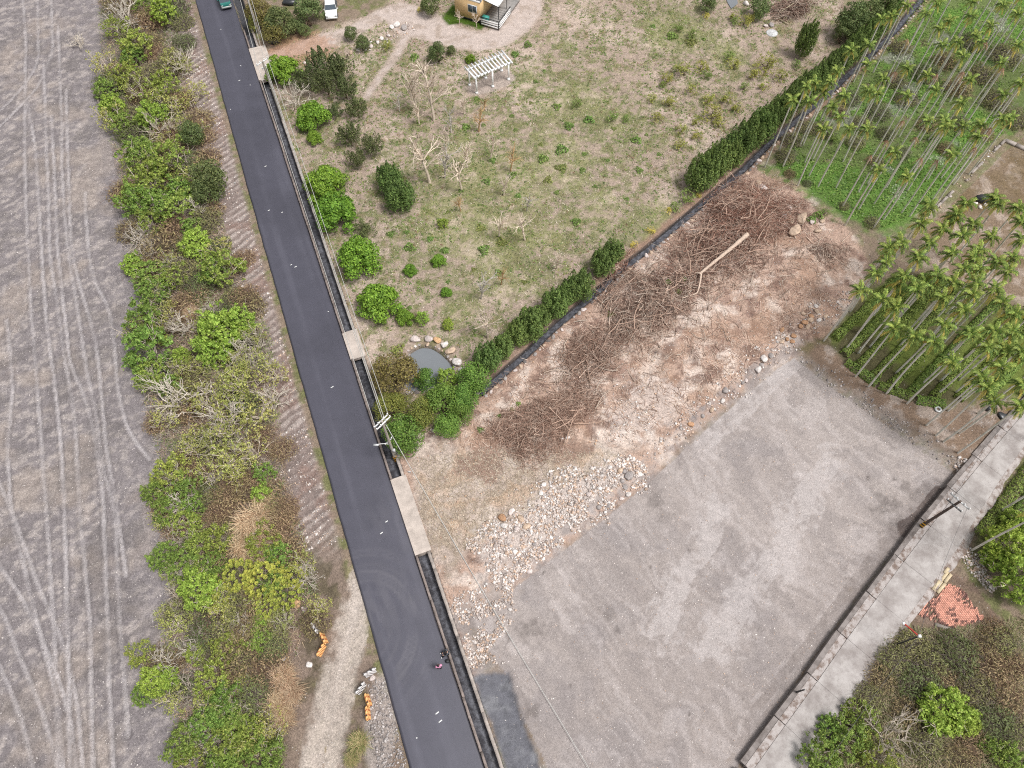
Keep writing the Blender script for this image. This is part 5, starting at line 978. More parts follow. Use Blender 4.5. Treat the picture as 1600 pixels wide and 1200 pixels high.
for i, (px, py, r, c_) in enumerate(((1258, 504, 6, 'rust'), (1266, 500, 6, 'tan'), (1276, 486, 5, 'tan'), (1268, 494, 5, 'rust'), (1251, 510, 5, 'rust'), (1262, 510, 5, 'tan'), (1255, 490, 4.5, 'tan'), (1280, 500, 5, 'white'), (1222, 515, 4.5, 'rust'), (1240, 524, 5, 'rust'), (1230, 530, 4.5, 'rust'), (1222, 534, 4.5, 'tan'), (1238, 533, 4.5, 'rust'), (1290, 494, 4.5, 'tan'), (1275, 478, 4.5, 'white'))): rock(px, py, r, c_, nth(i) + ' rusty tan block of the loose stones above the lot corner', 'rusty blocks above the lot corner')
for px, py, r, c_, l in ((463, 942, 10, 'orange', 'large tan boulder at the end of the rosette shrubs'), (484, 943, 7, 'tan', 'pinkish tan rock between the large boulder and the dirt track'), (493, 948, 5, 'orange', 'small orange rock beside the dirt track'), (475, 952, 5, 'pinkish', 'small pink rock below the large tan boulder'), (417, 1018, 6.5, 'pinkish', 'pink rock at the foot of the thicket, the larger of two'), (430, 1021, 5.5, 'pinkish', 'second pink rock at the foot of the thicket'), (442, 1029, 5, 'white', 'white rock below the two pink ones'), (434, 1040, 4.5, 'grey', 'grey rock below the white one in the thicket edge'), (483, 1038, 6.5, 'white', 'white pink-veined rock on the edge of the dirt track'), (582, 1059, 5, 'pinkish', 'concrete lump beside the white striped barrier by the road'), (624, 688, 5, 'pinkish', 'pale stone under the utility pole'), (622, 708, 8, 'grey', 'grey stone heap at the foot of the utility pole'), (676, 672, 4, 'pinkish', 'pale stone on red soil under the pond trees'), (744, 614, 7, 'grey', 'grey stone at the end of the ditch'), (433, 938, 5, 'tan', 'tan rock half under the rosette shrubs')): rock(px, py, r, c_, l, None, 'rock')
for i, (px, py, r) in enumerate(((546, 530, 4.5), (548, 537, 4), (549, 542, 4), (549, 548, 5))): rock(px, py, r, 'dark', nth(i) + ' dark lump of dried mud on the small drain slab', 'lumps on the drain slab', 'mud_lump').location.z += .2
# stone lining on the rubble side of the ditch
lin_ = thing('ditch_stone_lining', 'row of laid stones lining the rubble side of the ditch', 'stonework')
dl_ = resample(DITCH, .72); tg = np.gradient(dl_, axis=0); tg /= np.linalg.norm(tg, axis=1)[:, None]
for i, (p, t) in enumerate(zip(dl_, tg)):
    if i % 13 in (5, 9): continue
    q = p + np.array([t[1], -t[0]]) * RS.uniform(.62, .85); r = RS.uniform(.22, .38); o = link('stone', ROCKS[('grey', 'pinkish', 'tan', 'dark', 'grey')[i % 5], i % 3], lin_, (q[0], q[1], float(hgt(q[0], q[1])) + .02), M['rock']); o.scale = (r, r * .8, r * .8); o.rotation_euler = (0, 0, RS.uniform(0, 6))

# ------------------------------------------------------------------ cut brush: piles, branches and logs
def pile(center, rx, ry, ang, Hh, n, cols, label, Lr=(.6, 1.8), seed=1, rad=.02, thick=0):
    rs = np.random.RandomState(seed); p0 = G(*center); b = MB(); sx, sy = rx * mpp(*center), ry * mpp(*center)
    for k in range(n):
        a, q = rs.uniform(0, 2 * PI), rs.rand() ** .6; lob = .7 + .45 * math.sin(3 * a + seed) * rs.rand() + .5 * (float(vnoise(a * 1.3, seed, 3)) - .3); x, y = sx * q * math.cos(a) * lob, sy * q * math.sin(a) * lob; x, y = x * math.cos(ang) - y * math.sin(ang), x * math.sin(ang) + y * math.cos(ang)
        X_, Y_ = p0[0] + x, p0[1] + y; z = Hh * (1 - q ** 1.6) * rs.uniform(.1, 1); th = ang + rs.normal() * 1.0 + (PI if rs.rand() < .5 else 0); L = rs.uniform(*Lr); d = np.array([math.cos(th), math.sin(th), rs.normal() * .2]); m = np.array([X_, Y_, z]); bend = rs.normal(size=3) * .08 * L
        b.tube([m - d * L / 2, m + bend, m + d * L / 2], np.array([1, .8, .4]) * rad * rs.uniform(.5, 1.6), 3, cols[rs.randint(len(cols))] * rs.uniform(.7, 1.25), cap=False)
    for k in range(thick):
        a, q = rs.uniform(0, 2 * PI), rs.rand() ** .6 * .85; x, y = sx * q * math.cos(a), sy * q * math.sin(a); x, y = x * math.cos(ang) - y * math.sin(ang), x * math.sin(ang) + y * math.cos(ang); z = Hh * (1 - q ** 1.6) * rs.uniform(.6, 1.15) + .1; th = ang + rs.normal() * .8; L = rs.uniform(1.5, 4.2); d = np.array([math.cos(th), math.sin(th), rs.normal() * .18]); m = np.array([p0[0] + x, p0[1] + y, z]); bd = rs.normal(size=3) * .1 * L; e = m + d * L / 2; r_ = rs.uniform(.025, .07); cc = tone(184, 156, 138) * rs.uniform(.65, 1.15)
        b.tube([m - d * L / 2, m - d * L * .15 + bd, m + d * L * .2 + bd * .7, e], np.array([1, .85, .7, .4]) * r_, 5, cc, cap=False)
        for w in range(2): f = m + d * L * (.1 + .25 * w) + bd * .7; g = d + rs.normal(size=3) * .6; g[2] = abs(g[2]) * .4; b.tube([f, f + g * L * .15, f + g * L * .3 + [0, 0, -.05]], np.array([.5, .35, .2]) * r_, 4, cc, cap=False)
    V = b.v
    for v in V: v[:, 2] += hgt(v[:, 0], v[:, 1], False) + .04
    th_ = thing('brush_pile', label, 'brush pile'); o = link('twigs', b.mesh('twigs'), th_, None, M['bark']); o['kind'] = 'stuff'; return th_
BR = [tone(172, 140, 122), tone(196, 166, 148), tone(142, 112, 98), tone(212, 188, 170)]; RB = [tone(160, 120, 104), tone(132, 98, 86), tone(182, 146, 128), tone(206, 182, 166)]; GB = [tone(186, 162, 146), tone(150, 124, 110), tone(198, 180, 164), tone(126, 100, 88)]
pile((850, 662), 105, 52, .55, 1.9, 4200, BR, 'dense brown brush pile at the near end of the rubble ground', (.5, 1.3), 1, .016, 14)
pile((925, 552), 95, 48, .7, .6, 1700, BR, 'flat brown brush pile in the middle of the rubble ground', (.6, 1.8), 2, .02, 16)
pile((1010, 470), 95, 75, .8, 1.0, 900, GB, 'loose heap of long grey branches beside the ditch', (1.0, 3.0), 3, .03, 34)
pile((1160, 340), 100, 66, .6, 2.3, 3200, RB, 'big dark red-brown brush pile at the head of the rubble ground', (.7, 2.0), 4, .02, 40)
pile((1115, 390), 120, 70, .75, .9, 1300, GB + RB, 'spread of brown and grey branches around the long log', (.8, 2.6), 5, .025, 44)
pile((1290, 395), 26, 30, 2.0, .4, 260, GB, 'small heap of grey twigs beside the palm grove corner', (.6, 1.6), 6, .018)
pile((965, 420), 45, 18, .8, .4, 350, RB, 'thin reddish brush along the ditch', (.6, 1.6), 7)
pile((1235, 15), 50, 25, .5, .9, 420, GB, 'grey heap of felled branches at the far field edge', (1.2, 4.0), 8, .04)
def litter():
    rs = np.random.RandomState(31); X, Y = scatter([(760, 610), (900, 500), (1000, 410), (1110, 318), (1180, 270), (1240, 290), (1330, 380), (1330, 450), (1230, 530), (1080, 650), (940, 690), (800, 720), (690, 690)], 9000, rs); n = len(X); Z = hgt(X, Y) + .03; keep = fbm(X, Y, .6, 3, 36) > .44; X, Y, Z = X[keep], Y[keep], Z[keep]; n = len(X)
    C = np.array(BR + RB)[rs.randint(0, 8, n)] * rs.uniform(.6, 1.3, (n, 1)); q, _ = blades(X, Y, Z, rs, .75, .024, None, (-.02, .2)); b = MB().quads(q, C)
    X, Y = scatter([(790, 640), (900, 510), (1000, 415), (1110, 322), (1180, 275), (1250, 320), (1300, 420), (1180, 500), (1080, 560), (960, 620), (860, 690)], 420, rs)
    for x, y in zip(X, Y):
        L = rs.uniform(.8, 3.2) * (.5 + rs.rand() * .5); th = .8 + rs.normal() * .9; d = np.array([math.cos(th), math.sin(th), 0]); m = np.array([x, y, float(hgt(x, y)) + .08 + .25 * rs.rand()]); bd = rs.normal(size=3) * .09 * L; b.tube([m - d * L / 2, m - d * L * .1 + bd, m + d * L * .2 + bd * .6, m + d * L / 2 + [0, 0, .1]], np.array([1, .85, .7, .4]) * rs.uniform(.02, .05), 4, np.array(GB)[rs.randint(0, 3)] * rs.uniform(.85, 1.2), cap=False)
    X, Y = scatter([(640, 720), (760, 700), (980, 710), (850, 780), (740, 860), (670, 850)], 5000, rs); n = len(X); q, _ = blades(X, Y, hgt(X, Y) + .02, rs, .35, .02, None, (0, .4)); b.quads(q, np.array([tone(206, 188, 168), tone(180, 160, 138), tone(150, 132, 114)])[rs.randint(0, 3, n)] * rs.uniform(.8, 1.15, (n, 1)))
    stuff('twig_litter', b, 'dry', 'broken twigs and straw littering the rubble ground')
litter()
def log(name, pts, r, col, label, h=.25, branches=()):
    P = [G(x, y, hh) for x, y, hh in pts]; P3 = np.array([[p[0], p[1], p[2] + hh] for p, (x, y, hh) in zip(P, pts)]); b = MB(); P3 = smooth(P3, .35, 1); b.tube(P3, np.linspace(r, r * .55, len(P3)) * (1 + .12 * np.sin(np.arange(len(P3)) * 1.7)), 8, col)
    o = link(name, b.mesh(name, True), None, None, M['bark']); tag(o, label, 'log' if r > .1 else 'branch')
    for bp in branches:
        Q = np.array([[*G(x, y, hh)[:2], G(x, y, hh)[2] + hh] for x, y, hh in bp]); Q = smooth(Q, .3, 1); link('limb', MB().tube(Q, np.linspace(r * .5, r * .18, len(Q)), 5, col).mesh('limb', True), o, None, M['bark'])
    return o
LOGC = tone(208, 186, 168)
log('felled_log', [(1168, 366, 1.5), (1140, 390, 1.3), (1115, 410, 1.0), (1093, 428, .7)], .27, LOGC, 'long pale felled trunk slanting across the brush', .3, ([(1096, 425, .75), (1094, 440, .6), (1090, 458, .4), (1066, 466, .3)], [(1094, 427, .75), (1086, 426, .6)]))
for i, (pts, r) in enumerate((([(1044, 448, .2), (1036, 470, .3), (1030, 490, .2), (1042, 508, .1)], .10), ([(1122, 388, .5), (1105, 400, .4), (1088, 402, .3), (1075, 392, .2), (1050, 393, .1)], .07), ([(1009, 444, .2), (1020, 460, .2), (1035, 500, .2), (1048, 515, .1)], .06), ([(1000, 505, .1), (1020, 475, .3), (1042, 450, .3)], .05), ([(955, 467, .1), (952, 505, .3), (951, 530, .2)], .05), ([(905, 590, .2), (918, 575, .3), (930, 568, .2)], .07), ([(850, 582, .2), (868, 577, .4), (888, 580, .3), (896, 588, .1)], .05), ([(1262, 388, .1), (1295, 365, .2), (1318, 350, .2)], .06), ([(1315, 378, .1), (1331, 363, .2)], .05), ([(1150, 420, .1), (1168, 433, .2)], .05), ([(1080, 365, .1), (1105, 380, .3), (1120, 392, .3)], .05), ([(1180, 390, .1), (1183, 410, .2)], .05), ([(1000, 433, .1), (1025, 420, .2), (1045, 405, .1)], .05), ([(1060, 418, .1), (1080, 405, .2)], .05), ([(940, 565, .1), (980, 550, .2), (968, 545, .1)], .05), ([(815, 668, .5), (840, 645, .8)], .06), ([(865, 655, .7), (880, 640, .8)], .06), ([(1300, 400, .1), (1328, 420, .1)], .05), ([(1260, 370, .1), (1272, 382, .1)], .06), ([(990, 500, .1), (1003, 520, .1), (995, 540, .1)], .04))):
    log('fallen_branch', pts, r, LOGC * RS.uniform(.85, 1.1), ('crooked pale branch beside the long log', 'curved pale branch joining the long log', 'thin forked branch leading to the ditch', 'straight thin branch across the grey heap', 'upright-lying branch near the middle pile', 'short stout branch below the middle pile', 'arched whitish branch near the hedge end', 'long white pole lying at the palm grove corner', 'second white pole at the palm grove corner', 'short branch below the big brush pile', 'branch lying into the long log from the ditch side', 'short branch under the big brush pile edge', 'branch along the ditch stones', 'short pale stick by the long log', 'bent twig on the flat brown pile', 'pale stick on top of the near brush pile', 'second pale stick on the near brush pile', 'thin stick among the grey twigs by the grove', 'short crooked stick by the tan boulders', 'bent stick in the white rubble')[i], branches=())
for i, (pts, r) in enumerate((([(1248, 58, .2), (1262, 36, 2.5), (1275, 5, 4.5)], .10), ([(1258, 40, .3), (1283, 12, 3), (1292, -8, 4)], .08), ([(1215, 22, .2), (1240, 5, 1.5)], .09), ([(1218, 30, .1), (1232, 38, .2)], .1))): log('fallen_tree', pts, r, tone(190, 176, 150), ('leaning bare trunk at the far field edge', 'second leaning bare trunk behind the columnar conifer', 'felled trunk on the grey branch heap', 'dark stump log by the far branch heap')[i])

# ------------------------------------------------------------------ palms
def frond_mesh(seed, L, rise, droop, col, col2, n=18, ll=.4):
    rs = np.random.RandomState(seed); b = MB(); t = np.linspace(0, 1, 8); R = np.c_[L * t * (1 - .12 * droop * t), np.zeros(8), L * (rise * t - (rise * .55 + droop) * t * t)]
    b.tube(R, np.linspace(.022, .006, 8), 3, col * .9, cap=False); Q = []; C = []
    for k in range(n):
        u = .12 + .86 * k / (n - 1); p = np.array([np.interp(u, t, R[:, j]) for j in range(3)]); tg = np.array([np.interp(min(1, u + .05), t, R[:, j]) for j in range(3)]) - p; tg /= np.linalg.norm(tg) + 1e-9
        ln = ll * (1 - .55 * abs(u - .45) ** 1.2) * rs.uniform(.85, 1.15)
        for s in (-1, 1):
            d = np.array([0, s * .8, 0]) + tg * .62 + np.array([0, 0, -.28 - .25 * droop]) + rs.normal(size=3) * .08; d /= np.linalg.norm(d); w = tg * .06
            Q.append([p, p + d * ln * .45 - w, p + d * ln + np.array([0, 0, -.06]), p + d * ln * .45 + w]); C.append((col if rs.rand() < .6 else col2) * rs.uniform(.8, 1.2))
    b.quads(np.array(Q), np.array(C)); return b.mesh('frond')
FR = {'young': [frond_mesh(s, 1.15, .95, .25, tone(104, 134, 52), tone(140, 158, 68)) for s in (1, 2)], 'mid': [frond_mesh(s, 1.25, .95, .55, tone(76, 104, 42), tone(116, 136, 56)) for s in (3, 4)], 'old': [frond_mesh(s, 1.25, .2, .75, tone(206, 196, 88), tone(176, 174, 76)) for s in (5, 6)], 'dead': [frond_mesh(s, 1.0, -.5, .9, tone(150, 118, 86), tone(176, 150, 116), 9, .3) for s in (7, 8)]}
def trunk_mesh(seed):
    rs = np.random.RandomState(seed); z = np.linspace(0, 1, 9); x = .12 * np.sin(z * 2.2 + rs.rand() * 3) * z * (1 - z) * 4 * rs.uniform(-1, 1); y = .12 * z * (1 - z) * 4 * rs.uniform(-1, 1); return MB().tube(np.c_[x, y, z], np.linspace(.1, .07, 9), 7, tone(188, 182, 168)).mesh('trunk', True)
def trunk_mat():
    t = NT('palm_trunk'); co = t.pos(); w = t.n('TexWave', wave_type='BANDS', bands_direction='Z'); w.inputs['Scale'].default_value = 2.6; w.inputs['Distortion'].default_value = 1.5; t.t.links.new(co, w.inputs['Vector'])
    c = t.mix(tone(206, 200, 186), tone(240, 236, 226), t.ramp(w.outputs['Fac'], (.1, .5, 0, 1))); c = t.mix(c, tone(150, 152, 120), t.ramp(t.noise(co, .8, 3), (.5, .7, 0, .5))); return t.surf(c, .85, .2)
M['trunk'] = trunk_mat(); TR = [trunk_mesh(s) for s in range(4)]; SHAFT = MB().lathe([(.06, -.05), (.085, .12), (.08, .4), (.045, .75), (.02, .95)], 7, (0, 0, 0), tone(140, 156, 78)).mesh('crownshaft', True)
def palm(base, h, label, group, dead=False, sc=1.0):
    o = thing('areca_palm', label, 'palm', base, RS.uniform(0, 6), group); i = RS.randint(4); lean = RS.normal(0, .012, 2); o.rotation_euler = (lean[0], lean[1], o.rotation_euler[2])
    t = link('trunk', TR[i], o, None, M['trunk']); t.scale = (1, 1, h - .35)
    if not dead: s = link('crownshaft', SHAFT, o, (0, 0, h - .4), M['leaf']); s.scale = (sc, sc, .6 * sc)
    plan = [('dead', 5, .35)] if dead else [('young', 4, .95), ('mid', 7, .5), ('old', 2 + RS.randint(3), .15)]; a = RS.uniform(0, 6)
    for kind, n, pitch in plan:
        for k in range(n):
            f = link('frond', FR[kind][k % 2], o, (0, 0, h + (.1 if kind == 'young' else 0) - (.1 if kind == 'old' else 0)), M['leaf']); f.rotation_euler = (RS.uniform(-.15, .15), -(pitch - .5) * .9 + RS.uniform(-.15, .15), a + k * 2 * PI / n + RS.uniform(-.3, .3)); q = sc * RS.uniform(.85, 1.15); f.scale = (q, q, q)
        a += .5
    return o
LOW = [(1200 + x / 3, 250 + y / 3) for x, y in ((760,215),(935,195),(890,245),(875,272),(825,325),(975,300),(925,350),(1050,360),(760,385),(630,370),(575,405),(715,300),(870,430),(990,420),(960,462),(1070,470),(1150,450),(1120,520),(925,510),(1000,510),(555,475),(505,520),(640,530),(435,600),(605,570),(710,450),(735,570),(695,610),(790,530),(860,570),(545,650),(600,685),(820,640),(910,695),(960,620),(990,580),(1075,600),(1100,660),(1160,710),(600,790),(685,825),(820,760),(790,850),(860,940),(955,820),(1030,880),(1060,800),(1110,885),(1150,800),(1085,970),(1000,1020),(1050,1075),(1060,1130),(1190,1050),(1070,170),(1085,205),(1180,220),(1195,285),(1190,370),(1180,900),(1190,1150),(1260,700),(1260,820),(1280,950))]
UP = [(1200 + x / 3, y / 3) for x, y in ((115,465),(180,400),(225,380),(205,470),(265,425),(300,380),(320,325),(300,490),(355,445),(330,540),(265,605),(375,600),(470,415),(525,430),(480,300),(470,200),(540,365),(605,330),(655,315),(655,445),(470,600),(520,790),(490,720),(570,650),(645,560),(755,560),(700,630),(730,740),(800,740),(870,720),(820,590),(920,590),(990,580),(1050,590),(1100,550),(1140,550),(985,690),(910,470),(940,365),(920,330),(915,260),(995,190),(970,160),(895,190),(815,205),(800,330),(740,60),(655,20),(580,75),(1105,20),(1170,60),(1170,210),(1115,440),(1190,390),(655,820),(960,5))]
DEADP = {(570,650),(605,330),(700,630),(730,740),(800,740),(985,690),(1050,590),(645,560),(490,720),(800,330),(920,330)}
def crown_palms(lst, hmin, hmax, lab, group, sc, key, dead=()):
    out = []
    for p in sorted(lst, key=key):
        h = RS.uniform(hmin, hmax); q = GZ(p[0], p[1], h + .25 - .1); out.append((q, h, p in dead))
    for i, (q, h, d) in enumerate(out): palm((q[0], q[1], float(hgt(q[0], q[1])) - .05), h, lab.format(nth(i)), group, d, sc)
    return [q for q, _, _ in out]
crown_palms(LOW, 8.4, 10.2, '{} slender palm over the crop rows, counting from the rubble ground', 'palms over the crop rows', .88, lambda p: p[0])
up_b = crown_palms(UP, 8.2, 10.6, '{} tall palm of the upper grove by its crown, counting from the hedge', 'crowned palms of the upper grove', .74, lambda p: p[0], {(1200 + x / 3, y / 3) for x, y in DEADP})
rs_ = np.random.RandomState(77); extra = []
while len(extra) < 40:
    p = np.array([rs_.uniform(1225, 1640), rs_.uniform(30, 345)]); q = GZ(*p)
    if float(sdf(GROVE, np.array([q[0]]), np.array([q[1]]))[0]) > .6 and all(np.linalg.norm(q - e) > 1.7 for e in up_b + extra): extra.append(q)
extra.sort(key=lambda q: -q[1])
for i, q in enumerate(extra): palm((q[0], q[1], float(hgt(q[0], q[1])) - .05), rs_.uniform(8.5, 11), nth(i) + ' slender palm in the dense middle of the upper grove, from its far end', 'slender palms of the upper grove', rs_.rand() < .22, .72)
for i, (px, py) in enumerate(((1518, 860), (1562, 800), (1612, 690))):
    q = G(px, py); palm((q[0], q[1], q[2]), 10.0, ('lone palm trunk leaning out beside the fruit trees', 'palm trunk standing in the crop row across the lane', 'palm beside the end of the concrete lane')[i], 'palms across the lane', False, 1.0)

# ------------------------------------------------------------------ crop rows
def crop_row(a, b, label, group, w=.52, hh=.65, seed=0, cols=(tone(112, 136, 56), tone(88, 114, 48))):
    rs = np.random.RandomState(seed); a, b = np.asarray(a), np.asarray(b); L = np.linalg.norm(b - a); d = (b - a) / L; s = np.array([d[1], -d[0]]); n = int(L * 230); u = rs.rand(n) * L; ang = rs.uniform(-.15 * PI, 1.15 * PI, n); lump = .75 + .45 * vnoise(u * 1.6, np.full(n, seed * 1.0), 33); r = (.75 + .25 * rs.rand(n)) * lump
    x = np.cos(ang) * w * r; z = np.maximum(.03, np.sin(ang) * hh * r + .08); P2 = a[None] + u[:, None] * d + x[:, None] * s; P = np.c_[P2, z + hgt(P2[:, 0], P2[:, 1])]; Nn = np.c_[np.cos(ang)[:, None] * s[None], np.sin(ang)[:, None] + .3]
    o = link('crop_row', MB().quads(leaf_quads(P, Nn, .2, rs, .6, .5), cols_for(n, cols[0], rs, .28, cols[1], .4)).mesh('crop_row'), None, None, M['leaf']); return tag(o, label, 'crop row', group)
da = GZ(1300, 527); db = GZ(1392, 440); dv = (db - da) / np.linalg.norm(db - da); nv = np.array([dv[1], -dv[0]])
rows = []
for k in range(24):
    o0 = da + nv * (k * 1.85 + .3) - dv * 8; u = np.arange(0, 40, .25); X = o0[0] + u * dv[0]; Y = o0[1] + u * dv[1]; m = sdf(CROP, X, Y) > .35
    if m.sum() > 8: ii = np.where(m)[0]; rows.append(((X[ii[0]], Y[ii[0]]), (X[ii[-1]], Y[ii[-1]])))
for k, (a, b) in enumerate(rows): crop_row(a, b, nth(k) + ' leafy crop row under the palms, counting from the rubble ground', 'leafy crop rows under the palms', seed=k)
for k, (a, b) in enumerate((((1322, 566), (1370, 600)), ((1372, 602), (1425, 622)), ((1430, 625), (1475, 632)))): crop_row(GZ(*a), GZ(*b), nth(k) + ' short cross row of bushes closing the crop rows at the lot', 'cross rows at the foot of the crop', .6, .6, 40 + k)
for k, (a, b) in enumerate((((1530, 838), (1625, 712)), ((1556, 846), (1650, 722)), ((1590, 840), (1670, 740)))): crop_row(GZ(*a), GZ(*b), nth(k) + ' dark leafy crop row across the concrete lane', 'crop rows across the lane', .65, .7, 50 + k)

# ------------------------------------------------------------------ house, pergola and yard things
def mat_stripes(name, c1, c2, scale, thr=.5, axis='DIAGONAL', rough=.5):
    t = NT(name); w = t.n('TexWave', wave_type='BANDS', bands_direction=axis); w.inputs['Scale'].default_value = scale; w.inputs['Distortion'].default_value = 0; t.t.links.new(t.obj(), w.inputs['Vector'])
    k = t.ramp(w.outputs['Fac'], (thr - .05, thr + .05, 0, 1)); c = t.mix(c1, c2, k); g = t.noise(t.obj(), 6, 4); c = t.mix(c, tone(150, 140, 128), t.ramp(g, (.5, .8, 0, .4))); return t.surf(c, rough, .3)
M['ochre'] = (lambda t: t.surf(t.mix(tone(226, 190, 138), tone(236, 204, 156), t.noise(t.obj(), 3, 4)), .8, .2))(NT('ochre_cladding'))
M['deck'] = mat_plain('grey_decking', tone(150, 146, 142), .85, .2, .2, 3, .2); M['roofgrey'] = mat_plain('grey_roof_deck', tone(176, 176, 178), .8, .2, .15, 2, .1); M['teal'] = mat_plain('teal_plastic', tone(66, 150, 140), .5, .3, .1, 4, 0)
A0 = GZ(711.5, 22, .35); A1 = GZ(751, 33.5, .35); hx = (A1 - A0); HL = np.linalg.norm(hx); hx /= HL; hy = np.array([-hx[1], hx[0]])
if hy[1] < 0: hy = -hy
def H3(u, v, z): p = A0 + hx * u + hy * v; return np.array([p[0], p[1], z])
ha = math.atan2(hx[1], hx[0])
house = thing('house', 'ochre flat-roofed cabin house with a railed deck and white awning', 'house')
DEP = 9.0; HZ0, HZ1 = .35, 3.15
def hbox(name, u0, u1, v0, v1, z0, z1, mat, parent=house):
    c = (H3(u0, v0, z0) + H3(u1, v1, z1)) / 2; return link(name, MB().box((0, 0, 0), (u1 - u0, v1 - v0, z1 - z0)).mesh(name), parent, c, mat)
def hrot(o): o.rotation_euler = (0, 0, ha); return o
hrot(hbox('wall', 0, HL, 0, DEP, HZ0, HZ1, M['ochre'])); hrot(hbox('skirting', .1, HL - .1, .1, DEP - .1, -.1, HZ0, M['black']))
for k in range(9):
    if k in (5, 6): 
        continue
    hrot(hbox('cladding_seam', (k + .9) * HL / 10 - .008, (k + .9) * HL / 10 + .008, -.012, .02, HZ0 + .05, HZ1 - .02, M['ochre']))
w_ = hrot(hbox('window', HL * .52, HL * .88, -.05, .05, 1.35, 2.55, M['white_paint'])); 
for k in range(2): p = link('pane', MB().box((0, 0, 0), (HL * .15, .02, .98)).mesh('pane'), w_, ((k - .5) * HL * .165, -.06, 0), M['glass'])
hrot(hbox('roof_deck', -.05, HL + .05, -.05, DEP, HZ1 + .002, HZ1 + .1, M['roofgrey'])); hrot(hbox('parapet', HL * .45, HL + .06, -.1, -.052, HZ1 - .02, HZ1 + .25, M['white_paint']))
def rail(u0, v0, u1, v1, z, hgt_, mat, name='railing', n=4, parent=house):
    b = MB(); p0, p1 = H3(u0, v0, z), H3(u1, v1, z)
    for k in range(n + 1): q = p0 + (p1 - p0) * k / n; b.box(q + [0, 0, hgt_ / 2], (.09, .09, hgt_), ha)
    for hh in (.35, .65, 1.0): b.bar(p0 + [0, 0, hgt_ * hh - .03], p1 + [0, 0, hgt_ * hh - .03], .06, .08)
    return link(name, b.mesh(name), parent, None, mat)
rail(HL * .5, .1, HL, .1, HZ1 + .1, .9, M['black']); rail(HL, .1, HL, 5, HZ1 + .1, .9, M['black'])
dk0, dk1 = HL + .02, HL + 3.0
hrot(hbox('deck', dk0, dk1, -.2, 7, .05, .45, M['deck']))
for k in range(9): hrot(hbox('deck_board', dk0 + .04, dk1 - .02, -.1 + k * .5, .36 + k * .5, .452, .475, M['deck']))
rail(dk0 + .1, -.25, dk1, -.25, .05, 1.25, M['black'], n=1); b_ = MB()
for z in (.3, .65, .95): b_.bar(H3(dk0 + .2, -.31, z), H3(dk1 - .08, -.31, z), .05, .2); b_.bar(H3(dk1 + .06, -.2, z), H3(dk1 + .06, 3.6, z), .05, .2)
link('rail_board', b_.mesh('rail_board'), house, None, M['white_paint']); rail(dk1, -.2, dk1, 3.6, .05, 1.25, M['black'], n=2)
aw = thing('awning', None, None); aw.parent = house
for k in range(14):
    u0 = dk0 - .1; v = 1.2 + k * .22; a, c = H3(u0, v, 3.0), H3(u0 + 2.4, v, 2.55); link('awning_sheet', MB().bar(a, c, .2, .03).mesh('awning_sheet'), aw, None, M['white_paint'])
link('awning_post', MB().bar(H3(dk1 - .75, 1.3, .45), H3(dk1 - .75, 1.3, 2.6), .1, .1).bar(H3(dk1 - .75, 4.1, .45), H3(dk1 - .75, 4.1, 2.6), .1, .1).bar(H3(dk0, 1.15, 2.93), H3(dk1 - .5, 1.15, 2.48), .1, .1).mesh('awning_post'), aw, None, M['black'])
o = link('storage_crate', MB().box((0, 0, .3), (.9, .6, .6), 0).box((0, 0, .62), (.96, .66, .06), 0).mesh('storage_crate'), None, H3(dk0 + .65, .3, .48), M['teal']); o.rotation_euler = (0, 0, ha); tag(o, 'teal storage crate with lid on the house deck', 'crate')
o = link('planter_pot', MB().lathe([(.16, 0), (.28, .05), (.34, .4), (.3, .42), (.26, .3), (0, .3)], 14).mesh('planter_pot', True), None, G(788, 25), M['black']); tag(o, 'round black planter on the gravel beside the house deck', 'planter')
b_ = MB(); q0, q1 = G(793, 20), G(803, 6); b_.tube([q0 + [0, 0, .12], (q0 + q1) / 2 + [0, 0, .13], q1 + [0, 0, .12]], .11, 8); o = link('timber_pole', b_.mesh('timber_pole', True), None, None, M['concrete']); tag(o, 'pale pole lying on the gravel beside the deck', 'pole')

per = thing('pergola', 'white slatted pergola on six posts in the field', 'pergola')
PF = [GZ(745, 145), GZ(770, 134.8), GZ(794.7, 123.8)]; PB = [GZ(734, 132.7), GZ(759, 121.7), GZ(783.7, 110)]
PZT = 2.35
for p in PF + PB: 
    z = float(hgt(p[0], p[1])); link('post', MB().box((0, 0, (PZT - z) / 2 + z), (.22, .22, PZT - z)).mesh('post'), per, (p[0], p[1], 0), M['white_paint']); link('post_foot', MB().box((0, 0, z + .12), (.42, .42, .26), .3, None, .7).mesh('post_foot'), per, (p[0], p[1], 0), M['white_paint'])
pd = (PF[2] - PF[0]) / np.linalg.norm(PF[2] - PF[0]); px_ = (PB[0] - PF[0]); pw = px_ / np.linalg.norm(px_)
for L in (PF, PB): a, c = L[0] - pd * .45, L[2] + pd * .45; link('beam', MB().bar((*a, PZT + .1), (*c, PZT + .1), .2, .22).mesh('beam'), per, None, M['white_paint'])
for k in range(12):
    f = k / 11; a = PF[0] - pd * .35 + (PF[2] - PF[0] + pd * .7) * f; c = PB[0] - pd * .35 + (PB[2] - PB[0] + pd * .7) * f; link('rafter', MB().bar((*(a - pw * .4), PZT + .28), (*(c + pw * .5), PZT + .28), .15, .18).mesh('rafter'), per, None, M['white_paint'])
for k in range(3): link('tie_beam', MB().bar((*PF[k], PZT - .06), (*PB[k], PZT - .06), .1, .14).mesh('tie_beam'), per, None, M['white_paint'])

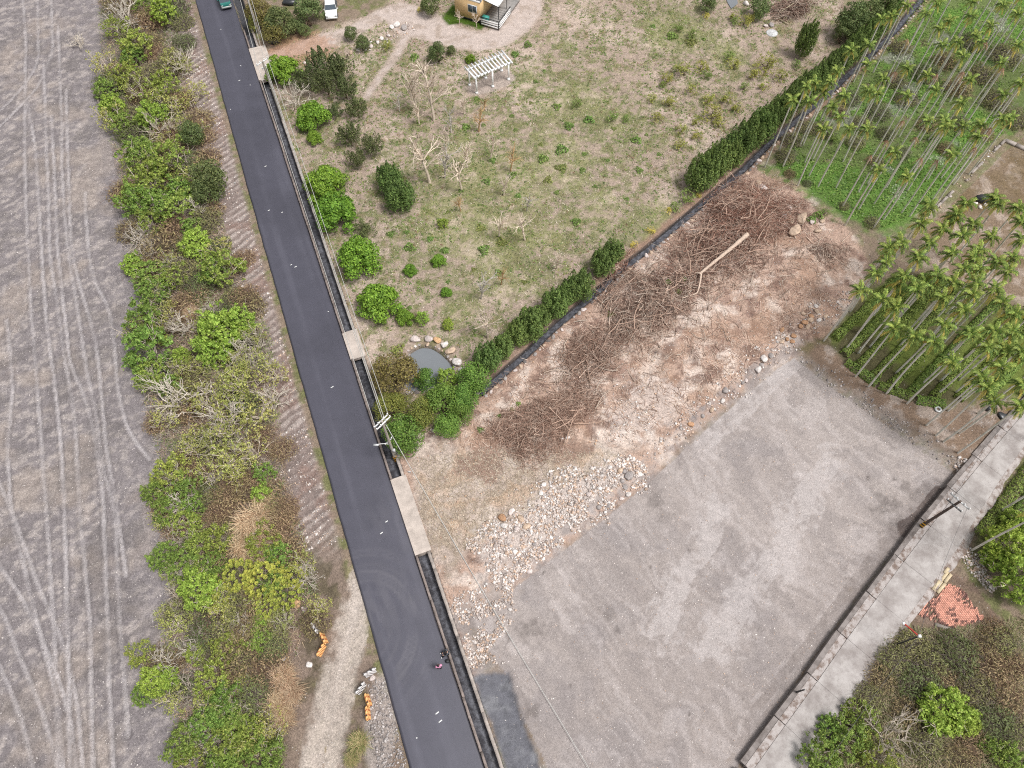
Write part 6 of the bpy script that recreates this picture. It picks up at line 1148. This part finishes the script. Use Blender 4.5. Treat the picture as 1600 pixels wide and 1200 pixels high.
# ------------------------------------------------------------------ vehicles
def car(name, label, base, rz, body, L=4.4, W=1.7, Hh=1.42, van=False):
    o = thing(name, label, 'van' if van else 'car', base, rz); bm = mat_plain(name + '_paint', body, .25, .5, .03, 3, 0); b = MB(); h = L / 2
    if van: prof = [(-h, .35), (-h, .9), (-h * .97, 1.15), (-h * .9, Hh - .1), (-h * .82, Hh), (h * .45, Hh), (h * .62, Hh - .08), (h * .9, 1.0), (h, .85), (h, .35)]
    else: prof = [(-h, .32), (-h * 1.0, .75), (-h * .93, .92), (-h * .62, .98), (-h * .38, Hh - .06), (-h * .2, Hh), (h * .12, Hh), (h * .22, Hh - .05), (h * .5, .95), (h * .9, .82), (h, .68), (h, .32)]
    n = len(prof); V = []
    for s in (-1, 1):
        for x, z in prof: w = W / 2 * (1 if z < .98 else 1 - .2 * (z - .98) / (Hh - .98)); w *= 1 - .1 * max(0, abs(x) / h - .8) / .2; V.append([x, s * w, z])
    F = [[i, (i + 1) % n, n + (i + 1) % n, n + i] for i in range(n)]; b.add(V, F)
    for s, off in ((0, 0), (1, n)):
        c = np.mean(np.array(V)[off:off + n], 0); W_ = np.vstack([np.array(V)[off:off + n], c]); b.add(W_, [[(i + 1) % n, i, n] if s == 0 else [i, (i + 1) % n, n] for i in range(n)])
    link('body', b.mesh('body'), o, None, bm)
    def pan(nm, q, m): link(nm, MB().quads(np.array([q], float)).mesh(nm), o, None, m)
    wt = W / 2 * .8
    if van:
        pan('windscreen', [[h * .64, -wt * .95, Hh - .1], [h * .64, wt * .95, Hh - .1], [h * .88, wt * 1.08, 1.06], [h * .88, -wt * 1.08, 1.06]], M['glass']); pan('rear_window', [[-h * .915, -wt * .9, Hh - .15], [-h * .915, wt * .9, Hh - .15], [-h * .985, wt, 1.12], [-h * .985, -wt, 1.12]], M['glass'])
        for s in (-1, 1): pan('side_window', [[h * .58, s * (W * .41), Hh - .18], [-h * .8, s * (W * .41), Hh - .18], [-h * .85, s * (W / 2 - .01) , 1.08], [h * .8, s * (W / 2 - .01), 1.08]], M['glass'])
    else:
        pan('windscreen', [[h * .235, -wt, Hh - .06], [h * .235, wt, Hh - .06], [h * .49, wt * 1.18, .985], [h * .49, -wt * 1.18, .985]], M['glass']); pan('rear_window', [[-h * .4, -wt, Hh - .05], [-h * .4, wt, Hh - .05], [-h * .61, wt * 1.16, 1.0], [-h * .61, -wt * 1.16, 1.0]], M['glass'])
        for s in (-1, 1): pan('side_window', [[h * .17, s * W * .418, Hh - .08], [-h * .33, s * W * .418, Hh - .08], [-h * .52, s * W * .497, 1.02], [h * .4, s * W * .497, 1.02]], M['glass'])
    for sx in (-1, 1):
        link('bumper', MB().box((sx * (h + .01), 0, .45), (.14, W * .94, .22)).mesh('bumper'), o, None, mat_plain(name + '_bumper', tone(196, 200, 196) if van else body * .9, .4, .4, .03, 3, 0))
        for s in (-1, 1):
            link('headlight' if sx > 0 else 'tail_light', MB().box((sx * (h - .02), s * W * .37, .72), (.1, .3, .14)).mesh('lamp'), o, None, M['galvanised'] if sx > 0 else mat_plain('red_lens', (.4, .02, .02), .3, .5, 0, 3, 0))
            w = link('wheel', MB().tube([(0, -.09, 0), (0, .09, 0)], .31, 16).mesh('wheel'), o, (sx * h * .62, s * (W / 2 - .1), .31), M['rubber']); link('rim', MB().tube([(0, -.1, 0), (0, .1, 0)], .19, 10).mesh('rim'), w, None, M['galvanised'])
            if sx > 0: link('wing_mirror', MB().box((h * .42, s * (W / 2 + .1), 1.0), (.12, .18, .12)).mesh('wing_mirror'), o, None, bm)
    return o
p_ = G(518.5, 18); car('parked_car', 'white sedan car parked on the dirt beside the gravel drive', (p_[0], p_[1], p_[2] + .02), -PI / 2 + .16, np.array([.78, .78, .76]), 4.5, 1.75, 1.45)
s_ = run_of(360, 16) ; q_ = fpt(RF, s_ + 1.9, -1.15); car('delivery_van', 'teal van on the asphalt road at the far end', (q_[0], q_[1], .09), math.atan2(-RF[1][1], -RF[1][0]), tone(40, 120, 112), 3.7, 1.55, 1.75, True)
def tarp(px, py, r, label, seed):
    rs = np.random.RandomState(seed); V, F = rock_mesh(seed, .7); p = G(px, py); s = r * mpp(px, py); V = V * [s * 1.3, s, s * .9]; V[:, 2] = np.maximum(V[:, 2] + s * .4, -.05); V += rs.normal(size=V.shape) * .03
    o = link('tarpaulin_bundle', MB().add(V, F).mesh('tarpaulin_bundle', True), None, p, mat_plain('black_tarpaulin', (.03, .032, .035), .35, .5, .2, 6, .3)); tag(o, label, 'tarpaulin')
tarp(430, 67, 8, 'black tarpaulin bundle at the mouth of the gravel drive', 5); tarp(452, 6, 9, 'black tarpaulin mound between the dark trees by the drive', 6); tarp(406, 34, 5, 'small black heap behind the far utility pole', 8)
p_ = G(1206, 52); o = link('stone_disc', MB().lathe([(0, .12), (.75, .12), (.82, .08), (.82, -.1)], 18).mesh('stone_disc'), None, p_, M['rock']); M['rock']; tag(o, 'round pale stone disc on bare ground at the far field edge', 'stone')
for i, (px, py, r, c_) in enumerate(((560, 78, 5, 'white'), (572, 74, 5, 'pinkish'), (580, 72, 4, 'pinkish'), (590, 66, 4, 'white'), (607, 55, 4.5, 'pinkish'), (596, 60, 4, 'white'), (620, 38, 7, 'white'), (632, 42, 6, 'grey'), (612, 42, 4.5, 'white'), (548, 82, 4.5, 'tan'), (476, 98, 4, 'pinkish'), (482, 104, 4, 'white'))): rock(px, py, r, c_, nth(i) + ' pale stone laid out in the rockery beside the drive', 'rockery stones by the drive', 'rockery_stone')
for i, (px, py, r, c_) in enumerate(((1166, 5, 6, 'white'), (1206, 38, 5, 'grey'), (1196, 40, 4, 'pinkish'))): rock(px, py, r, c_, nth(i) + ' pale stone near the far pond patch', 'stones near the far pond')

# ------------------------------------------------------------------ traffic barriers
def barrier(px, py, ang, c1, c2, label, mname):
    L, W, Hh = 1.0, .46, .78; prof = [(-W / 2, 0), (-W / 2, .16), (-W * .22, .34), (-W * .16, Hh), (W * .16, Hh), (W * .22, .34), (W / 2, .16), (W / 2, 0)]; n = len(prof); b = MB()
    xs = (-L / 2, -L / 2 + .05, L / 2 - .05, L / 2); V = [[x, y * (.9 if abs(x) > L / 2 - .01 else 1), z * (.97 if abs(x) > L / 2 - .01 else 1)] for x in xs for y, z in prof]
    F = [[i * n + j, i * n + j + 1, (i + 1) * n + j + 1, (i + 1) * n + j] for i in range(3) for j in range(n - 1)]; b.add(V, F)
    for off, s in ((0, 1), (3 * n, 0)):
        E_ = np.array(V)[off:off + n]; b.add(np.vstack([E_, E_.mean(0)]), [[j, j + 1, n] if s else [j + 1, j, n] for j in range(n - 1)])
    p = G(px, py, .4); o = thing('traffic_barrier', label, 'barrier', (p[0], p[1], p[2] - .02), ang)
    if mname not in M: M[mname] = mat_stripes(mname, c1, c2, 1.7, .7, 'DIAGONAL')
    link('body', b.mesh('body'), o, None, M[mname]); link('fill_cap', MB().lathe([(.07, 0), (.07, .04), (0, .045)], 10, (0.2, 0, Hh)).mesh('fill_cap'), o, None, M['black'])
    for s in (-1, 1): link('coupling_lug', MB().box((s * (L / 2 + .03), 0, .42), (.08, .1, .3)).mesh('coupling_lug'), o, None, M[mname])
OR, WH, RD, BK = tone(240, 190, 124), tone(226, 222, 220), tone(186, 104, 60), tone(60, 56, 56)
barrier(491.6, 981.6, -.9, WH, tone(150, 146, 146), 'white striped plastic barrier, half in the shrubs left of the dirt track', 'white_barrier'); barrier(504.8, 997.5, -1.0, OR, RD, 'orange striped plastic barrier, upper of two on the far side of the dirt track', 'orange_barrier'); barrier(501, 1015.7, 1.15, OR, RD, 'orange striped plastic barrier, lower of two on the far side of the dirt track', 'orange_barrier')
barrier(578, 1050, .55, WH, tone(120, 112, 112), 'white striped plastic barrier nearest the asphalt road', 'white_barrier2'); barrier(563, 1075, 1.0, WH, BK, 'black and white striped plastic barrier between dirt track and road', 'black_white_barrier'); barrier(574, 1094, -1.15, OR, RD, 'orange striped plastic barrier below the black and white one', 'orange_barrier'); barrier(573.6, 1114.6, -1.4, OR, RD, 'lowest orange striped plastic barrier beside the verge stones', 'orange_barrier')

# ------------------------------------------------------------------ utility poles and wires
def hazard_mat(name):
    return mat_stripes(name, tone(214, 160, 40), tone(40, 36, 34), 1.4, .5, 'DIAGONAL', .6)
M['hazard'] = hazard_mat('hazard_sleeve')
def pole(base, h, r, mat, label, arms, sleeve=True, az=0.0, name='utility_pole'):
    o = thing(name, label, 'pole', base); link('shaft', MB().tube([(0, 0, -.3), (0, 0, h * .5), (0, 0, h)], [r, r * .85, r * .7], 10).mesh('shaft', True), o, None, mat)
    if sleeve: link('hazard_sleeve', MB().tube([(0, 0, .05), (0, 0, 1.7)], r * 1.25, 12).mesh('hazard_sleeve', True), o, None, M['hazard'])
    d = np.array([math.cos(az), math.sin(az), 0]); n = np.array([-d[1], d[0], 0])
    for z, L, off, m in arms:
        a = link('crossarm', MB().bar(-d * L / 2 + n * off + [0, 0, z], d * L / 2 + n * off + [0, 0, z], .1, .1).mesh('crossarm'), o, None, m)
        for s in (-1, -.4, .45, 1)[:: 1 if L > 1.2 else 3]: link('insulator', MB().lathe([(.03, 0), (.07, .03), (.05, .09), (.075, .12), (.04, .2), (0, .22)], 8, tuple(d * L / 2 * .93 * s + n * off + [0, 0, z + .05])).mesh('insulator'), a, None, M['white_paint'])
    return o
P1 = G(620, 723); P2 = G(444, 194); P3 = G(405, 52); PR = G(1433, 826); az = math.atan2(RF[2][1], RF[2][0])
M['pole_concrete'] = mat_plain('pole_concrete', tone(176, 168, 158), .85, .2, .15, 3, .1); M['pole_dark'] = mat_plain('tarred_timber', tone(98, 86, 80), .9, .2, .3, 6, .3)
pole(P1, 9.5, .16, M['pole_concrete'], 'concrete utility pole with a double white crossarm beside the pond trees', [(9.3, 1.75, .16, M['white_paint']), (9.3, 1.75, -.16, M['white_paint']), (8.6, .7, .12, M['galvanised']), (5.0, .9, .12, M['galvanised'])], az=az + .5)
o = bpy.data.objects.get('utility_pole')
lamp_ = link('street_lamp_arm', MB().tube([(0, 0, 4.4), (-.35, -.1, 4.9), (-.9, -.2, 5.0), (-1.2, -.25, 4.95)], [.035, .035, .03, .03], 6).mesh('street_lamp_arm'), o, None, M['white_paint']); link('lamp_head', MB().box((-1.25, -.26, 4.93), (.5, .18, .1)).mesh('lamp_head'), lamp_, None, M['galvanised'])
link('junction_box', MB().box((.2, -.12, 3.3), (.25, .22, .5)).mesh('junction_box'), o, None, M['galvanised'])
pole(P2, 9.5, .16, M['pole_concrete'], 'concrete utility pole with a single white crossarm beside the long drain', [(9.3, 1.8, .14, M['white_paint']), (8.5, .6, .12, M['galvanised'])], False, az + .5)
pole(P3, 9.5, .17, M['pole_concrete'], 'thick concrete utility pole at the far end of the driveway bridge', [(9.3, 1.8, .14, M['white_paint'])], False, az + .4)
pole(PR, 7.6, .15, M['pole_dark'], 'dark utility pole with two crossarms beside the concrete lane', [(7.35, 1.9, .12, M['galvanised']), (6.7, 1.5, -.12, M['cable_dark'])], True, -.9)
q_ = G(1240, 1083); pole((q_[0], q_[1], q_[2]), 2.6, .09, M['black'], 'short black post at the foot of the lane wall', [], False, 0, 'lane_post')
q_ = G(1398, 1008); o = thing('lane_lamp', 'dark post with a red and white banded arm reaching over the lane', 'post', q_); link('shaft', MB().tube([(0, 0, -.2), (0, 0, 4.4)], [.07, .055], 8).mesh('shaft', True), o, None, M['black'])
e_ = GZ(1412, 974, q_[2] + 4.1) - q_[:2]; M['redband'] = mat_stripes('red_white_bands', tone(178, 70, 58), tone(224, 214, 208), .5, .8, 'X'); link('arm', MB().tube([(0, 0, 4.3), (e_[0] * .5, e_[1] * .5, 4.25), (e_[0], e_[1], 4.1)], .07, 8).mesh('arm', True), o, None, mat_plain('red_arm', tone(176, 66, 54), .5, .3, .15, 5, 0)); link('end_cap', MB().box((0, 0, 4.38), (.22, .22, .2)).mesh('end_cap'), o, None, M['white_paint']); link('arm_tip', MB().box((e_[0], e_[1], 4.1), (.2, .2, .16)).mesh('arm_tip'), o, None, M['white_paint'])
def wire(a, b, sag, r, label, mat='cable'):
    a, b = np.asarray(a, float), np.asarray(b, float); t = np.linspace(0, 1, 26)[:, None]; P = a + (b - a) * t - np.array([0, 0, 1]) * sag * 4 * t * (1 - t); o = link('overhead_wire', MB().tube(P, r, 4).mesh('overhead_wire'), None, None, M[mat]); tag(o, label, 'wire')
da_ = np.array([math.cos(az + .5), math.sin(az + .5), 0])
top = lambda P, z, k: np.array([P[0], P[1], P[2] + z]) + da_ * k
for k, l in ((-.8, 'road-side'), (.8, 'field-side')): wire(top(P1, 9.5, k), top(P2, 9.5, k), .5, .026, 'pale ' + l + ' wire from the double crossarm pole to the single crossarm pole')
wire(top(P1, 8.7, .3), top(P2, 8.6, .25), .7, .034, 'thick lower wire strung along the long drain'); wire(top(P1, 7.6, .1), top(P2, 7.7, .1), .8, .026, 'lowest pale wire strung along the long drain')
for k, l in ((-.8, 'road-side'), (.8, 'field-side')): wire(top(P2, 9.5, k), top(P3, 9.5, k), .4, .026, 'pale ' + l + ' wire over the driveway bridge')
wire(top(P2, 8.6, .2), top(P3, 8.6, .2), .6, .022, 'thick lower wire over the driveway bridge')
for k in (-.8, .8): wire(top(P3, 9.5, k), top(P3, 9.5, k) + np.array([RF[1][0], RF[1][1], 0]) * 42, .4, .016, ('road-side' if k < 0 else 'field-side') + ' wire leaving over the far end of the road')
E1 = np.array([*GZ(935, 1225, 5.0), 5.0]); wire(top(P1, 8.4, .25), E1, 1.3, .032, 'pale cable running from the double crossarm pole across the grey lot')
wire(top(P1, 8.2, .3), E1 + [-.2, .1, -.3], 1.4, .012, 'thin second cable across the grey lot', 'cable_dark')
q5 = np.array([q_[0], q_[1], q_[2] + 4.3]); wire(q5, [*GZ(1270, 1225, 4.6), 4.6], .4, .012, 'thin wire from the banded post along the thicket', 'cable_dark')
pr_ = np.array([PR[0], PR[1], PR[2] + 7.5]); wire(pr_ + [.5, -.5, 0], q5, .5, .012, 'thin wire from the dark pole to the banded post', 'cable_dark'); wire(pr_ + [-.4, .5, 0], [*GZ(1640, 560, 8.5), 8.5], .5, .012, 'thin wire from the dark pole towards the palms', 'cable_dark')
o = link('number_plate', MB().box((0, 0, 0), (.3, .04, .2)).mesh('number_plate'), None, np.array([*GZ(639.5, 737.5, 6.3), 6.3]), M['galvanised']); tag(o, 'small pale box hanging on the cable near the utility pole', 'cable box')

# ------------------------------------------------------------------ brick paving, planks, fallow plot kerb
def bricks():
    lo, hi = BRICKS.min(0), BRICKS.max(0); d = CRR[3] - CRR[2]; a = math.atan2(*(CRL[8] - CRL[6])[::-1]); ca, sa = math.cos(a), math.sin(a); c0 = BRICKS.mean(0); rs = np.random.RandomState(3); b = MB(); zb = float(hgt(*c0)) + .03
    for i in range(-16, 17):
        for j in range(-34, 35):
            u = i * .225 + (.11 if j % 2 else 0); v = j * .115; x, y = c0[0] + u * ca - v * sa, c0[1] + u * sa + v * ca; s = float(sdf(BRICKS, np.array([x]), np.array([y]))[0])
            dirt = float(fbm(x, y, 1.1, 3, 70))
            if s < .0 + .25 * (float(vnoise(x * 3, y * 3, 5)) - .3) or dirt > .66 and rs.rand() < .6: continue
            col = tone(222, 162, 142) * rs.uniform(.84, 1.06) if dirt < .47 or rs.rand() < .4 else (tone(156, 116, 104) if rs.rand() < .6 else tone(112, 84, 78)); b.box((x, y, float(hgt(x, y)) + .035 + rs.uniform(-.008, .008)), (.21, .1, .07), a + rs.normal() * .02, col)
    pv = thing('brick_paving', 'worn patch of orange brick paving beside the concrete lane', 'paving'); o = link('bricks', b.mesh('bricks'), pv, None, M['rock']); o['kind'] = 'stuff'
    e = GZ(1460, 976, -.1); f = GZ(1495, 988, -.1); b = MB(); b.bar((*e, zb), (*f, zb), .3, .14); link('edge_kerb', b.mesh('edge_kerb'), pv, None, M['concrete'])
bricks()
wood = mat_plain('sawn_timber', tone(212, 194, 162), .8, .2, .15, 8, .15)
PA, PBK = GZ(1458, 922, 0), GZ(1486, 887, 0); du = (PBK - PA) / np.linalg.norm(PBK - PA); nu = np.array([du[1], -du[0]])
for i, (u0, L, v, z) in enumerate(((0, 1.25, .05, .1), (.05, 1.25, .35, .1), (.1, 1.25, .66, .1), (1.35, 1.1, -.05, .1), (1.3, 1.2, .27, .1), (1.4, 1.1, .58, .1), (.0, 1.2, .2, .2), (2.1, .7, .1, .2))):
    c = PA + du * (u0 + L / 2) + nu * (v - .25); o = link('timber_plank', MB().box((0, 0, 0), (L, .27, .09)).mesh('timber_plank'), None, (c[0], c[1], float(hgt(c[0], c[1])) + z), wood); o.rotation_euler = (0, 0, math.atan2(du[1], du[0]) + RS.uniform(-.03, .03)); tag(o, nth(i) + ' pale plank of the stack against the lane, counting from the red-armed post', 'plank', 'plank stack beside the lane')
kb = thing('plot_kerb', 'broken pale concrete kerb around the fallow plot', 'kerb')
for a, c in (((1570, 220), (1440, 347)), ((1570, 220), (1640, 250))):
    pts = resample(PZ([a, c]), 1.4)
    for i in range(len(pts) - 1):
        if RS.rand() < .25 and a[0] != c[0] and c[0] < 1500: continue
        q0, q1 = pts[i], pts[i] + (pts[i + 1] - pts[i]) * RS.uniform(.75, .97); w = .3 if c[0] < 1500 else .55; link('kerb_block', MB().bar((*q0, .08), (*q1, .08 + RS.uniform(-.03, .03)), w, .26).mesh('kerb_block'), kb, None, M['concrete'])
p_ = G(1535, 313); tarp(1535, 313, 13, 'dark tarpaulin lying in a hollow of the fallow plot', 15); 
for i, (x, y) in enumerate(((1524, 318), (1532, 323), (1541, 321))): rock(x, y, 4.5, 'white', nth(i) + ' white stone weighing down the dark tarpaulin in the fallow plot', 'stones on the plot tarpaulin')
for i, (x, y, r) in enumerate(((1545, 640, 7), (1565, 650, 6))): tarp(x, y, r, ('grey-black netting bundle under the palms', 'second dark bundle beside the end of the lane')[i], 20 + i)
tc_ = MB().lathe([(.2, .0), (.32, .02), (.38, .1), (.32, .18), (.2, .2), (.2, .0)], 16).mesh('old_tyre', True); o = link('old_tyre', tc_, None, G(1465, 640), M['galvanised']); tag(o, 'pale old tyre lying under the palms near the lot corner', 'tyre')

# ------------------------------------------------------------------ two people by the drain
def skin_mesh(name, verts, edges, rad, root, mat, parent, sub=2):
    me = bpy.data.meshes.new(name); me.from_pydata([tuple(v) for v in verts], edges, []); o = link(name, me, parent, None, mat)
    sk = o.modifiers.new('skin', 'SKIN'); sk.use_smooth_shade = True; lay = me.skin_vertices[0].data if me.skin_vertices else None
    if lay is None: 
        bpy.context.view_layer.objects.active = o; lay = me.skin_vertices[0].data
    for i, r in enumerate(rad): lay[i].radius = (r, r) if np.isscalar(r) else r; lay[i].use_root = (i == root)
    ss = o.modifiers.new('sub', 'SUBSURF'); ss.levels = sub; ss.render_levels = sub; return o
SKIN = mat_plain('skin', tone(186, 148, 128), .6, .3, .05, 8, 0)
def person(label, base, rz, J, shirt, trousers, shoes, hair):
    """J: joint positions; one continuous body, clothes grown over the same joints"""
    o = thing('person', label, 'person', base, rz); names = ['pelvis', 'belly', 'chest', 'neck', 'head', 'shL', 'elL', 'wrL', 'haL', 'shR', 'elR', 'wrR', 'haR', 'hiL', 'knL', 'anL', 'toL', 'hiR', 'knR', 'anR', 'toR', 'crown']
    V = [J[n] for n in names]; ix = {n: i for i, n in enumerate(names)}; E_ = [('pelvis', 'belly'), ('belly', 'chest'), ('chest', 'neck'), ('neck', 'head'), ('head', 'crown'), ('chest', 'shL'), ('shL', 'elL'), ('elL', 'wrL'), ('wrL', 'haL'), ('chest', 'shR'), ('shR', 'elR'), ('elR', 'wrR'), ('wrR', 'haR'), ('pelvis', 'hiL'), ('hiL', 'knL'), ('knL', 'anL'), ('anL', 'toL'), ('pelvis', 'hiR'), ('hiR', 'knR'), ('knR', 'anR'), ('anR', 'toR')]
    R = dict(pelvis=.13, belly=.12, chest=.14, neck=.055, head=.095, crown=.085, shL=.065, elL=.045, wrL=.032, haL=.035, hiL=.09, knL=.06, anL=.045, toL=.04); R.update({k[:-1] + 'R': v for k, v in list(R.items()) if k.endswith('L')})
    skin_mesh('body', V, [(ix[a], ix[b]) for a, b in E_], [R[n] * (.72 if n in ('pelvis', 'belly', 'chest', 'shL', 'shR', 'hiL', 'hiR', 'elL', 'elR', 'knL', 'knR') else 1) for n in names], 0, SKIN, o)
    def cloth(nm, ns, es, grow, m, root): skin_mesh(nm, [J[n] for n in ns], [(ns.index(a), ns.index(b)) for a, b in es], [R[n] + grow for n in ns], root, m, o)
    cloth('shirt', ['belly', 'chest', 'pelvis', 'shL', 'elL', 'shR', 'elR', 'wrL', 'wrR'], [('pelvis', 'belly'), ('belly', 'chest'), ('chest', 'shL'), ('shL', 'elL'), ('chest', 'shR'), ('shR', 'elR')] + [('elL', 'wrL'), ('elR', 'wrR')], .025, shirt, 0)
    cloth('trousers', ['pelvis', 'hiL', 'knL', 'anL', 'hiR', 'knR', 'anR'], [('pelvis', 'hiL'), ('hiL', 'knL'), ('knL', 'anL'), ('pelvis', 'hiR'), ('hiR', 'knR'), ('knR', 'anR')], .02, trousers, 0)
    for s in 'LR': 
        skin_mesh('shoe', [J['an' + s], J['to' + s]], [(0, 1)], [.06, .05], 0, shoes, o, 1); w = np.asarray(J['ha' + s]); d = w - np.asarray(J['wr' + s]); d = d / (np.linalg.norm(d) + 1e-6); sd = np.cross(d, [0, 0, 1.]); sd = sd / (np.linalg.norm(sd) + 1e-6)
        hb = MB()
        for k, ln in ((-1.5, .065), (-.5, .08), (.5, .085), (1.5, .075)): a = w + sd * .016 * k; hb.tube([a, a + d * ln * .5, a + d * ln - np.array([0, 0, .02])], [.009, .008, .006], 5)
        hb.tube([w - d * .03 + sd * .03, w + sd * .06, w + d * .03 + sd * .065], [.011, .01, .008], 5); link('fingers', hb.mesh('fingers', True), o, None, SKIN)
    h = np.asarray(J['head']); c = np.asarray(J['crown']); f = np.asarray(J['face']); up = (c - h) / np.linalg.norm(c - h); m = (h + c) / 2 + up * .02 - f * .025; V_, F_ = rock_mesh(1, 1.0); bm = bmesh.new(); bmesh.ops.create_icosphere(bm, subdivisions=3, radius=.118); hv = np.array([v.co for v in bm.verts]); hf = [[v.index for v in q.verts] for q in bm.faces]; bm.free()
    keep = (hv @ f < .055) | (hv @ up > .07); hf = [q for q in hf if all(keep[i] for i in q)]; link('hair', MB().add(hv * [1, 1, 1.1] + m, hf).mesh('hair', True), o, None, hair)
    link('nose', MB().tube([h + up * .02 + f * .09, h + f * .125 - up * .01, h + f * .1 - up * .03], [.012, .016, .008], 6).mesh('nose', True), o, None, SKIN)
    sd = np.cross(f, up); 
    for s in (-1, 1): link('eye', MB().box(tuple(h + up * .045 + f * .098 + sd * .035 * s), (.02, .02, .012)).mesh('eye'), o, None, M['black']); link('ear', MB().tube([h + sd * .095 * s + up * .05, h + sd * .115 * s + up * .02, h + sd * .095 * s - up * .02], [.012, .02, .01], 6).mesh('ear', True), o, None, SKIN)
    link('mouth', MB().box(tuple(h - up * .045 + f * .1), (.05, .012, .01)).mesh('mouth'), o, None, mat_plain('lips', tone(170, 96, 88), .6, .3, 0, 4, 0)); return o
PINK = mat_plain('pink_shirt', tone(240, 168, 200), .8, .2, .06, 6, .1); DKT = mat_plain('dark_trousers', tone(52, 40, 48), .85, .2, .1, 6, .1); HAIR = mat_plain('black_hair', (.012, .01, .01), .5, .4, .2, 20, .2); GREYT = mat_plain('charcoal_top', tone(84, 88, 94), .85, .2, .1, 6, .1); BLKT = mat_plain('black_trousers', (.02, .02, .022), .8, .2, .1, 6, .1); WHS = mat_plain('white_shoes', (.75, .75, .74), .6, .3, .05, 6, 0)
stand = dict(pelvis=(0, 0, .92), belly=(.01, 0, 1.08), chest=(.02, 0, 1.3), neck=(.0, 0, 1.45), head=(.02, 0, 1.54), crown=(.01, 0, 1.61), face=np.array([1., 0, 0]), shL=(0, .17, 1.36), elL=(-.02, .24, 1.1), wrL=(.12, .23, .9), haL=(.16, .22, .84), shR=(0, -.17, 1.36), elR=(-.04, -.24, 1.1), wrR=(.08, -.24, .88), haR=(.11, -.24, .82), hiL=(0, .09, .85), knL=(.06, .1, .48), anL=(-.02, .1, .08), toL=(.13, .11, .04), hiR=(0, -.09, .85), knR=(.02, -.1, .48), anR=(-.1, -.1, .09), toR=(.05, -.11, .04))
pp = GZ(686, 1042, .8); person('person in a pink top and dark trousers walking on the asphalt beside the drain', (pp[0], pp[1], .085), math.atan2(RF[1][1], RF[1][0]), stand, PINK, DKT, DKT, HAIR)
sit = dict(pelvis=(0, 0, .12), belly=(.03, 0, .28), chest=(.1, 0, .5), neck=(.14, 0, .64), head=(.2, 0, .72), crown=(.21, 0, .79), face=np.array([.95, 0, -.3]) / np.linalg.norm([.95, 0, -.3]), shL=(.1, .17, .55), elL=(.25, .22, .34), wrL=(.42, .14, .28), haL=(.48, .1, .27), shR=(.1, -.17, .55), elR=(.25, -.22, .34), wrR=(.42, -.12, .28), haR=(.48, -.08, .27), hiL=(.08, .1, .12), knL=(.46, .16, .26), anL=(.62, .17, -.12), toL=(.76, .18, -.14), hiR=(.08, -.1, .12), knR=(.44, -.15, .27), anR=(.58, -.18, -.12), toR=(.72, -.2, -.14))
s_ = run_of(694.5, 1023); qq = fpt(RF, s_, .1); person('person in dark clothes and white shoes sitting on the drain wall', (qq[0], qq[1], .27), math.atan2(-RF[2][1], -RF[2][0]), sit, GREYT, BLKT, WHS, HAIR)
qq = fpt(RF, s_ - .62, -.2); o = link('shoulder_bag', MB().lathe([(.0, .02), (.16, .0), (.19, .12), (.15, .24), (.06, .28), (0, .28)], 10, (0, 0, 0)).tube([(-.12, 0, .24), (-.1, 0, .42), (.1, 0, .42), (.12, 0, .24)], .015, 5).mesh('shoulder_bag', True), None, (qq[0], qq[1], .085), M['black']); tag(o, 'small dark bag on the asphalt beside the seated person', 'bag')
